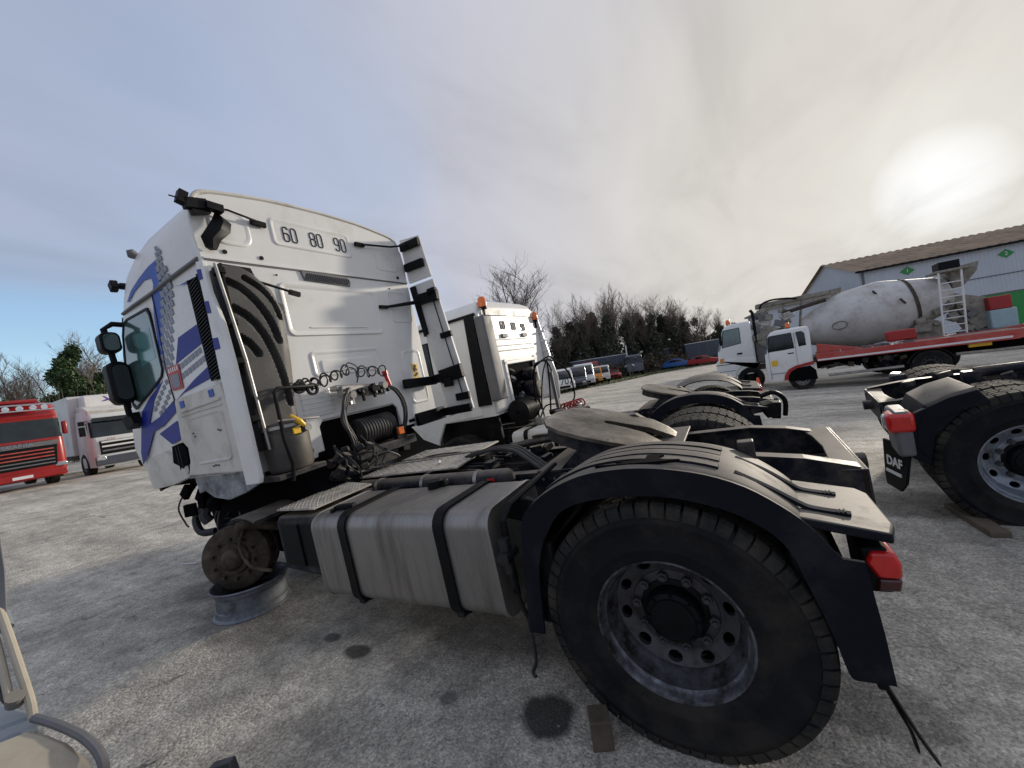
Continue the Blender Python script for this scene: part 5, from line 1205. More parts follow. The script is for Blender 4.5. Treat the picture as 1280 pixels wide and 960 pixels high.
for k in range(14):
    y = rnd.uniform(0.1, 0.6); x = rnd.uniform(2.6, 2.85)
    b = MB(); b.tube(bez([(x, y, 1.30 + rnd.uniform(-0.1, 0.1)), (x - 0.1, y + rnd.uniform(-0.15, 0.15), 1.2), (x + rnd.uniform(-0.1, 0.1), y + rnd.uniform(-0.15, 0.2), 1.1), (x, y - 0.1, 1.04)], 5), rnd.choice((0.006, 0.009, 0.013)), 6); b.build('air_line', MT['hose'], TR)
b = MB()
for k in range(16): b.box((2.72 + rnd.uniform(-0.1, 0.15), 0.40 + rnd.uniform(-0.16, 0.2), 1.15 + rnd.uniform(-0.1, 0.18)), (0.07, 0.07, 0.05), (rnd.uniform(0, 60), rnd.uniform(0, 60), rnd.uniform(0, 60)))
b.build('valve_cluster', MT['frame'], TR, bevel=0.008)
# ================================================================== generic truck cab (origin: ground below the front bumper, x forward)
def ring_at(z, xf, xr, w, rf=0.2, rr=0.06, off=0.0, n=5):
    xf += off; w += off
    pts = []
    for cx, cy, r, a in ((xf - rf, w - rf, rf, 0), (xr + rr, w - rr, rr, 90), (xr + rr, -w + rr, rr, 180), (xf - rf, -w + rf, rf, 270)):
        for k in range(n + 1):
            t = rad(a + 90 * k / n); pts.append((cx + r * math.cos(t), cy + r * math.sin(t), z))
    return pts
def cab(parent, levels, mat, glass_z, side_win=None, glassmat=None, rf=0.2, name='cab_shell'):
    b = MB(); b.loft([ring_at(z, xf, xr, w, min(rf, w * 0.5)) for z, xf, xr, w in levels])
    c = b.build(name, mat, parent, smooth=45, fix=True)
    if glass_z:
        b = MB(); rg = []; z0, z1 = glass_z
        def at(z):
            for p, q in zip(levels, levels[1:]):
                if p[0] <= z <= q[0]:
                    t = (z - p[0]) / (q[0] - p[0]); return tuple(p[i] + (q[i] - p[i]) * t for i in range(4))
        zs = sorted([z0, z1] + [l[0] for l in levels if z0 < l[0] < z1])
        for z in zs:
            l = at(z); f = ring_at(l[0], l[1], l[2], l[3], min(rf, l[3] * 0.5), off=0.012)
            rg.append([f[k] for k in range(3, -1, -1)] + [f[k] for k in range(23, 19, -1)])
        b.loft(rg, closed=False); b.build('windscreen', glassmat or MT['dglass'], parent, smooth=60)
    for P, yw in (side_win or []):
        for s in (1, -1):
            b = MB(); cx = sum(p[0] for p in P) / len(P); cz = sum(p[1] for p in P) / len(P)
            Q = [(cx + (x - cx) * 1.07, cz + (z - cz) * 1.07) for x, z in P]
            b.prism(Q, 'Y', s * (yw - 0.004), s * (yw + 0.006)); w_ = b.build('side_window', MT['black'], c, fix=True, smooth=0)
            b = MB(); b.prism(P, 'Y', s * (yw + 0.002), s * (yw + 0.011)); b.build('glass', glassmat or MT['dglass'], c, fix=True, smooth=0)
    return c
def tube_part(name, pts, r, mat, parent, n=8, **kw):
    b = MB(); b.tube(pts, r, n, flat=kw.get('flat')); return b.build(name, mat, parent, bevel=kw.get('bevel', 0))
def box_part(name, c, d, mat, parent, rot=(0, 0, 0), bevel=0.01):
    b = MB(); b.box(c, d, rot); return b.build(name, mat, parent, bevel=bevel)
def beacon(parent, x, y, z, s=1.0):
    b = MB(); b.cyl((x, y, z - 0.03 * s), (x, y, z), 0.05 * s, 12); bb = b.build('beacon_base', MT['black'], parent)
    b = MB(); b.lathe([(0.052 * s, 0), (0.056 * s, 0.03 * s), (0.05 * s, 0.10 * s), (0.03 * s, 0.125 * s), (0, 0.13 * s)], c=(x, y, z), ax='Z', n=14); b.build('amber_beacon', MT['orange'], parent)

# ================================================================== second tractor unit, parked alongside
T2 = thing('tractor_truck', 'white tractor unit with two amber beacons and open engine bay, beyond the blue striped cab', 'truck', (0.10, -3.85, 0.02), (-0.05, 0.045, 0))
rear_chassis(T2, wheels=(1, -1))
def fender2(s):
    f = full_fender(T2, s, ribs=False, shelf=True)
fender2(1); fender2(-1)
tail_lamp(T2, -1, y=-1.13)
b = MB(); b.box((-0.76, 1.0, 0.86), (0.12, 0.30, 0.16), (0, 10, 5)); b.box((-0.84, 0.8, 0.80), (0.10, 0.18, 0.2), (0, -10, 0)); b.tube(bez([(-0.7, 0.9, 1.0), (-0.85, 0.85, 1.02), (-0.95, 0.8, 0.9), (-0.93, 0.75, 0.7)], 5), 0.03, 7); b.build('broken_lamp_bracket', MT['black'], T2, bevel=0.01)
tank(T2, 1.75, 2.75, 0.62, 1.19, 0.42, 1.0, (2.0, 2.5), MT['cream']); b = MB(); b.prism(rrect(0.62, 1.16, 0.5, 1.02, 0.1, 4), 'X', 0.85, 1.65); b.build('dark_side_tank', MT['frame'], T2, bevel=0.02, fix=True)
LV2 = [(1.30, 4.9, 3.0, 1.10), (1.6, 5.25, 3.0, 1.12), (2.0, 5.2, 3.0, 1.13), (2.4, 5.05, 3.0, 1.13), (2.75, 4.9, 3.0, 1.12), (3.0, 4.7, 3.0, 1.10), (3.12, 4.4, 2.98, 1.07), (3.22, 4.1, 3.0, 0.98), (3.27, 3.9, 3.05, 0.75)]
cab(T2, LV2, MT['white'], (2.05, 2.95), [([(4.75, 2.75), (4.1, 2.75), (4.1, 2.2), (4.8, 2.05)], 1.125)], name='cab_shell')
b = MB(); b.prism([(1.08, 1.35), (1.11, 2.4), (1.08, 3.0), (0.9, 3.12), (-0.9, 3.12), (-1.08, 3.0), (-1.11, 2.4), (-1.08, 1.35), (-0.60, 1.35), (-0.60, 2.1), (0.52, 2.1), (0.52, 1.35)], 'X', 2.95, 2.995)
rw2 = b.build('rear_wall', MT['white'], T2, bevel=0.012, fix=True)
b = MB(); b.bx(2.93, 2.95, -1.0, 1.0, 2.98, 3.10); b.build('roof_lip', MT['cream'], rw2, bevel=0.01)
for z in (2.56, 2.45, 2.36):
    b = MB(); b.bx(2.93, 2.951, -0.75, 0.9, z - 0.012, z + 0.012); b.build('pressed_rib', MT['white'], rw2, bevel=0.008)
b = MB(); b.bx(2.925, 2.951, 0.52, 0.60, 1.4, 2.2); b.bx(2.925, 2.951, -0.66, -0.60, 1.4, 2.2); b.bx(2.925, 2.951, -0.66, 0.6, 2.1, 2.17); b.build('opening_frame', MT['white'], rw2, bevel=0.01)
for i, (txt, y, z) in enumerate((('60', 0.42, 2.745), ('80', 0.02, 2.725), ('90', -0.36, 2.705))):
    for k, ch in enumerate(txt): digit(ch, y - k * 0.085, z, 0.058, 0.14, 2.944, rw2, MT['black'], 0.010)
for y in (0.38, -0.40):
    b = MB(); b.box((2.935, y, 2.62), (0.04, 0.20, 0.07)); b.build('work_lamp', MT['grey'], rw2, bevel=0.008)
# opening: near-black block paints its dark inside, engine end in front
b = MB(); b.bx(2.985, 3.8, -0.585, 0.505, 1.1, 2.09); b.build('bay_void_block', MT['void'], T2)
rnd = random.Random(12)
b = MB(); b.lathe([(0.02, 0), (0.17, 0), (0.2, 0.06), (0.2, 0.2), (0.16, 0.26), (0.02, 0.26)], c=(2.98, -0.16, 1.55), ax='X', n=22, sgn=-1); b.lathe([(0.02, 0), (0.12, 0), (0.13, 0.2), (0.02, 0.24)], c=(2.96, -0.14, 1.85), ax='X', n=18, sgn=-1)
b.build('engine_end', MT['frame'], T2, fix=True)
for k in range(26):
    b = MB(); b.box((2.95 + rnd.uniform(-0.12, 0.1), rnd.uniform(-0.5, 0.45), rnd.uniform(1.2, 2.0)), (0.08, rnd.uniform(0.04, 0.14), rnd.uniform(0.03, 0.09)), (rnd.uniform(0, 60), rnd.uniform(0, 40), 0)); b.build('engine_fitting', MT['frame'] if k % 3 else MT['dgrey'], T2, bevel=0.006)
# intake stack at the corner, black strip, deflectors
b = MB(); b.prism(rrect(2.82, 3.0, 0.86, 1.17, 0.05, 3), 'Z', 1.55, 2.95); b.build('intake_stack', MT['grey'], T2, bevel=0.02, fix=True)
b = MB(); b.prism([(3.20, 3.0), (3.02, 3.0), (3.02, 1.5), (3.28, 1.5)], 'Y', 1.12, 1.15); b.build('air_intake_strip', MT['black'], T2, fix=True)
b = MB(); b.prism([(4.75, 3.03), (3.0, 3.03), (3.0, 2.985), (4.75, 2.985)], 'Y', 1.09, 1.135); b.build('drip_seal', MT['black'], T2, fix=True)
b = MB(); b.prism([(3.04, 3.10), (2.93, 3.0), (2.80, 2.05), (2.74, 1.67), (2.79, 1.20), (3.04, 1.20)], 'Y', -1.17, -1.14); dfr = b.build('side_deflector', MT['white'], T2, bevel=0.004, fix=True)
for k in range(5):
    b = MB(); b.box((2.90, -1.125, 2.66 - k * 0.2), (0.16, 0.02, 0.05), (0, 8, 0)); b.build('pressed_rib', MT['white'], dfr, bevel=0.008)
beacon(T2, 2.93, 0.90, 3.12, 1.35); beacon(T2, 2.93, -1.02, 2.92, 1.35)
b = MB(); b.tube([(2.93, 0.9, 2.95), (2.93, 0.9, 3.1)], 0.02, 6); b.tube([(2.93, -1.02, 2.75), (2.93, -1.02, 2.9)], 0.02, 6); b.build('beacon_bracket', MT['black'], T2)
# lower body: step fairing, front wheel arch and wheel, catwalk junk
b = MB(); b.prism([(5.2, 1.42), (4.28, 1.42), (3.24, 1.60), (3.24, 1.33), (4.10, 1.30), (4.30, 1.0), (4.45, 0.5), (5.2, 0.5)], 'Y', 1.06, 1.12); b.build('step_fairing', MT['white'], T2, bevel=0.02, fix=True)
b = MB(); b.bx(3.10, 4.42, 0.84, 0.90, 0.55, 1.36); b.build('arch_shade_panel', MT['black'], T2)  # black panel stands in for the shade inside the arch
wheel(T2, 3.85, 1.04, 0.5, 1, nuts=False, rimmat=MT['rimblue']); wheel(T2, 3.85, -1.04, 0.5, -1, nuts=False, rimmat=MT['rimblue'])
b = MB(); pr = [(0.02, 0)]
for k in range(9): pr += [(0.19, 0.01 + k * 0.05), (0.205, 0.02 + k * 0.05), (0.205, 0.035 + k * 0.05), (0.19, 0.045 + k * 0.05)]
pr += [(0.02, 0.46)]
b.lathe(pr, c=(2.72, 0.42, 1.28), ax='Y', n=24); b.build('ribbed_filter_can', MT['black'], T2, fix=True)
for pts, r in (([(0.35, 1.75), (0.12, 1.99), (-0.3, 2.04), (-0.85, 1.94), (-1.22, 1.71), (-1.44, 1.39), (-1.23, 1.13), (-0.66, 1.04), (-0.09, 1.06)], 0.020), ([(0.50, 1.1), (0.48, 1.4), (0.28, 1.87), (-0.03, 2.03), (-0.55, 2.1), (-0.7, 2.0)], 0.017), ([(0.22, 1.05), (0.19, 1.35), (-0.04, 1.83), (-0.33, 2.07)], 0.014), ([(0.0, 1.05), (-0.07, 1.26), (-0.2, 1.7), (-0.27, 2.01)], 0.018), ([(-0.5, 1.05), (-0.51, 1.4), (-0.46, 1.79), (-0.22, 2.01), (0.11, 2.02), (0.23, 1.9), (0.3, 1.6)], 0.014), ([(0.40, 1.08), (0.1, 1.22), (-0.2, 1.2), (-0.6, 1.12)], 0.016)):
    tube_part('hanging_hose', bez([(2.55 + 0.03 * math.sin(7 * y), y, z) for y, z in pts], 6), r * 0.85, MT['void'], T2)
b = MB(); b.bx(2.52, 2.58, -0.42, -0.38, 1.0, 1.8); b.build('hose_post', MT['grey'], T2)
coilp = []
for i in range(70):
    t = i / 69; a = t * 2 * PI * 6
    coilp.append((2.3 + 0.07 * math.cos(a) - 0.2 * t, -0.1 - 0.45 * t, 1.12 + 0.07 * math.sin(a)))
tube_part('red_coiled_line', coilp, 0.016, MT['redp'], T2, 6)
for k in range(12):
    box_part('valve_block', (rnd.uniform(1.9, 2.8), rnd.uniform(-0.4, 0.5), 1.02 + rnd.uniform(0, 0.08)), (0.16, 0.10, 0.08), MT['steel'] if k % 4 == 0 else MT['frame'], T2, (rnd.uniform(-20, 20), 0, rnd.uniform(0, 90)))
b = MB(); b.bx(0.9, 2.9, -0.42, 0.42, 0.93, 0.965); b.build('catwalk', MT['tread'], T2)

# ================================================================== third tractor unit, rear half in view at the right
T3 = thing('tractor_truck', 'dark chassis tractor unit with lettered mudflap and exposed rear tyres, right edge', 'truck', (-2.27, -2.66, 0.05), (0.05, -0.03, PI - rad(5.5)))
rear_chassis(T3, wheels=(1, -1), rimmat=MT['rimblue'], xfront=5.2, fifth=False, near=-1, te=0.16)
b = MB()
for s in (-1,):
    P = [(-0.25, 1.08), (-0.40, 1.04), (-0.53, 0.975), (-0.60, 0.84), (-0.62, 0.66)]
    rg = []
    for x, z in P:
        rg.append([(x - 0.02, -1.255 * s * -1, z + 0.0), (x - 0.015, 0.64 * s, z + 0.02), (x + 0.02, 0.64 * s, z), (x + 0.03, 1.25 * s, z - 0.07)])
    b = MB(); rg = [[(x, 0.64 * s, z + 0.03), (x, 1.225 * s, z + 0.03), (x + 0.01, 1.255 * s, z + 0.01), (x + 0.07, 1.255 * s, z - 0.09), (x + 0.06, 1.24 * s, z - 0.09), (x + 0.02, 1.22 * s, z - 0.01), (x + 0.02, 0.64 * s, z)] for x, z in P]
    b.loft(rg); b.build('mudguard', MT['fender'], T3, smooth=40, fix=True, bevel=0.004)
    b = MB(); b.prism([(-0.30, 0.98), (-0.44, 1.03), (-0.60, 0.95), (-0.66, 0.80), (-0.70, 0.62), (-0.55, 0.52), (-0.50, 0.75)], 'Y', 1.20 * s, 1.25 * s); b.build('lamp_carrier', MT['fender'], T3, bevel=0.012, fix=True)
b = MB(); b.bx(-0.73, -0.62, -1.27, -0.92, 0.60, 0.97); b.build('lamp_housing', MT['grey'], T3, bevel=0.025)
b = MB(); b.bx(-0.77, -0.60, -1.285, -1.08, 0.80, 0.96); ll = b.build('tail_lamp', MT['redlens'], T3, bevel=0.03)
b = MB(); b.bx(-0.784, -0.70, -1.20, -1.12, 0.82, 0.945); b.build('clear_lens', MT['lamp'], ll, bevel=0.02)
for s in (-1,):
    b = MB(); b.loft([[(-0.665, 0.86 * s, 0.66), (-0.665, 1.24 * s, 0.66), (-0.645, 1.24 * s, 0.66), (-0.645, 0.86 * s, 0.66)], [(-0.70, 0.88 * s, 0.34), (-0.72, 1.22 * s, 0.36), (-0.70, 1.22 * s, 0.36), (-0.68, 0.88 * s, 0.34)], [(-0.715, 0.92 * s, 0.27), (-0.735, 1.16 * s, 0.28), (-0.715, 1.16 * s, 0.28), (-0.70, 0.92 * s, 0.27)]])
    mf = b.build('mud_flap', MT['black'], T3, fix=True, bevel=0.004)
    pv = Vector((-0.70, -1.20, 0)); an = rad(17); rp = Matrix.Rotation(an, 4, 'Z') @ pv
    mf.rotation_euler = (0, 0, an); mf.location = pv - rp
    if s < 0:
        Mx = frame_M((-0.7035, -1.065, 0.50), (0, -1, 0), (0.07, 0, 1))
        text_obj('flap_lettering', 'DAF', 0.11, MT['white'], mf, Mx, 0.001, 1.05, bold=0.004)
        b = MB(); b.bx(-0.722, -0.712, -1.165, -0.96, 0.40, 0.425); b.build('flap_bar', MT['white'], mf)
b = MB(); b.cyl((0.0, -0.25, 1.06), (2.4, -0.25, 1.06), 0.05, 12); b.box((-0.02, -0.25, 1.03), (0.12, 0.1, 0.1)); b.build('long_air_pipe', MT['frame'], T3, bevel=0.01)
rnd = random.Random(77)
for k in range(8): box_part('rail_fitting', (rnd.uniform(-0.5, 0.3), rnd.uniform(-0.4, 0.4), 0.99 + rnd.uniform(0, 0.05)), (0.12, 0.08, 0.06), MT['steel'] if k % 3 == 0 else MT['frame'], T3, (rnd.uniform(-20, 20), 0, rnd.uniform(0, 90)))
b = MB(); b.bx(0.9, 3.0, -0.42, 0.42, 0.93, 0.965); b.build('catwalk', MT['tread'], T3)
tank(T3, 0.85, 2.1, 0.62, 1.19, 0.40, 0.98, (1.1, 1.8)); tank(T3, 0.85, 2.1, 0.62, 1.19, 0.40, 0.98, (1.1, 1.8), s=-1)
cab(T3, [(1.0, 5.25, 3.1, 1.12), (1.6, 5.4, 3.0, 1.13), (2.0, 5.35, 3.0, 1.13), (2.6, 5.15, 3.0, 1.13), (3.1, 4.9, 3.0, 1.1), (3.4, 4.3, 3.0, 1.0)], MT['white'], (2.1, 3.0), [([(4.9, 2.8), (4.1, 2.8), (4.1, 2.2), (4.95, 2.05)], 1.135)])
wheel(T3, 3.85, 1.04, 0.5, 1, nuts=False, rimmat=MT['rimblue']); wheel(T3, 3.85, -1.04, 0.5, -1, nuts=False, rimmat=MT['rimblue'])

# ================================================================== red tractor at the left edge, facing the yard
def front_z(x, y): return gz(x, y)
RD = thing('tractor_truck', 'red tractor unit with roof light bar and dark grille, parked at the far left', 'truck', (24.06, -1.0, front_z(24.06, -1.0)), (0.0, 0.0, PI))
LVR = [(0.32, -0.05, -2.2, 1.22), (0.75, 0.02, -2.2, 1.25), (1.3, 0.0, -2.2, 1.25), (1.85, -0.06, -2.2, 1.25), (2.75, -0.28, -2.2, 1.22), (2.82, -0.24, -2.2, 1.22), (3.25, -0.55, -2.2, 1.18), (3.42, -0.85, -2.2, 1.05)]
cab(RD, LVR, MT['redp'], (1.90, 2.68), [([(-0.45, 2.65), (-1.2, 2.65), (-1.2, 2.0), (-0.35, 1.9)], 1.235)])
b = MB(); b.bx(-0.75, -0.25, -0.75, 0.75, 3.40, 3.52); b.build('roof_spoiler', MT['redp'], RD, bevel=0.03)
tube_part('light_bar', [(-0.35, -1.15, 3.18), (-0.15, -1.05, 3.28), (-0.1, 0, 3.30), (-0.15, 1.05, 3.28), (-0.35, 1.15, 3.18)], 0.035, MT['chrome'], RD)
tube_part('light_bar', [(-0.30, -1.17, 3.02), (-0.08, -1.05, 3.06), (-0.04, 0, 3.07), (-0.08, 1.05, 3.06), (-0.30, 1.17, 3.02)], 0.03, MT['chrome'], RD)
for y in (-0.85, -0.5, -0.15, 0.2, 0.55, 0.85):
    b = MB(); b.cyl((-0.20, y, 3.17), (-0.06, y, 3.17), 0.10, 14); b.build('spot_lamp', MT['lamp'], RD)
b = MB(); b.prism([(-0.95, 0.78), (0.95, 0.78), (1.02, 1.62), (0.9, 1.80), (-0.9, 1.80), (-1.02, 1.62)], 'X', 0.0, 0.035); gr = b.build('front_grille', MT['black'], RD, fix=True, bevel=0.01)
for z in (0.9, 1.04, 1.18, 1.32, 1.46):
    b = MB(); b.bx(0.035, 0.06, -0.9, 0.9, z - 0.03, z + 0.02); b.build('slat', MT['redbed'] if z > 1.1 else MT['grey'], gr, bevel=0.008)
b = MB(); b.bx(0.0, 0.05, -1.05, 1.05, 1.60, 1.78); b.build('name_panel', MT['grey'], RD, bevel=0.01)
text_obj('front_lettering', 'SCANIA', 0.17, MT['chrome'], RD, frame_M((0.056, -0.02, 1.69), (0, 1, 0), (0, 0, 1)), 0.004, 1.35, bold=0.004)
for s in (1, -1):
    b = MB(); b.box((-0.02, 1.06 * s, 0.78), (0.16, 0.34, 0.16), (0, 0, -12 * s)); b.build('headlight', MT['lamp'], RD, bevel=0.03)
    b = MB(); b.box((-0.30, 1.36 * s, 2.25), (0.16, 0.16, 0.55)); b.build('mirror', MT['redp'], RD, bevel=0.05)
    wheel(RD, -1.4, 1.02 * s, 0.5, s, nuts=False); wheel(RD, -5.1, 1.02 * s, 0.5, s, nuts=False)
b = MB(); b.bx(0.0, 0.06, -1.2, 1.2, 0.36, 0.62); b.build('front_bumper', MT['redp'], RD, bevel=0.03)
b = MB(); b.bx(0.06, 0.065, -0.26, 0.26, 0.42, 0.53); b.build('number_plate', MT['litter'], RD)
b = MB(); b.bx(-6.0, -2.0, -0.43, 0.43, 0.75, 1.0); b.build('frame_rail', MT['frame'], RD)

# ================================================================== white refrigerated box truck next to it
BX = thing('box_truck', 'white rigid box truck with purple emblem on the box, parked beside the red tractor', 'truck', (25.3, -4.45, gz(25.3, -4.45)), (0, 0, PI))
LVB = [(0.35, -0.02, -2.0, 1.12), (0.8, 0.03, -2.0, 1.15), (1.5, 0.0, -2.0, 1.15), (1.75, -0.06, -2.0, 1.15), (2.55, -0.30, -2.0, 1.12), (2.62, -0.3, -2.0, 1.12), (3.0, -0.65, -2.0, 1.08)]
cab(BX, LVB, MT['boxw'], (1.72, 2.45), [([(-0.45, 2.4), (-1.2, 2.4), (-1.2, 1.85), (-0.38, 1.75)], 1.135)])
b = MB(); b.prism([(-0.45, 2.98), (-0.55, 2.62), (-1.95, 2.62), (-1.95, 3.30), (-1.2, 3.25)], 'Y', -1.05, 1.05); b.build('roof_deflector', MT['cream'], BX, bevel=0.04, fix=True)
b = MB(); b.bx(-9.2, -2.1, -1.27, 1.27, 1.0, 3.85); bb = b.build('box_body', MT['boxw'], BX, bevel=0.03)
b = MB(); b.bx(-2.1, -1.3, -0.9, 0.9, 3.18, 3.80); b.build('cooling_unit', MT['white'], BX, bevel=0.06)
b = MB(); b.prism([(0.16, 3.42), (0.02, 3.56), (-0.14, 3.70), (-0.22, 3.70), (-0.08, 3.56), (-0.30, 3.46), (-0.12, 3.46), (-0.02, 3.50), (0.08, 3.38)], 'X', -1.299, -1.292); b.build('purple_emblem', make_mat('purple_film', (0.12, 0.03, 0.28), 0.5), BX, fix=True)
for k in range(3):
    b = MB(); b.bx(0.0, 0.07, -0.85, 0.85, 1.02 + k * 0.2, 1.10 + k * 0.2); b.build('grille_bar', MT['white'] if k else MT['grey'], BX, bevel=0.01)
b = MB(); b.bx(0.0, 0.045, -0.9, 0.9, 0.9, 1.52); b.build('front_grille', MT['black'], BX)
b = MB(); b.bx(0.0, 0.09, -1.12, 1.12, 0.42, 0.80); b.build('front_bumper', MT['dgrey'], BX, bevel=0.03)
text_obj('front_lettering', 'DAF', 0.13, MT['redp'], BX, frame_M((0.072, -0.5, 1.58), (0, 1, 0), (0, 0, 1)), 0.003, 1.2)
for s in (1, -1):
    b = MB(); b.box((0.04, 0.92 * s, 0.72), (0.14, 0.34, 0.16)); b.build('headlight', MT['lamp'], BX, bevel=0.03)
    b = MB(); b.box((-0.25, 1.33 * s, 2.05), (0.14, 0.20, 0.42)); b.box((-0.25, 1.33 * s, 2.42), (0.14, 0.20, 0.2)); b.box((-0.3, 1.2 * s, 2.5), (0.05, 0.2, 0.04)); b.build('mirror', MT['black'], BX, bevel=0.03)
    wheel(BX, -1.35, 1.0 * s, 0.5, s, nuts=False); wheel(BX, -6.6, 1.02 * s, 0.5, s, nuts=False)
b = MB(); b.bx(-9.0, -2.0, -0.43, 0.43, 0.72, 0.98); b.build('frame_rail', MT['frame'], BX)
b = MB(); b.bx(-0.14, -0.12, -1.0, 1.0, 2.46, 2.62); b.bx(-0.30, -0.1, -1.0, 1.0, 2.50, 2.56); b.build('sun_visor', MT['dglass'], BX)
# ================================================================== concrete mixer truck (behind the flatbed)
MX = thing('mixer_truck', 'white cab concrete mixer truck with big stained drum and rear ladder, behind the flatbed', 'truck', (0.55, -20.0, -0.42), (0, 0, 0))
LVM = [(0.75, -0.10, -1.65, 1.14), (1.3, -0.12, -1.65, 1.17), (1.9, -0.14, -1.65, 1.17), (2.95, -0.45, -1.65, 1.14), (3.12, -0.6, -1.65, 1.12), (3.20, -0.75, -1.6, 1.05)]
cab(MX, LVM, MT['white'], (2.0, 2.95), [([(-0.52, 2.92), (-1.15, 2.95), (-1.15, 2.25), (-0.38, 2.15)], 1.165)], glassmat=MT['glass'])
b = MB(); b.prism([(-0.02, 0.55), (-0.02, 1.45), (-0.12, 1.55), (-1.65, 1.50), (-1.65, 1.05), (-1.75, 1.18), (-1.5, 1.22), (-1.1, 1.18), (-0.85, 0.95), (-0.78, 0.6), (-0.5, 0.52)], 'Y', -1.2, 1.2)
b.build('cab_lower', MT['white'], MX, bevel=0.03, fix=True)
b = MB(); b.bx(-0.85, 0.0, 1.2, 1.206, 1.30, 1.33); b.bx(-0.8, -0.1, 1.2, 1.206, 0.98, 1.0); b.bx(-1.16, -0.95, 1.18, 1.21, 1.72, 1.79); b.bx(-0.7, -0.04, 1.15, 1.21, 0.56, 0.66); b.build('door_line', MT['black'], MX)
b = MB(); b.bx(-0.36, -0.20, 1.18, 1.212, 1.40, 1.62); b.build('orange_badge', MT['orangep'], MX)
for s in (1, -1):
    wheel(MX, -1.38, 1.03 * s, 0.52, s, nuts=False, scale=1.0, rimmat=MT['black'])
    for x in (-6.4, -7.75): wheel(MX, x, 1.03 * s, 0.52, s, nuts=False); wheel(MX, x, 0.72 * s, 0.52, -s, rim=False)
    b = MB(); b.box((-0.35, 1.33 * s, 2.5), (0.12, 0.16, 0.5)); b.build('mirror', MT['black'], MX, bevel=0.03)
b = MB(); b.bx(-9.3, -1.4, -0.43, 0.43, 0.85, 1.12); b.bx(-9.3, -1.8, -0.9, 0.9, 1.12, 1.18); b.build('frame_rail', MT['concrete'], MX)
beacon(MX, -0.75, 0.6, 3.22, 1.8)
# drum
DR = [(0.45, -3.66), (0.62, -3.74), (0.92, -4.40), (1.20, -5.15), (1.27, -5.45), (1.28, -5.55), (1.29, -6.50), (1.28, -6.62), (1.22, -6.85), (1.03, -7.45), (0.78, -8.30), (0.72, -8.36), (0.72, -8.50), (0.55, -8.50)]
b = MB(); b.lathe([(r, x + 6.0) for r, x in DR], ax='X', n=48)
dm = b.build('mixer_drum', MT['drum'], MX, smooth=25, fix=True)
dm.location = (-6.0, 0, 2.60); dm.rotation_euler = (0, rad(7.5), 0)
b = MB(); b.lathe([(1.08, 1.28 - 2.58), (1.115, 1.28 - 2.58), (1.06, 1.28 - 2.70), (1.03, 1.28 - 2.70)], ax='X', n=48); b.build('drum_track', MT['rust'], dm, fix=True)
for a0, a1, r in ((35, 62, 0.0),):
    b = MB()
    pts = [Vector((1.17 + 0.16 * math.cos(t * PI / 10) * 1.5, 0, 0.16 * math.sin(t * PI / 10))) for t in range(21)]
    q = []
    for p_ in pts:
        ang = rad(-6) + p_.z / 1.1; rr = 1.13 - (p_.x - 1.17) * 0.33
        q.append((p_.x, rr * math.cos(ang), rr * math.sin(ang)))
    b.tube(q, 0.018, 6); b.build('inspection_hatch', MT['grey'], dm)
for x, z in ((0.65, 0.62), (-0.25, 0.9), (-0.9, 0.2)):
    b = MB(); rr = 1.30 - max(0, x - 0.2) * 0.33; an = math.asin(z / 1.5)
    b.box((x, rr * math.cos(an), rr * math.sin(an)), (0.07, 0.03, 0.28), (rad(0), 25, 0)); b.build('rust_streak', MT['rust'], dm)
# drum cradle, water tank, pump structure and folded conveyor
b = MB(); b.prism([(-2.9, 1.15), (-3.0, 2.0), (-3.4, 2.3), (-3.75, 2.2), (-3.75, 1.15)], 'Y', -0.6, 0.6); b.build('drum_gearbox_mount', MT['concrete'], MX, bevel=0.03, fix=True)
b = MB(); b.prism([(-7.3, 1.15), (-7.2, 1.8), (-7.6, 2.1), (-8.0, 1.9), (-8.2, 1.15)], 'Y', -0.7, 0.7); b.build('rear_pedestal', MT['concrete'], MX, bevel=0.03, fix=True)
b = MB(); b.cyl((-7.25, 0.75, 1.95), (-7.55, 0.75, 1.98), 0.22, 16); b.bx(-7.7, -7.2, 0.5, 0.95, 1.55, 1.85); b.build('drum_roller', MT['concrete'], MX, bevel=0.02)
b = MB(); b.cyl((-2.3, -0.9, 2.35), (-2.3, 0.9, 2.35), 0.50, 20); b.build('water_tank', MT['concrete'], MX)
b = MB(); b.bx(-2.75, -1.75, -0.9, 0.85, 1.2, 2.6); b.build('pump_frame', MT['grey'], MX, bevel=0.02)
rnd = random.Random(41)
for k in range(22):
    box_part('pump_fitting', (rnd.uniform(-3.3, -1.8), rnd.uniform(0.4, 0.9), rnd.uniform(2.3, 3.75)), (rnd.uniform(0.15, 0.5), 0.15, rnd.uniform(0.12, 0.35)), MT[rnd.choice(('concrete', 'steel', 'grey'))], MX, (0, rnd.uniform(-25, 25), 0), 0.02)
b = MB(); b.prism([(-2.0, 3.75), (-2.0, 3.95), (-4.9, 3.98), (-4.9, 3.80)], 'Y', -0.5, 0.3); b.build('folded_conveyor', MT['concrete'], MX, bevel=0.02, fix=True)
for x in (-2.2, -2.9, -3.6):
    tube_part('conveyor_support', [(x, 0.2, 2.6), (x - 0.2, 0.2, 3.8)], 0.05, MT['concrete'], MX)
tube_part('arched_hose', bez([(-2.1, 0.5, 3.4), (-2.2, 0.5, 3.85), (-2.6, 0.5, 4.0), (-3.2, 0.5, 3.95), (-3.6, 0.5, 3.85)], 6), 0.045, MT['black'], MX)
tube_part('rusty_beam', [(-3.0, 0.6, 3.30), (-4.6, 0.6, 3.55)], 0.09, MT['rust'], MX)
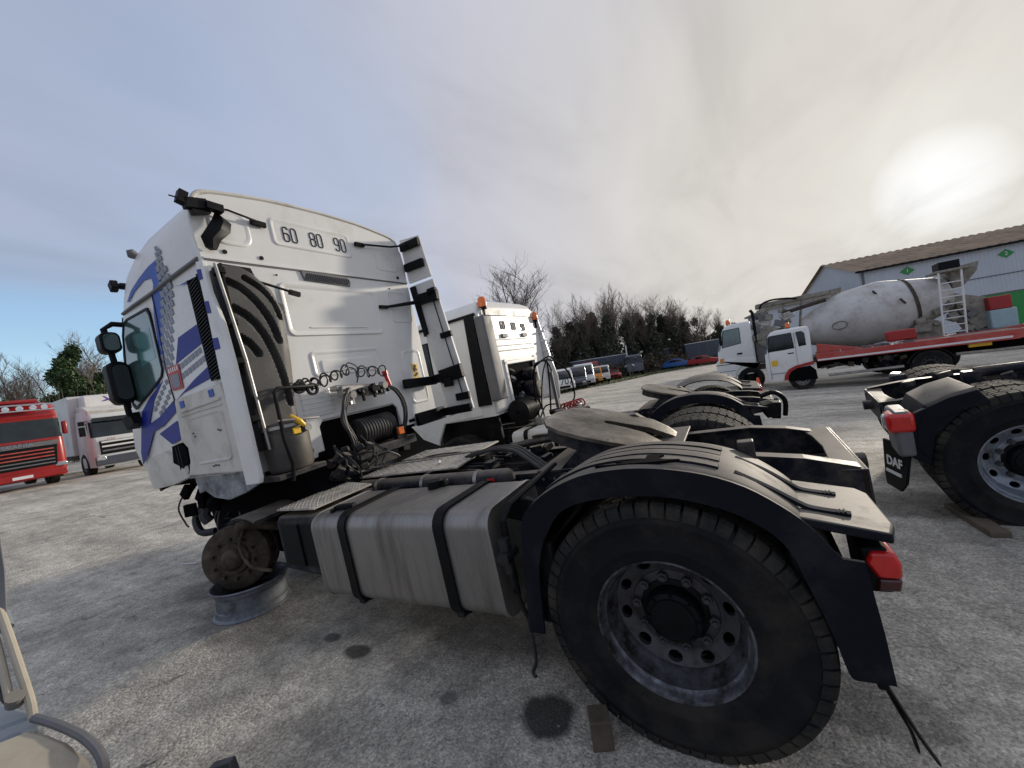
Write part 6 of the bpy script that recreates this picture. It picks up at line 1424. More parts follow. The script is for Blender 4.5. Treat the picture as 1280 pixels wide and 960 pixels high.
tube_part('exhaust_pipe', [(-1.8, 0.9, 2.2), (-1.8, 0.9, 3.55), (-1.72, 0.9, 3.7)], 0.07, MT['black'], MX)
# rear ladder with platform, hopper and chutes
lad = bpy.data.objects.new('ladder', None); COL.objects.link(lad)
b = MB()
for x0, x1 in ((-8.0, -7.9), (-8.62, -8.52)):
    b.tube([(x0, 1.18, 3.75), (x1, 1.2, 1.15)], 0.035, 6)
lm = b.build('ladder_rails', MT['white'], MX); bpy.data.objects.remove(lad)
for k in range(8):
    z = 1.4 + k * 0.27; x = -7.915 - (z - 1.15) * 0.037
    b = MB(); b.tube([(x, 1.2, z), (x - 0.58, 1.2, z)], 0.022, 6); b.build('rung', MT['white'], lm)
b = MB(); b.bx(-8.95, -7.9, 0.3, 1.25, 3.72, 3.80); b.build('platform', MT['concrete'], MX, bevel=0.01)
b = MB(); b.prism([(-8.5, 3.85), (-9.3, 3.95), (-9.2, 3.6), (-8.8, 3.1), (-8.5, 3.1)], 'Y', -0.55, 0.7); b.build('filling_hopper', MT['concrete'], MX, bevel=0.02, fix=True)
b = MB(); b.bx(-8.75, -8.15, 0.2, 0.8, 3.85, 4.15); b.build('black_crate', MT['black'], MX, bevel=0.02)
b = MB(); b.prism([(-8.5, 2.9), (-9.35, 2.55), (-9.45, 1.5), (-9.0, 1.3), (-8.6, 2.2)], 'Y', -0.35, 0.6); b.build('discharge_chute', MT['concrete'], MX, bevel=0.02, fix=True)
b = MB(); b.bx(-9.9, -9.3, -0.9, 0.9, 2.0, 2.5); b.build('red_tail_box', MT['redp'], MX, bevel=0.04)
b = MB(); b.bx(-10.0, -9.3, -0.9, 0.9, 1.3, 2.0); b.build('blue_tank', MT['skin_blue'], MX, bevel=0.04)
for k in range(16):
    box_part('cement_crusted_part', (rnd.uniform(-9.3, -7.8), rnd.uniform(0.3, 0.95), rnd.uniform(1.2, 2.6)), (rnd.uniform(0.2, 0.55), 0.2, rnd.uniform(0.1, 0.3)), MT['concrete'] if k % 3 else MT['grey'], MX, (0, rnd.uniform(-35, 35), 0), 0.02)

# ================================================================== flatbed recovery truck
FB = thing('flatbed_truck', 'small white cab flatbed truck with red bed and red wheel arch, before the mixer', 'truck', (-1.40, -17.3, -0.36), (0, 0, -0.13))
LVF = [(0.42, -0.12, -1.62, 1.06), (1.0, -0.06, -1.62, 1.09), (1.5, -0.08, -1.62, 1.09), (2.25, -0.26, -1.62, 1.05), (2.38, -0.36, -1.60, 1.0), (2.44, -0.5, -1.5, 0.85)]
cab(FB, LVF, MT['white'], (1.55, 2.2), [([(-0.32, 2.22), (-1.02, 2.24), (-1.06, 1.66), (-0.24, 1.60)], 1.078), ([(-1.20, 2.24), (-1.38, 2.24), (-1.45, 2.15), (-1.46, 1.72), (-1.24, 1.70)], 1.078)], rf=0.15)
b = MB(); b.prism([(-0.62, 0.42), (-0.66, 0.62), (-0.80, 0.84), (-1.05, 0.96), (-1.62, 1.06), (-1.62, 0.94), (-1.45, 0.92), (-1.1, 0.86), (-0.88, 0.74), (-0.78, 0.58), (-0.75, 0.42)], 'Y', 1.08, 1.125); b.build('red_wheel_arch', MT['redp'], FB, bevel=0.008, fix=True)
b = MB(); b.prism([(-0.75, 0.36), (-0.78, 0.58), (-0.88, 0.74), (-1.1, 0.86), (-1.5, 0.90), (-1.66, 0.7), (-1.68, 0.36)], 'Y', 1.0, 1.096); b.build('wheel_well', MT['void'], FB, fix=True)
b = MB()
for x0, x1, z0, z1 in ((-0.22, -0.215, 0.5, 2.2), (-1.13, -1.125, 0.95, 2.25), (-1.05, -0.85, 1.44, 1.48), (-1.0, -0.2, 0.72, 0.73)): b.bx(x0, x1, 1.06, 1.10, z0, z1)
b.build('door_line', MT['black'], FB)
b = MB(); b.bx(-0.48, -0.28, 1.085, 1.10, 1.02, 1.25); b.build('yellow_badge', MT['yellow'], FB)
b = MB(); b.bx(-0.52, -0.5, 1.03, 1.07, 1.70, 2.05); b.build('seat_back', MT['black'], FB)
beacon(FB, -0.95, 0.5, 2.48, 1.6)
for s in (1, -1):
    wheel(FB, -1.2, 0.97 * s, 0.41, s, nuts=False, scale=0.78, rimmat=MT['steel'])
    wheel(FB, -4.72, 0.98 * s, 0.47, s, nuts=False, scale=0.88); wheel(FB, -4.72, 0.70 * s, 0.47, -s, rim=False, scale=0.88)
b = MB(); b.prism([(-1.72, 1.02), (-1.72, 1.30), (-6.9, 1.28), (-8.2, 1.45), (-8.2, 1.32), (-6.6, 0.98)], 'Y', 1.10, 1.20); b.prism([(-1.72, 1.02), (-1.72, 1.30), (-6.9, 1.28), (-8.2, 1.45), (-8.2, 1.32), (-6.6, 0.98)], 'Y', -1.20, -1.10)
bed = b.build('bed_side_rail', MT['redbed'], FB, bevel=0.015, fix=True)
b = MB(); b.bx(-7.0, -1.72, -1.1, 1.1, 1.16, 1.25); b.build('bed_floor', MT['concrete'], FB)
b = MB(); b.bx(-6.5, -1.75, 1.20, 1.205, 1.04, 1.10); b.build('worn_pale_strip', MT['litter'], bed)
b = MB(); b.prism([(-1.75, 1.3), (-1.78, 1.68), (-2.6, 1.45), (-3.1, 1.3)], 'Y', 0.5, 1.0); b.build('red_headboard', MT['redbed'], FB, bevel=0.02, fix=True)
b = MB(); b.bx(-4.5, -3.75, 0.4, 0.95, 1.38, 1.75); b.build('red_winch_box', MT['redp'], FB, bevel=0.05)
tube_part('side_guard', [(-2.0, 1.12, 0.46), (-4.05, 1.12, 0.50)], 0.05, MT['steel'], FB)
tube_part('side_guard', [(-5.3, 1.12, 0.72), (-8.0, 1.12, 0.66)], 0.05, MT['concrete'], FB)
b = MB(); b.bx(-8.0, -1.7, -0.4, 0.4, 0.7, 1.02); b.build('frame_rail', MT['void'], FB)
b = MB(); b.lathe([(0.60, -0.2), (0.60, 0.12), (0.56, 0.12), (0.56, -0.2)], c=(-4.72, 1.0, 0.42), ax='Y', n=24, a0=rad(15), a1=rad(165)); b.build('rear_mudguard', MT['black'], FB, fix=True)
rnd = random.Random(51)
for k in range(12): box_part('underbody_part', (-1.9 - k * 0.2, 0.85, 0.82 + rnd.uniform(-0.1, 0.08)), (rnd.uniform(0.05, 0.3), 0.2, rnd.uniform(0.05, 0.2)), MT[rnd.choice(('rust', 'frame', 'void'))], FB, (0, rnd.uniform(-20, 20), 0), 0.01)
for k in range(7): box_part('bed_scrap', (-2.6 - k * 0.28 + rnd.uniform(-0.1, 0.1), 0.75 + rnd.uniform(-0.1, 0.2), 1.32), (0.28, 0.1, 0.06 + rnd.uniform(0, 0.08)), MT[rnd.choice(('litter', 'steel', 'skin_blue', 'grey'))], FB, (rnd.uniform(-20, 20), rnd.uniform(-20, 20), rnd.uniform(-40, 40)), 0.01)
b = MB(); b.box((-5.85, 1.0, 0.93), (0.5, 0.15, 0.12)); b.build('yellow_toolbox', MT['yellow'], FB, bevel=0.02)

# ================================================================== traffic cone
CN = thing('traffic_cone', 'orange and white traffic cone standing in front of the mixer truck wheel', 'cone', (-0.98, -15.9, gz(-0.98, -15.9)))
b = MB(); b.bx(-0.17, 0.17, -0.17, 0.17, 0, 0.03); b.build('base', MT['cone'], CN, bevel=0.01)
b = MB(); b.lathe([(0.13, 0.03), (0.045, 0.62), (0.03, 0.64), (0, 0.64)], ax='Z', n=18); b.build('cone_body', MT['cone'], CN, fix=True)
b = MB(); b.lathe([(0.105, 0.22), (0.080, 0.39)], ax='Z', n=18); b.build('white_band', MT['litter'], CN)

# ================================================================== warehouse
BW = Vector((-1.0, -0.17, 0)).normalized(); BN = Vector((-0.17, 1.0, 0)).normalized()
WH = thing('warehouse', 'pale metal warehouse with brown ribbed roof, green door and green numbered diamonds', 'building', (-10.4, -42.6, -0.15), (0, 0, math.atan2(BW.y, BW.x)))
WH.scale = (1, -1, 1)
# local: x runs right along the wall, -y is towards the yard (rotated frame: local y points away)
Hh = 6.7; LN = 46; DP = 13; RH = 8.75
b = MB(); b.bx(0, LN, -DP, 0, 0, 1.0)
b.build('plinth', MT['concrete'], WH)
def wall_sheet(name, x0, x1, z0, z1, y=0.02):
    b = MB(); n = int((x1 - x0) / 0.25)
    vs = []; fs = []
    for i in range(n + 1):
        x = x0 + (x1 - x0) * i / n
        for dx, dy in ((0, 0), (0.06, 0.035), (0.15, 0.035), (0.21, 0.0)):
            if i == n and dx > 0: continue
            vs += [(x + dx, y + dy, z0), (x + dx, y + dy, z1)]
    for i in range(len(vs) // 2 - 1): fs.append((2 * i, 2 * i + 2, 2 * i + 3, 2 * i + 1))
    b.add(vs, fs); return b.build(name, MT['clad'], WH, smooth=0, kind=None)
wall_sheet('cladding_sheet', 0, 7.55, 0, Hh); wall_sheet('cladding_sheet', 7.55, 20.5, 2.9, Hh); wall_sheet('cladding_sheet', 20.5, LN, 0, Hh)
b = MB(); b.bx(0, LN, -DP, -0.02, 0.5, Hh); b.build('wall', MT['clad'], WH)
b = MB(); b.prism([(-DP, 0), (-DP, Hh), (-DP / 2, RH), (0, Hh), (0, 0)], 'X', -0.05, 0.0); b.build('gable_wall', MT['clad'], WH, fix=True)
# roof with ribs
b = MB(); vs = []; fs = []; n = int(LN / 0.6)
for side in (1, -1):
    ye = 0.35 if side > 0 else -DP - 0.35
    o = len(vs)
    for i in range(n + 1):
        for dx, dz in ((0, 0), (0.16, 0.07), (0.30, 0.07), (0.46, 0)):
            x = -0.4 + i * 0.6 + dx
            vs += [(x, ye, Hh - 0.05 + dz), (x, -DP / 2, RH + dz)]
    m = (len(vs) - o) // 2
    for i in range(m - 1): fs.append((o + 2 * i, o + 2 * i + 2, o + 2 * i + 3, o + 2 * i + 1))
b.add(vs, fs); b.build('roof', MT['roof'], WH, smooth=0)
b = MB(); b.bx(-0.4, LN, 0.33, 0.45, Hh - 0.18, Hh - 0.02); b.build('gutter', MT['black'], WH)
b = MB(); b.cyl((0.15, 0.16, 0), (0.15, 0.16, Hh - 0.1), 0.09, 8); b.build('downpipe', MT['grey'], WH)
b = MB(); b.bx(0.3, LN, 0.06, 0.075, 4.3, 4.38); b.build('cladding_joint', MT['grey'], WH)
b = MB(); b.bx(7.6, 20.4, -0.02, 0.03, 0, 2.85); gd = b.build('green_door', MT['green'], WH)
for k in range(9):
    b = MB(); b.bx(7.6, 20.4, 0.03, 0.045, 0.30 * k + 0.02, 0.30 * k + 0.06); b.build('door_rib', MT['green'], gd)
b = MB(); b.bx(7.5, 20.5, 0.0, 0.06, 2.85, 2.95); b.build('door_lintel', MT['grey'], WH)
for x, z, t in ((3.2, 5.98, '1'), (9.3, 5.9, '2')):
    b = MB(); b.prism([(x - 0.5, z), (x, z + 0.34), (x + 0.5, z), (x, z - 0.34)], 'Y', 0.06, 0.09); dg_ = b.build('green_diamond', MT['green'], WH, fix=True)
    text_obj('door_number', t, 0.42, MT['white'], dg_, frame_M((x, 0.095, z), (1, 0, 0), (0, 0, 1)), 0.003)
# low annexe at its left
AN = thing('annexe', 'low grey annexe with a shallow sloping roof left of the warehouse', 'building', (-3.5, -41.5, -0.2), (0, 0, math.atan2(BW.y, BW.x)))
AN.scale = (1, -1, 1)
b = MB(); b.bx(0, 5.4, -9, 0, 0, 4.9); b.build('wall', MT['clad'], AN)
b = MB(); b.prism([(-0.3, 4.9), (-0.3, 5.08), (5.5, 5.7), (5.5, 4.9)], 'Y', -9.2, 0.3); b.build('roof', MT['concrete'], AN, fix=True)

# ================================================================== grass verge, scrub bank and ground cover
def verge():
    b = MB(); rnd = random.Random(61)
    near = [(16.5, -27), (14.5, -32), (11.5, -38), (10.0, -44), (8.5, -50), (6.0, -55), (2.5, -60), (-2, -63), (-10, -68)]
    far = [(60, -34), (55, -45), (50, -60), (40, -80), (30, -90), (20, -95), (10, -95), (0, -92), (-14, -90)]
    P = [Vector((*p, 0)) for p in near]; Q = [Vector((*p, 0)) for p in far]
    vs = []; 
    NA = bez(P, 4); NB = bez(Q, 4); m = 8
    for a, c in zip(NA, NB):
        for k in range(m + 1):
            p = a.lerp(c, k / m); vs.append((p.x, p.y, gz(p.x, p.y) + 0.03 + (0.02 * rnd.random())))
    fs = [(i * (m + 1) + k, (i + 1) * (m + 1) + k, (i + 1) * (m + 1) + k + 1, i * (m + 1) + k + 1) for i in range(len(NA) - 1) for k in range(m)]
    b.add(vs, fs)
    gm = make_mat('verge_grass', (0.085, 0.105, 0.035), 0.95, var=0.4, vscale=0.8, dirt=(0.12, 0.10, 0.06), damt=0.4, dscale=0.5, bump=0.8, bscale=6)
    b.build('verge', gm, kind='structure', fix=True)
    # tufts along the near edge
    t = MB()
    for k in range(5000):
        i = rnd.randrange(len(NA) - 1); f = rnd.random(); a = NA[i].lerp(NA[i + 1], f); c = NB[i].lerp(NB[i + 1], f)
        u = rnd.random() ** 2 * 0.5; p = a.lerp(c, u) + Vector((rnd.uniform(-.4, .4), rnd.uniform(-.4, .4), 0)); h = rnd.uniform(0.05, 0.2); w = 0.05; an = rnd.uniform(0, PI)
        z = gz(p.x, p.y) + 0.02
        t.add([(p.x - w * math.cos(an), p.y - w * math.sin(an), z), (p.x + w * math.cos(an), p.y + w * math.sin(an), z), (p.x + rnd.uniform(-.05, .05), p.y + rnd.uniform(-.05, .05), z + h)], [(0, 1, 2)])
    t.build('grass', gm, kind='stuff', smooth=0)
verge()

# ================================================================== trees
def bare_tree_mesh(seed, H=10, spread=0.9, twigs=1.0, lean=0.0):
    rnd = random.Random(seed); tr = MB(); tw = MB()
    def grow(p, d, L, r, lev):
        seg = 4; pts = [p]; q = p; dd = d.normalized()
        for i in range(seg):
            dd = (dd + Vector((rnd.uniform(-1, 1), rnd.uniform(-1, 1), rnd.uniform(-0.3, 0.6))) * (0.12 if lev == 0 else 0.20)).normalized()
            q = q + dd * (L / seg); pts.append(q)
        rs = [r * (1 - 0.5 * i / seg) for i in range(seg + 1)]
        (tr if lev < 2 else tw).tube(pts, rs, 6 if lev == 0 else (5 if lev == 1 else 3), caps=False)
        if lev >= 4: return
        n = (10, 7, 6, 4)[lev] if lev < 4 else 0
        n = max(2, int(n * twigs))
        for k in range(n):
            t = rnd.uniform(0.25 if lev == 0 else 0.15, 1.0); i = min(int(t * seg), seg - 1); pp = pts[i].lerp(pts[i + 1], t * seg - i)
            ax = Vector((rnd.uniform(-1, 1), rnd.uniform(-1, 1), 0)).normalized()
            nd = (dd * rnd.uniform(0.5, 1.0) + ax * spread * rnd.uniform(0.5, 1.1) + Vector((0, 0, 0.45 if lev < 2 else 0.2))).normalized()
            grow(pp, nd, L * rnd.uniform(0.42, 0.68) * (1.0 if lev else 0.85), max(r * rnd.uniform(0.35, 0.5), 0.007), lev + 1)
    grow(Vector((0, 0, -0.3)), Vector((lean, 0, 1)), H * 0.62, H * 0.014, 0)
    return tr.mesh('trunk', MT['bark'], 60), tw.mesh('crown', MT['twig'], 0)
def leaf_cloud(seed, lobes, dens, size, mat, name):
    rnd = random.Random(seed); b = MB()
    for (cx, cy, cz, rx, ry, rz) in lobes:
        n = int(dens * (rx * ry + ry * rz + rx * rz))
        for k in range(n):
            v = Vector((rnd.gauss(0, 1), rnd.gauss(0, 1), rnd.gauss(0, 1))).normalized() * (rnd.random() ** 0.4) * rnd.uniform(0.75, 1.12)
            c = Vector((cx + v.x * rx, cy + v.y * ry, cz + v.z * rz)); s = size * rnd.uniform(0.5, 1.3)
            a = Vector((rnd.uniform(-1, 1), rnd.uniform(-1, 1), rnd.uniform(-1, 1))).normalized(); q = a.orthogonal().normalized() * s; w = a.cross(q).normalized() * s * 0.7
            b.add([c - q, c + w, c + q, c - w], [(0, 1, 2, 3)])
    return b.mesh(name, mat, 0)
TREES = [bare_tree_mesh(s, 10, sp, tw) for s, sp, tw in ((101, 0.85, 1.0), (102, 0.7, 1.0), (103, 1.0, 0.9), (104, 0.75, 1.0))]
IVY = []
for s in range(4):
    rnd = random.Random(200 + s); lob = []
    x = 0; y = 0
    for k in range(9):
        z = 0.6 + k * 0.72; w = rnd.uniform(0.7, 1.35) * (1.25 - k * 0.07)
        lob.append((x + rnd.uniform(-.25, .25), y + rnd.uniform(-.25, .25), z, w, w, 0.75))
    for k in range(4): lob.append((rnd.uniform(-1.6, 1.6), rnd.uniform(-1.0, 1.0), rnd.uniform(3, 6.5), 0.6, 0.6, 0.8))
    IVY.append(leaf_cloud(300 + s, lob, 150, 0.17, MT['ivy'], 'ivy'))
def tree(name, label, x, y, h, v, ivy=None, grp=None, rz=0.0, sx=1.0):
    t = thing(name, label, 'tree', (x, y, gz(x, y)), (0, 0, rz), grp)
    k = h / 9.7
    for nm, me in zip(('trunk', 'crown'), TREES[v % len(TREES)]):
        o = mobj(nm, me, t); o.scale = (k * sx, k * sx, k)
    if ivy is not None:
        o = mobj('ivy', IVY[ivy % len(IVY)], t); o.scale = (k * 0.95, k * 0.95, k * 1.05)
    return t
def pt(px, d, y0=0):
    a = (px - 640) / 497.17
    p = CP + CF * d + CX * (a * d); return p.x, p.y
ORD = ('first', 'second', 'third', 'fourth', 'fifth', 'sixth', 'seventh', 'eighth', 'ninth', 'tenth', 'eleventh', 'twelfth', 'thirteenth', 'fourteenth', 'fifteenth', 'sixteenth')
CNT = dict(b=0, i=0, k=0)
def lab(k):
    n = ORD[CNT[k]]; CNT[k] += 1
    return {'b': n + ' bare tree from the left in the front row of the tree line', 'i': n + ' ivy covered tree from the left in the dark tree line', 'k': 'bare tree behind the ivy covered ones, ' + n + ' of that back row'}[k]
BIGT = tree('bare_tree', 'tallest bare tree with spreading crown rising behind the second white cab', 27.8, -53.5, 23.0, 2, None, None, 1.5, 0.95)
x, y = pt(672, 60); tree('bare_tree', 'broad bare tree just right of the tallest one, above the second white cab', x, y, 17.5, 0, None, None, 2.2, 1.1)
rnd = random.Random(71)
line = []
for i, (px, d, h) in enumerate(((618, 66, 12.0), (650, 56, 11), (690, 62, 9.5), (706, 58, 11.5), (722, 66, 13.5), (738, 60, 12.0), (752, 64, 14.0), (768, 60, 12.5), (782, 66, 13.5), (796, 61, 11.5), (810, 67, 13.0), (824, 62, 11.5), (838, 68, 12.5), (852, 64, 10.5), (866, 70, 11.0), (880, 66, 9.5), (893, 72, 9.5), (908, 74, 8.5))):
    x, y = pt(px, d)
    iv = i if i >= 3 and i not in (8, 15, 16) else None
    t = tree('ivy_tree' if iv is not None else 'bare_tree', lab('i' if iv is not None else 'b'), x, y, h, i, iv, 'ivy covered trees in the tree line' if iv is not None else 'bare trees in the tree line', rnd.uniform(0, 6.28), rnd.uniform(0.8, 1.1))
for i, (px, d, h) in enumerate(((640, 72, 10), (680, 70, 10), (715, 72, 11), (745, 72, 12), (775, 70, 14.5), (790, 74, 13), (808, 73, 12), (830, 76, 12.5), (860, 78, 11.5))):
    x, y = pt(px, d); tree('bare_tree', lab('k'), x, y, h, i + 1, None, 'bare trees in the tree line', rnd.uniform(0, 6.28), 0.9)
# left side: bare trees and one evergreen behind the red and white trucks
for i, (px, d, h, v) in enumerate(((-10, 60, 16.5, 0), (18, 66, 17, 1), (44, 62, 14, 3), (70, 66, 18.5, 2), (104, 64, 18, 1), (128, 68, 17.5, 0), (140, 70, 16, 3))):
    x, y = pt(px, d); tree('bare_tree', ORD[i] + ' bare tree from the left behind the red and white parked trucks', x, y, h, v, None, 'bare trees behind the red and white trucks', rnd.uniform(0, 6.28), 1.15)
def evergreen(label, x, y, h, w, seed, mat=None):
    t = thing('evergreen_tree', label, 'tree', (x, y, gz(x, y)))
    rnd = random.Random(seed); b = MB(); b.tube([(0, 0, -0.2), (0.1, 0, h * 0.4), (0, 0.1, h * 0.85)], [0.3, 0.2, 0.05], 8); b.build('trunk', MT['bark'], t)
    lob = [(rnd.uniform(-1, 1) * w * (1 - k / 26) * 0.6, rnd.uniform(-1, 1) * w * (1 - k / 26) * 0.6, h * (0.22 + 0.72 * k / 22), w * 0.36 * (1.25 - k / 26), w * 0.36 * (1.25 - k / 26), h * 0.09) for k in range(22)]
    me = leaf_cloud(seed, lob, 190, 0.20, mat or MT['leaf'], 'crown'); mobj('crown', me, t)
    return t
x, y = pt(92, 52); evergreen('dark green evergreen tree rising above the white box truck', x, y, 15.5, 4.8, 501)
x, y = pt(128, 56); evergreen('dark evergreen tree half hidden behind the cab mirrors', x, y, 12.0, 3.2, 503)
x, y = pt(8, 50); evergreen('low dark evergreen behind the roof of the red tractor', x, y, 9.0, 3.4, 502)
def scrub(name, label, pts, h, w, seed, mat, size=0.2, dens=70):
    rnd = random.Random(seed); lob = []
    for (xa, ya), (xb, yb) in zip(pts, pts[1:]):
        L = math.hypot(xb - xa, yb - ya); n = max(1, int(L / 1.6))
        for k in range(n):
            t = (k + rnd.random()) / n; hh = h * rnd.uniform(0.6, 1.1)
            x = xa + (xb - xa) * t + rnd.uniform(-w, w); y = ya + (yb - ya) * t + rnd.uniform(-w, w)
            lob.append((x, y, gz(x, y) + hh * 0.5, 1.5, 1.5, hh * 0.55))
    me = leaf_cloud(seed, lob, dens, size, mat, name)
    # upright stems
    b = MB(); 
    for k in range(len(lob) * 14):
        l = rnd.choice(lob); x = l[0] + rnd.uniform(-1.5, 1.5); y = l[1] + rnd.uniform(-1.5, 1.5); z = gz(x, y); hh = h * rnd.uniform(0.6, 1.35)
        b.tube([(x, y, z), (x + rnd.uniform(-.3, .3), y + rnd.uniform(-.3, .3), z + hh * 0.5), (x + rnd.uniform(-.7, .7), y + rnd.uniform(-.7, .7), z + hh)], [0.03, 0.02, 0.006], 3, caps=False)
    o = mobj(name, me, None); tag(o, label, 'bushes'); o['kind'] = 'stuff'
    o2 = b.build(name + '_stems', MT['twig'], None, kind='stuff', smooth=0); tag(o2, 'bare upright stems growing in ' + label, 'bushes')
A = [pt(px, d) for px, d in ((600, 52), (650, 50), (690, 50), (740, 54), (790, 58), (850, 62), (905, 68), (950, 78))]
scrub('scrub', 'brown winter scrub along the foot of the tree line', A, 2.6, 1.6, 601, MT['brush'], 0.20, 60)
A2 = [pt(px, d) for px, d in ((700, 66), (760, 68), (820, 70), (880, 74), (930, 82))]
scrub('undergrowth', 'dark ivy undergrowth filling the gaps between the trees', A2, 6.2, 2.0, 603, MT['ivy'], 0.26, 40)
A3 = [pt(px, d) for px, d in ((-60, 44), (0, 46), (60, 46), (120, 46), (170, 48), (240, 50), (420, 60), (560, 60))]
scrub('hedge', 'brown overgrown hedge behind the red and white parked trucks', A3, 7.6, 1.4, 602, MT['brush'], 0.24, 45)

# ================================================================== far parked vehicles
def car(label, name, cat, px, d, yaw, L, W, H, mat, kind='van', lift=0.0, grp=None):
    x, y = pt(px, d); t = thing(name, label, cat, (x, y, gz(x, y) + 0.03), (0, 0, yaw), grp)
    h = W / 2
    if kind == 'van':
        pr = [(0, 0.35), (0.02, 0.85), (-0.15, 1.02), (-0.75, 1.15), (-1.35, H * 0.93), (-1.7, H), (-L + 0.1, H), (-L, H * 0.9), (-L, 0.35)]
        gl = [(-0.95, 1.2), (-1.38, H * 0.88), (-2.1, H * 0.88), (-2.1, 1.2)]
    elif kind == 'cab':
        pr = [(0, 0.4), (0.03, 1.1), (-0.25, H * 0.95), (-0.4, H), (-1.7, H), (-1.75, 0.9), (-L, 0.9), (-L, 0.6), (-1.7, 0.4)]
        gl = [(-0.3, 1.25), (-0.45, H * 0.9), (-1.3, H * 0.9), (-1.3, 1.2)]
    else:
        pr = [(0, 0.3), (0.02, 0.6), (-0.2, 0.78), (-1.1, 0.92), (-1.75, H * 0.96), (-2.3, H), (-3.1, H * 0.96), (-L + 0.25, 0.98), (-L, 0.85), (-L, 0.3)]
        gl = [(-1.25, 0.95), (-1.8, H * 0.9), (-3.0, H * 0.9), (-3.6, 0.98)]
    b = MB()
    ring = []
    for k, (y_, s) in enumerate(((-h, 0.0), (-h * 0.97, 0.012), (h * 0.97, 0.012), (h, 0.0))): pass
    b.prism(pr, 'Y', -h, h); b.build('body', mat, t, bevel=0.07, fix=True, smooth=40)
    b = MB(); b.prism(gl, 'Y', -h - 0.012, h + 0.012); b.build('side_window', MT['dglass'], t, fix=True)
    # windscreen
    i = 3 if kind != 'cab' else 1
    (xa, za), (xb, zb) = (pr[3], pr[4]) if kind != 'cab' else (pr[1], pr[2])
    nrm = Vector((zb - za, 0, -(xb - xa))).normalized() * 0.02
    a = Vector((xa, 0, za)).lerp(Vector((xb, 0, zb)), 0.08) + nrm; c = Vector((xa, 0, za)).lerp(Vector((xb, 0, zb)), 0.94) + nrm
    b = MB(); b.add([(a.x, -h * 0.88, a.z), (a.x, h * 0.88, a.z), (c.x, h * 0.82, c.z), (c.x, -h * 0.82, c.z)], [(0, 1, 2, 3)]); b.build('windscreen', MT['dglass'], t, solid=0.01)
    for s in (1, -1):
        for xw in (-0.85, -L + 0.85):
            wheel(t, xw, s * (h - 0.13), 0.33, s, nuts=False, scale=0.62)
        b = MB(); b.box((0.0, s * h * 0.72, 0.68 if kind != 'cab' else 0.75), (0.08, 0.32, 0.16)); b.build('headlight', MT['lamp'], t, bevel=0.03)
    b = MB(); b.bx(0.01, 0.07, -h * 0.5, h * 0.5, 0.42, 0.62); b.build('grille', MT['black'], t, bevel=0.01)
    return t
YW = rad(150)
car('white van nearest the hoses in the row of old vehicles', 'parked_van', 'van', 684, 33, rad(125), 5.0, 1.9, 2.3, MT['white'], 'van')
VP_ = car('white box van with dark lettering just right of the hoses', 'parked_van', 'van', 706, 36, rad(120), 4.6, 1.9, 2.2, MT['white'], 'van')
text_obj('van_lettering', '1707', 1.0, MT['black'], VP_, frame_M((-2.9, 0.972, 1.2), (-1, 0, 0), (0, 0, 1)), 0.01)
text_obj('van_lettering', '1707', 0.8, MT['black'], VP_, frame_M((0.05, 0.0, 1.0), (0, 1, 0), (0, 0, 1)), 0.01)
car('dark grey van between white vehicles in the far row', 'parked_van', 'van', 722, 39, rad(110), 4.8, 1.9, 2.3, MT['dgrey'], 'van')
car('white van with tall pale roof in the far row', 'parked_van', 'van', 733, 42, rad(112), 5.2, 2.0, 2.5, MT['white'], 'van')
car('orange and yellow recovery van in the far row', 'parked_van', 'van', 743, 44, rad(108), 5.0, 2.0, 2.0, MT['orangep'], 'van')
car('red van behind the orange one in the far row', 'parked_van', 'van', 741, 50, rad(108), 5.0, 2.0, 2.7, MT['redp'], 'van')
car('white pickup truck at the right end of the near row', 'pickup_truck', 'truck', 753, 45, rad(112), 5.4, 2.0, 2.0, MT['white'], 'cab')
car('red low car beside the grey trailer', 'parked_car', 'car', 770, 50, rad(115), 4.2, 1.75, 1.3, MT['redp'], 'car')
car('blue parked car in front of the left blue grey trailer', 'parked_car', 'car', 872, 58, rad(172), 4.3, 1.8, 1.4, MT['bluep'], 'car')
car('red parked car in front of the right blue grey trailer', 'parked_car', 'car', 906, 55, rad(172), 4.2, 1.8, 1.4, MT['redp'], 'car')
def trailer(label, px, d, yaw, L, H, grp=None, white=False):
    x, y = pt(px, d); t = thing('trailer', label, 'trailer', (x, y, gz(x, y)), (0, 0, yaw))
    b = MB(); b.bx(-L, 0, -1.25, 1.25, 1.0, H); b.build('sheet_body', MT['tarp'], t, bevel=0.04)
    b = MB()
    b.bx(-L, 0, -1.27, 1.27, H - 0.02, H + 0.06); b.build('top_rail', MT['litter'], t)
    for k in range(int(L / 1.2)):
        for s in (1, -1):
            b = MB(); b.bx(-k * 1.2 - 0.25, -k * 1.2 - 0.2, s * 1.25 - 0.02, s * 1.25 + 0.02, 1.0, H); b.build('side_post', MT['grey'], t)
    for s in (1, -1):
        for xw in (-L + 1.0, -L + 2.2): wheel(t, xw, 1.05 * s, 0.5, s, nuts=False)
    b = MB(); b.bx(-L, 0, -1.2, 1.2, 0.85, 1.0); b.build('frame', MT['frame'], t)
    return t
trailer('dark blue grey box trailer behind the far row of vans', 787, 58, rad(200), 9, 3.2)
b = MB(); x, y = pt(789, 56); b.cyl((x, y, gz(x, y)), (x, y, 4.3), 0.09, 8); o = b.build('white_post', MT['litter']); tag(o, 'tall white post beside the dark blue grey trailer', 'post')
trailer('left blue grey sheeted trailer behind the blue car', 876, 64, rad(182), 5.2, 3.2)
trailer('right blue grey sheeted trailer behind the red car', 916, 61, rad(182), 5.8, 3.4)
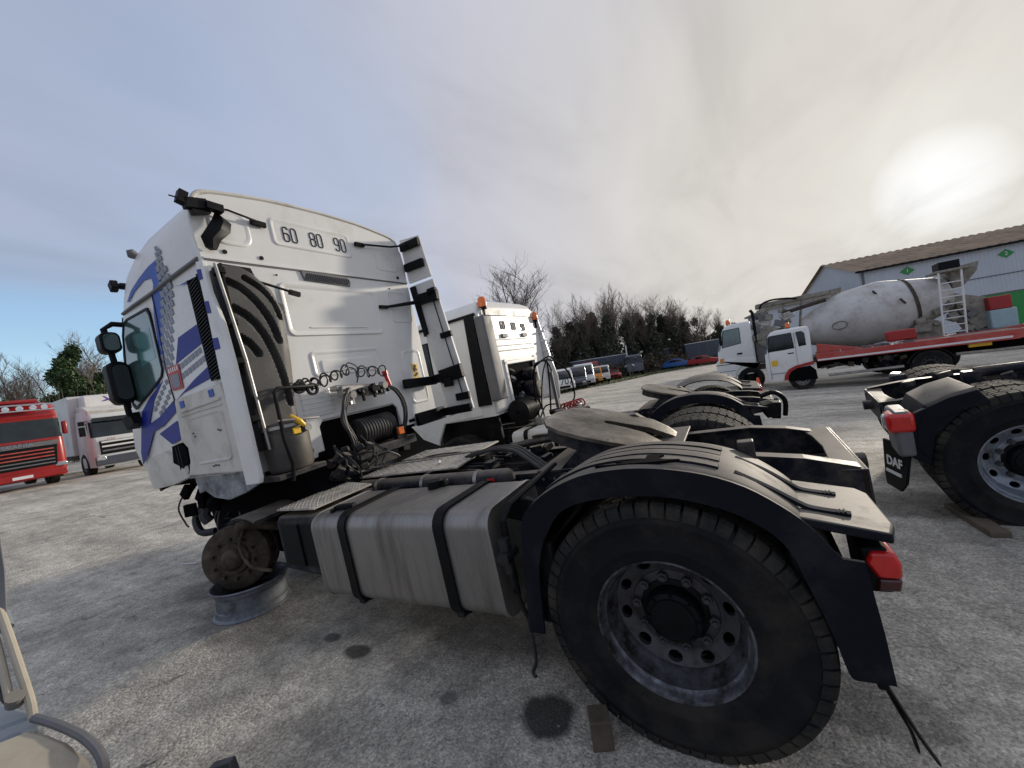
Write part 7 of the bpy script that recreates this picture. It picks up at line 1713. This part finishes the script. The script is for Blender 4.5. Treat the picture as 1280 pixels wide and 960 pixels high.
# stripped truck chassis cab beside the post
x, y = pt(797, 54); SCB = thing('scrap_cab', 'stripped dark truck cab standing right of the white post', 'truck', (x, y, gz(x, y)), (0, 0, rad(110)))
cab(SCB, [(0.6, 0, -1.6, 1.1), (1.6, 0.0, -1.6, 1.15), (2.7, -0.3, -1.6, 1.1), (2.9, -0.5, -1.5, 1.0)], MT['dgrey'], (1.7, 2.6), [([(-0.4, 2.5), (-1.2, 2.5), (-1.2, 1.8), (-0.3, 1.7)], 1.14)])
rnd = random.Random(81)
for k in range(14): box_part('loose_panel', (rnd.uniform(-2.2, 0.3), rnd.uniform(-1.2, 1.2), rnd.uniform(0.6, 3.1)), (rnd.uniform(0.2, 0.7), rnd.uniform(0.2, 0.6), 0.08), MT[rnd.choice(('steel', 'white', 'dgrey', 'grey'))], SCB, (rnd.uniform(-40, 40), rnd.uniform(-40, 40), 0), 0.01)
wheel(SCB, -0.9, 1.0, 0.5, 1, nuts=False); wheel(SCB, -0.9, -1.0, 0.5, -1, nuts=False)
# dark mesh fence at the foot of the trees
FN = thing('wire_fence', 'long dark fence running behind the far trailers below the trees', 'fence', (0, 0, 0))
fp = [pt(px, d) for px, d in ((780, 62), (800, 64), (820, 66), (840, 68), (860, 71), (880, 74), (900, 78))]
for (xa, ya), (xb, yb) in zip(fp, fp[1:]):
    b = MB(); za, zb = gz(xa, ya), gz(xb, yb)
    b.add([(xa, ya, za), (xb, yb, zb), (xb, yb, zb + 2.2), (xa, ya, za + 2.2)], [(0, 1, 2, 3)]); b.build('fence_panel', MT['dgrey'], FN, solid=0.03)
    b = MB(); b.cyl((xa, ya, za), (xa, ya, za + 2.4), 0.06, 6); b.build('post', MT['grey'], FN)

# ================================================================== things lying on the ground
# loose wheel rim under the front hub
hub = TR.matrix_basis @ Vector((3.85, 1.03, 0.585)) if False else Vector((3.83, 1.0, 0))
RM = thing('loose_wheel_rim', 'bare steel wheel rim lying flat under the front hub of the blue striped tractor', 'wheel rim', (3.66, 1.02, gz(3.66, 1.02)), (0, 0, 0.3))
b = MB()
b.lathe([(0.298, 0.0), (0.303, 0.012), (0.296, 0.022), (0.287, 0.030), (0.283, 0.045), (0.280, 0.07), (0.272, 0.075), (0.268, 0.12), (0.268, 0.18), (0.280, 0.20), (0.283, 0.215), (0.285, 0.225), (0.296, 0.235), (0.302, 0.245), (0.298, 0.256), (0.285, 0.25), (0.272, 0.225), (0.240, 0.14), (0.245, 0.07), (0.27, 0.03), (0.285, 0.0)], ax='Z', n=64); b.build('rim_barrel', make_mat('dull_loose_rim', (0.17, 0.19, 0.22), 0.4, metal=0.5, var=0.25, vscale=6, dirt=(0.05, 0.045, 0.04), damt=0.5, dscale=7), RM, smooth=30, fix=True)
b = MB(); b.lathe([(0.24, 0.12), (0.20, 0.10), (0.14, 0.10)], ax='Z', n=40); b.build('rim_disc', MT['rim'], RM, solid=0.01)
def block(label, x, y, yaw, d, mat=MT['wood'], tilt=(0, 0)):
    b = MB(); rnd = random.Random(int(x * 100) + 7)
    b.bx(-d[0] / 2, d[0] / 2, -d[1] / 2, d[1] / 2, 0, d[2])
    o = b.build('wooden_chock', mat, None, bevel=0.006); o.location = (x, y, gz(x, y) - 0.003); o.rotation_euler = (tilt[0], tilt[1], yaw)
    return tag(o, label, 'wood block')
block('short wooden block wedged in front of the nearest rear tyre', 0.345, 1.265, 0.45, (0.09, 0.10, 0.13), make_mat('dark_brown_wood', (0.085, 0.066, 0.045), 0.9, var=0.3, vscale=12, bump=0.4, bscale=40))  # dark brown base colour with random grain
block('long wooden plank under the tyre of the truck with the lettered mudflap', -1.80, -1.50, 1.64, (0.60, 0.11, 0.05), make_mat('grey_weathered_plank', (0.12, 0.095, 0.065), 0.9, var=0.3, vscale=8, bump=0.4, bscale=40))
b = MB(); b.prism([(-0.14, -0.008), (0.13, -0.012), (0.15, 0.004), (-0.12, 0.012)], 'Z', 0, 0.004); o = b.build('paper_strip', MT['litter']); o.location = (5.78, 0.71, gz(5.78, 0.71) + 0.004); o.rotation_euler = (0, 0, 0.35); tag(o, 'thin white strip of litter on the asphalt left of the hub', 'litter')
rnd = random.Random(91); b = MB()
for k in range(420):
    a = rnd.uniform(0, 2 * PI); r = rnd.uniform(0.2, 7); x = 1.2 + r * math.cos(a); y = 0.6 + r * math.sin(a); s = rnd.uniform(0.003, 0.008) if k % 12 else rnd.uniform(0.010, 0.018)
    z = gz(x, y)
    b.add([(x - s, y, z), (x, y - s * rnd.uniform(.6, 1.2), z), (x + s, y, z), (x, y + s, z), (x, y, z + s * 0.9)], [(0, 1, 4), (1, 2, 4), (2, 3, 4), (3, 0, 4)])
b.build('gravel', MT['concrete'], kind='stuff', smooth=0)

# ================================================================== corner of another vehicle, bottom left foreground
MT['dullcream'] = make_mat('dull_cream_paint', (0.40, 0.36, 0.28), 0.5, var=0.1, dirt=(0.2, 0.17, 0.12), damt=0.35)
MT['dullblue'] = make_mat('dull_blue_grey_paint', (0.17, 0.20, 0.23), 0.5, var=0.1, dirt=(0.1, 0.09, 0.07), damt=0.3)
FG = thing('wrecked_vehicle', 'front corner of a cream wrecked vehicle with bent tubes, bottom left corner', 'truck', (0, 0, 0))
def bpx(px, py, d):
    return CP + CF * d + CX * ((px - 640) / 497.17 * d) - CU * ((py - 480) / 497.17 * d)
# built where it stands: x ~1.3..2.1, y ~2.5..3.2
b = MB(); b.loft([[(2.09, 2.55, 1.50), (2.05, 2.535, 1.50), (2.10, 2.62, 1.50), (2.16, 2.62, 1.50)], [(2.04, 2.55, 1.25), (2.01, 2.54, 1.25), (2.04, 2.62, 1.25), (2.10, 2.62, 1.25)], [(1.94, 2.575, 1.08), (1.915, 2.565, 1.08), (1.94, 2.64, 1.08), (2.0, 2.64, 1.08)]])
b.build('door_pillar', MT['grey'], FG, bevel=0.006, fix=True)
tube_part('bent_tube', bez([(2.00, 2.575, 1.16), (1.88, 2.575, 1.06), (1.78, 2.575, 0.96), (1.70, 2.575, 0.87), (1.665, 2.58, 0.83)], 6), 0.012, MT['dullcream'], FG, 10)
tube_part('bent_tube', bez([(2.0, 2.60, 1.12), (1.90, 2.60, 1.05), (1.80, 2.605, 0.96), (1.73, 2.61, 0.89)], 6), 0.011, MT['dullcream'], FG, 10)
tube_part('cable', bez([(2.0, 2.62, 1.05), (1.88, 2.60, 0.98), (1.78, 2.62, 0.92), (1.72, 2.61, 0.88)], 6), 0.008, MT['hose'], FG, 8)
tube_part('blue_cap', [(1.98, 2.57, 1.105), (1.93, 2.572, 1.065)], 0.02, MT['dullblue'], FG, 10)
b = MB(); b.cyl((1.735, 2.60, 0.875), (1.715, 2.60, 0.905), 0.022, 12); b.build('tube_joint', MT['concrete'], FG)
b = MB(); b.prism([(1.67, 2.565), (1.58, 2.575), (1.62, 3.1), (2.2, 3.1), (2.0, 2.62)], 'Z', 0.78, 0.835); b.build('sill', MT['dullblue'], FG, bevel=0.012, fix=True)
b = MB()
rg = []
for t, z, dz in ((0, 0.848, 0.0), (0.3, 0.842, 0.0), (0.6, 0.825, 0), (0.85, 0.79, 0), (1.0, 0.73, 0)):
    x = 1.56 - 0.27 * t
    y = 2.60 - 0.07 * t
    rg.append([(x, y, z), (x + 0.02, y + 0.18, z + 0.03), (x + 0.10, y + 0.5, z + 0.03), (x + 0.10, y + 0.5, 0.45), (x + 0.02, y + 0.18, 0.45), (x, y, 0.45)])
b.loft(rg); b.build('cream_corner_panel', MT['dullcream'], FG, bevel=0.015, smooth=60, fix=True)
tube_part('panel_lip', bez([(1.60, 2.585, 0.855), (1.48, 2.56, 0.848), (1.36, 2.535, 0.825), (1.285, 2.525, 0.785), (1.27, 2.53, 0.72)], 6), 0.012, MT['grey'], FG, 8)
b = MB(); b.bx(1.62, 2.3, 2.62, 3.2, 0.35, 0.80); b.build('body_shell', MT['grey'], FG, bevel=0.02)
b = MB(); b.box((0, 0, 0), (0.10, 0.035, 0.30), (0, 12, 25)); o = b.build('steel_offcut', MT['rim'], None, bevel=0.004); o.location = (1.60, 2.13, 0.155); tag(o, 'small dark steel offcut standing at the bottom edge of the photo', 'scrap metal')
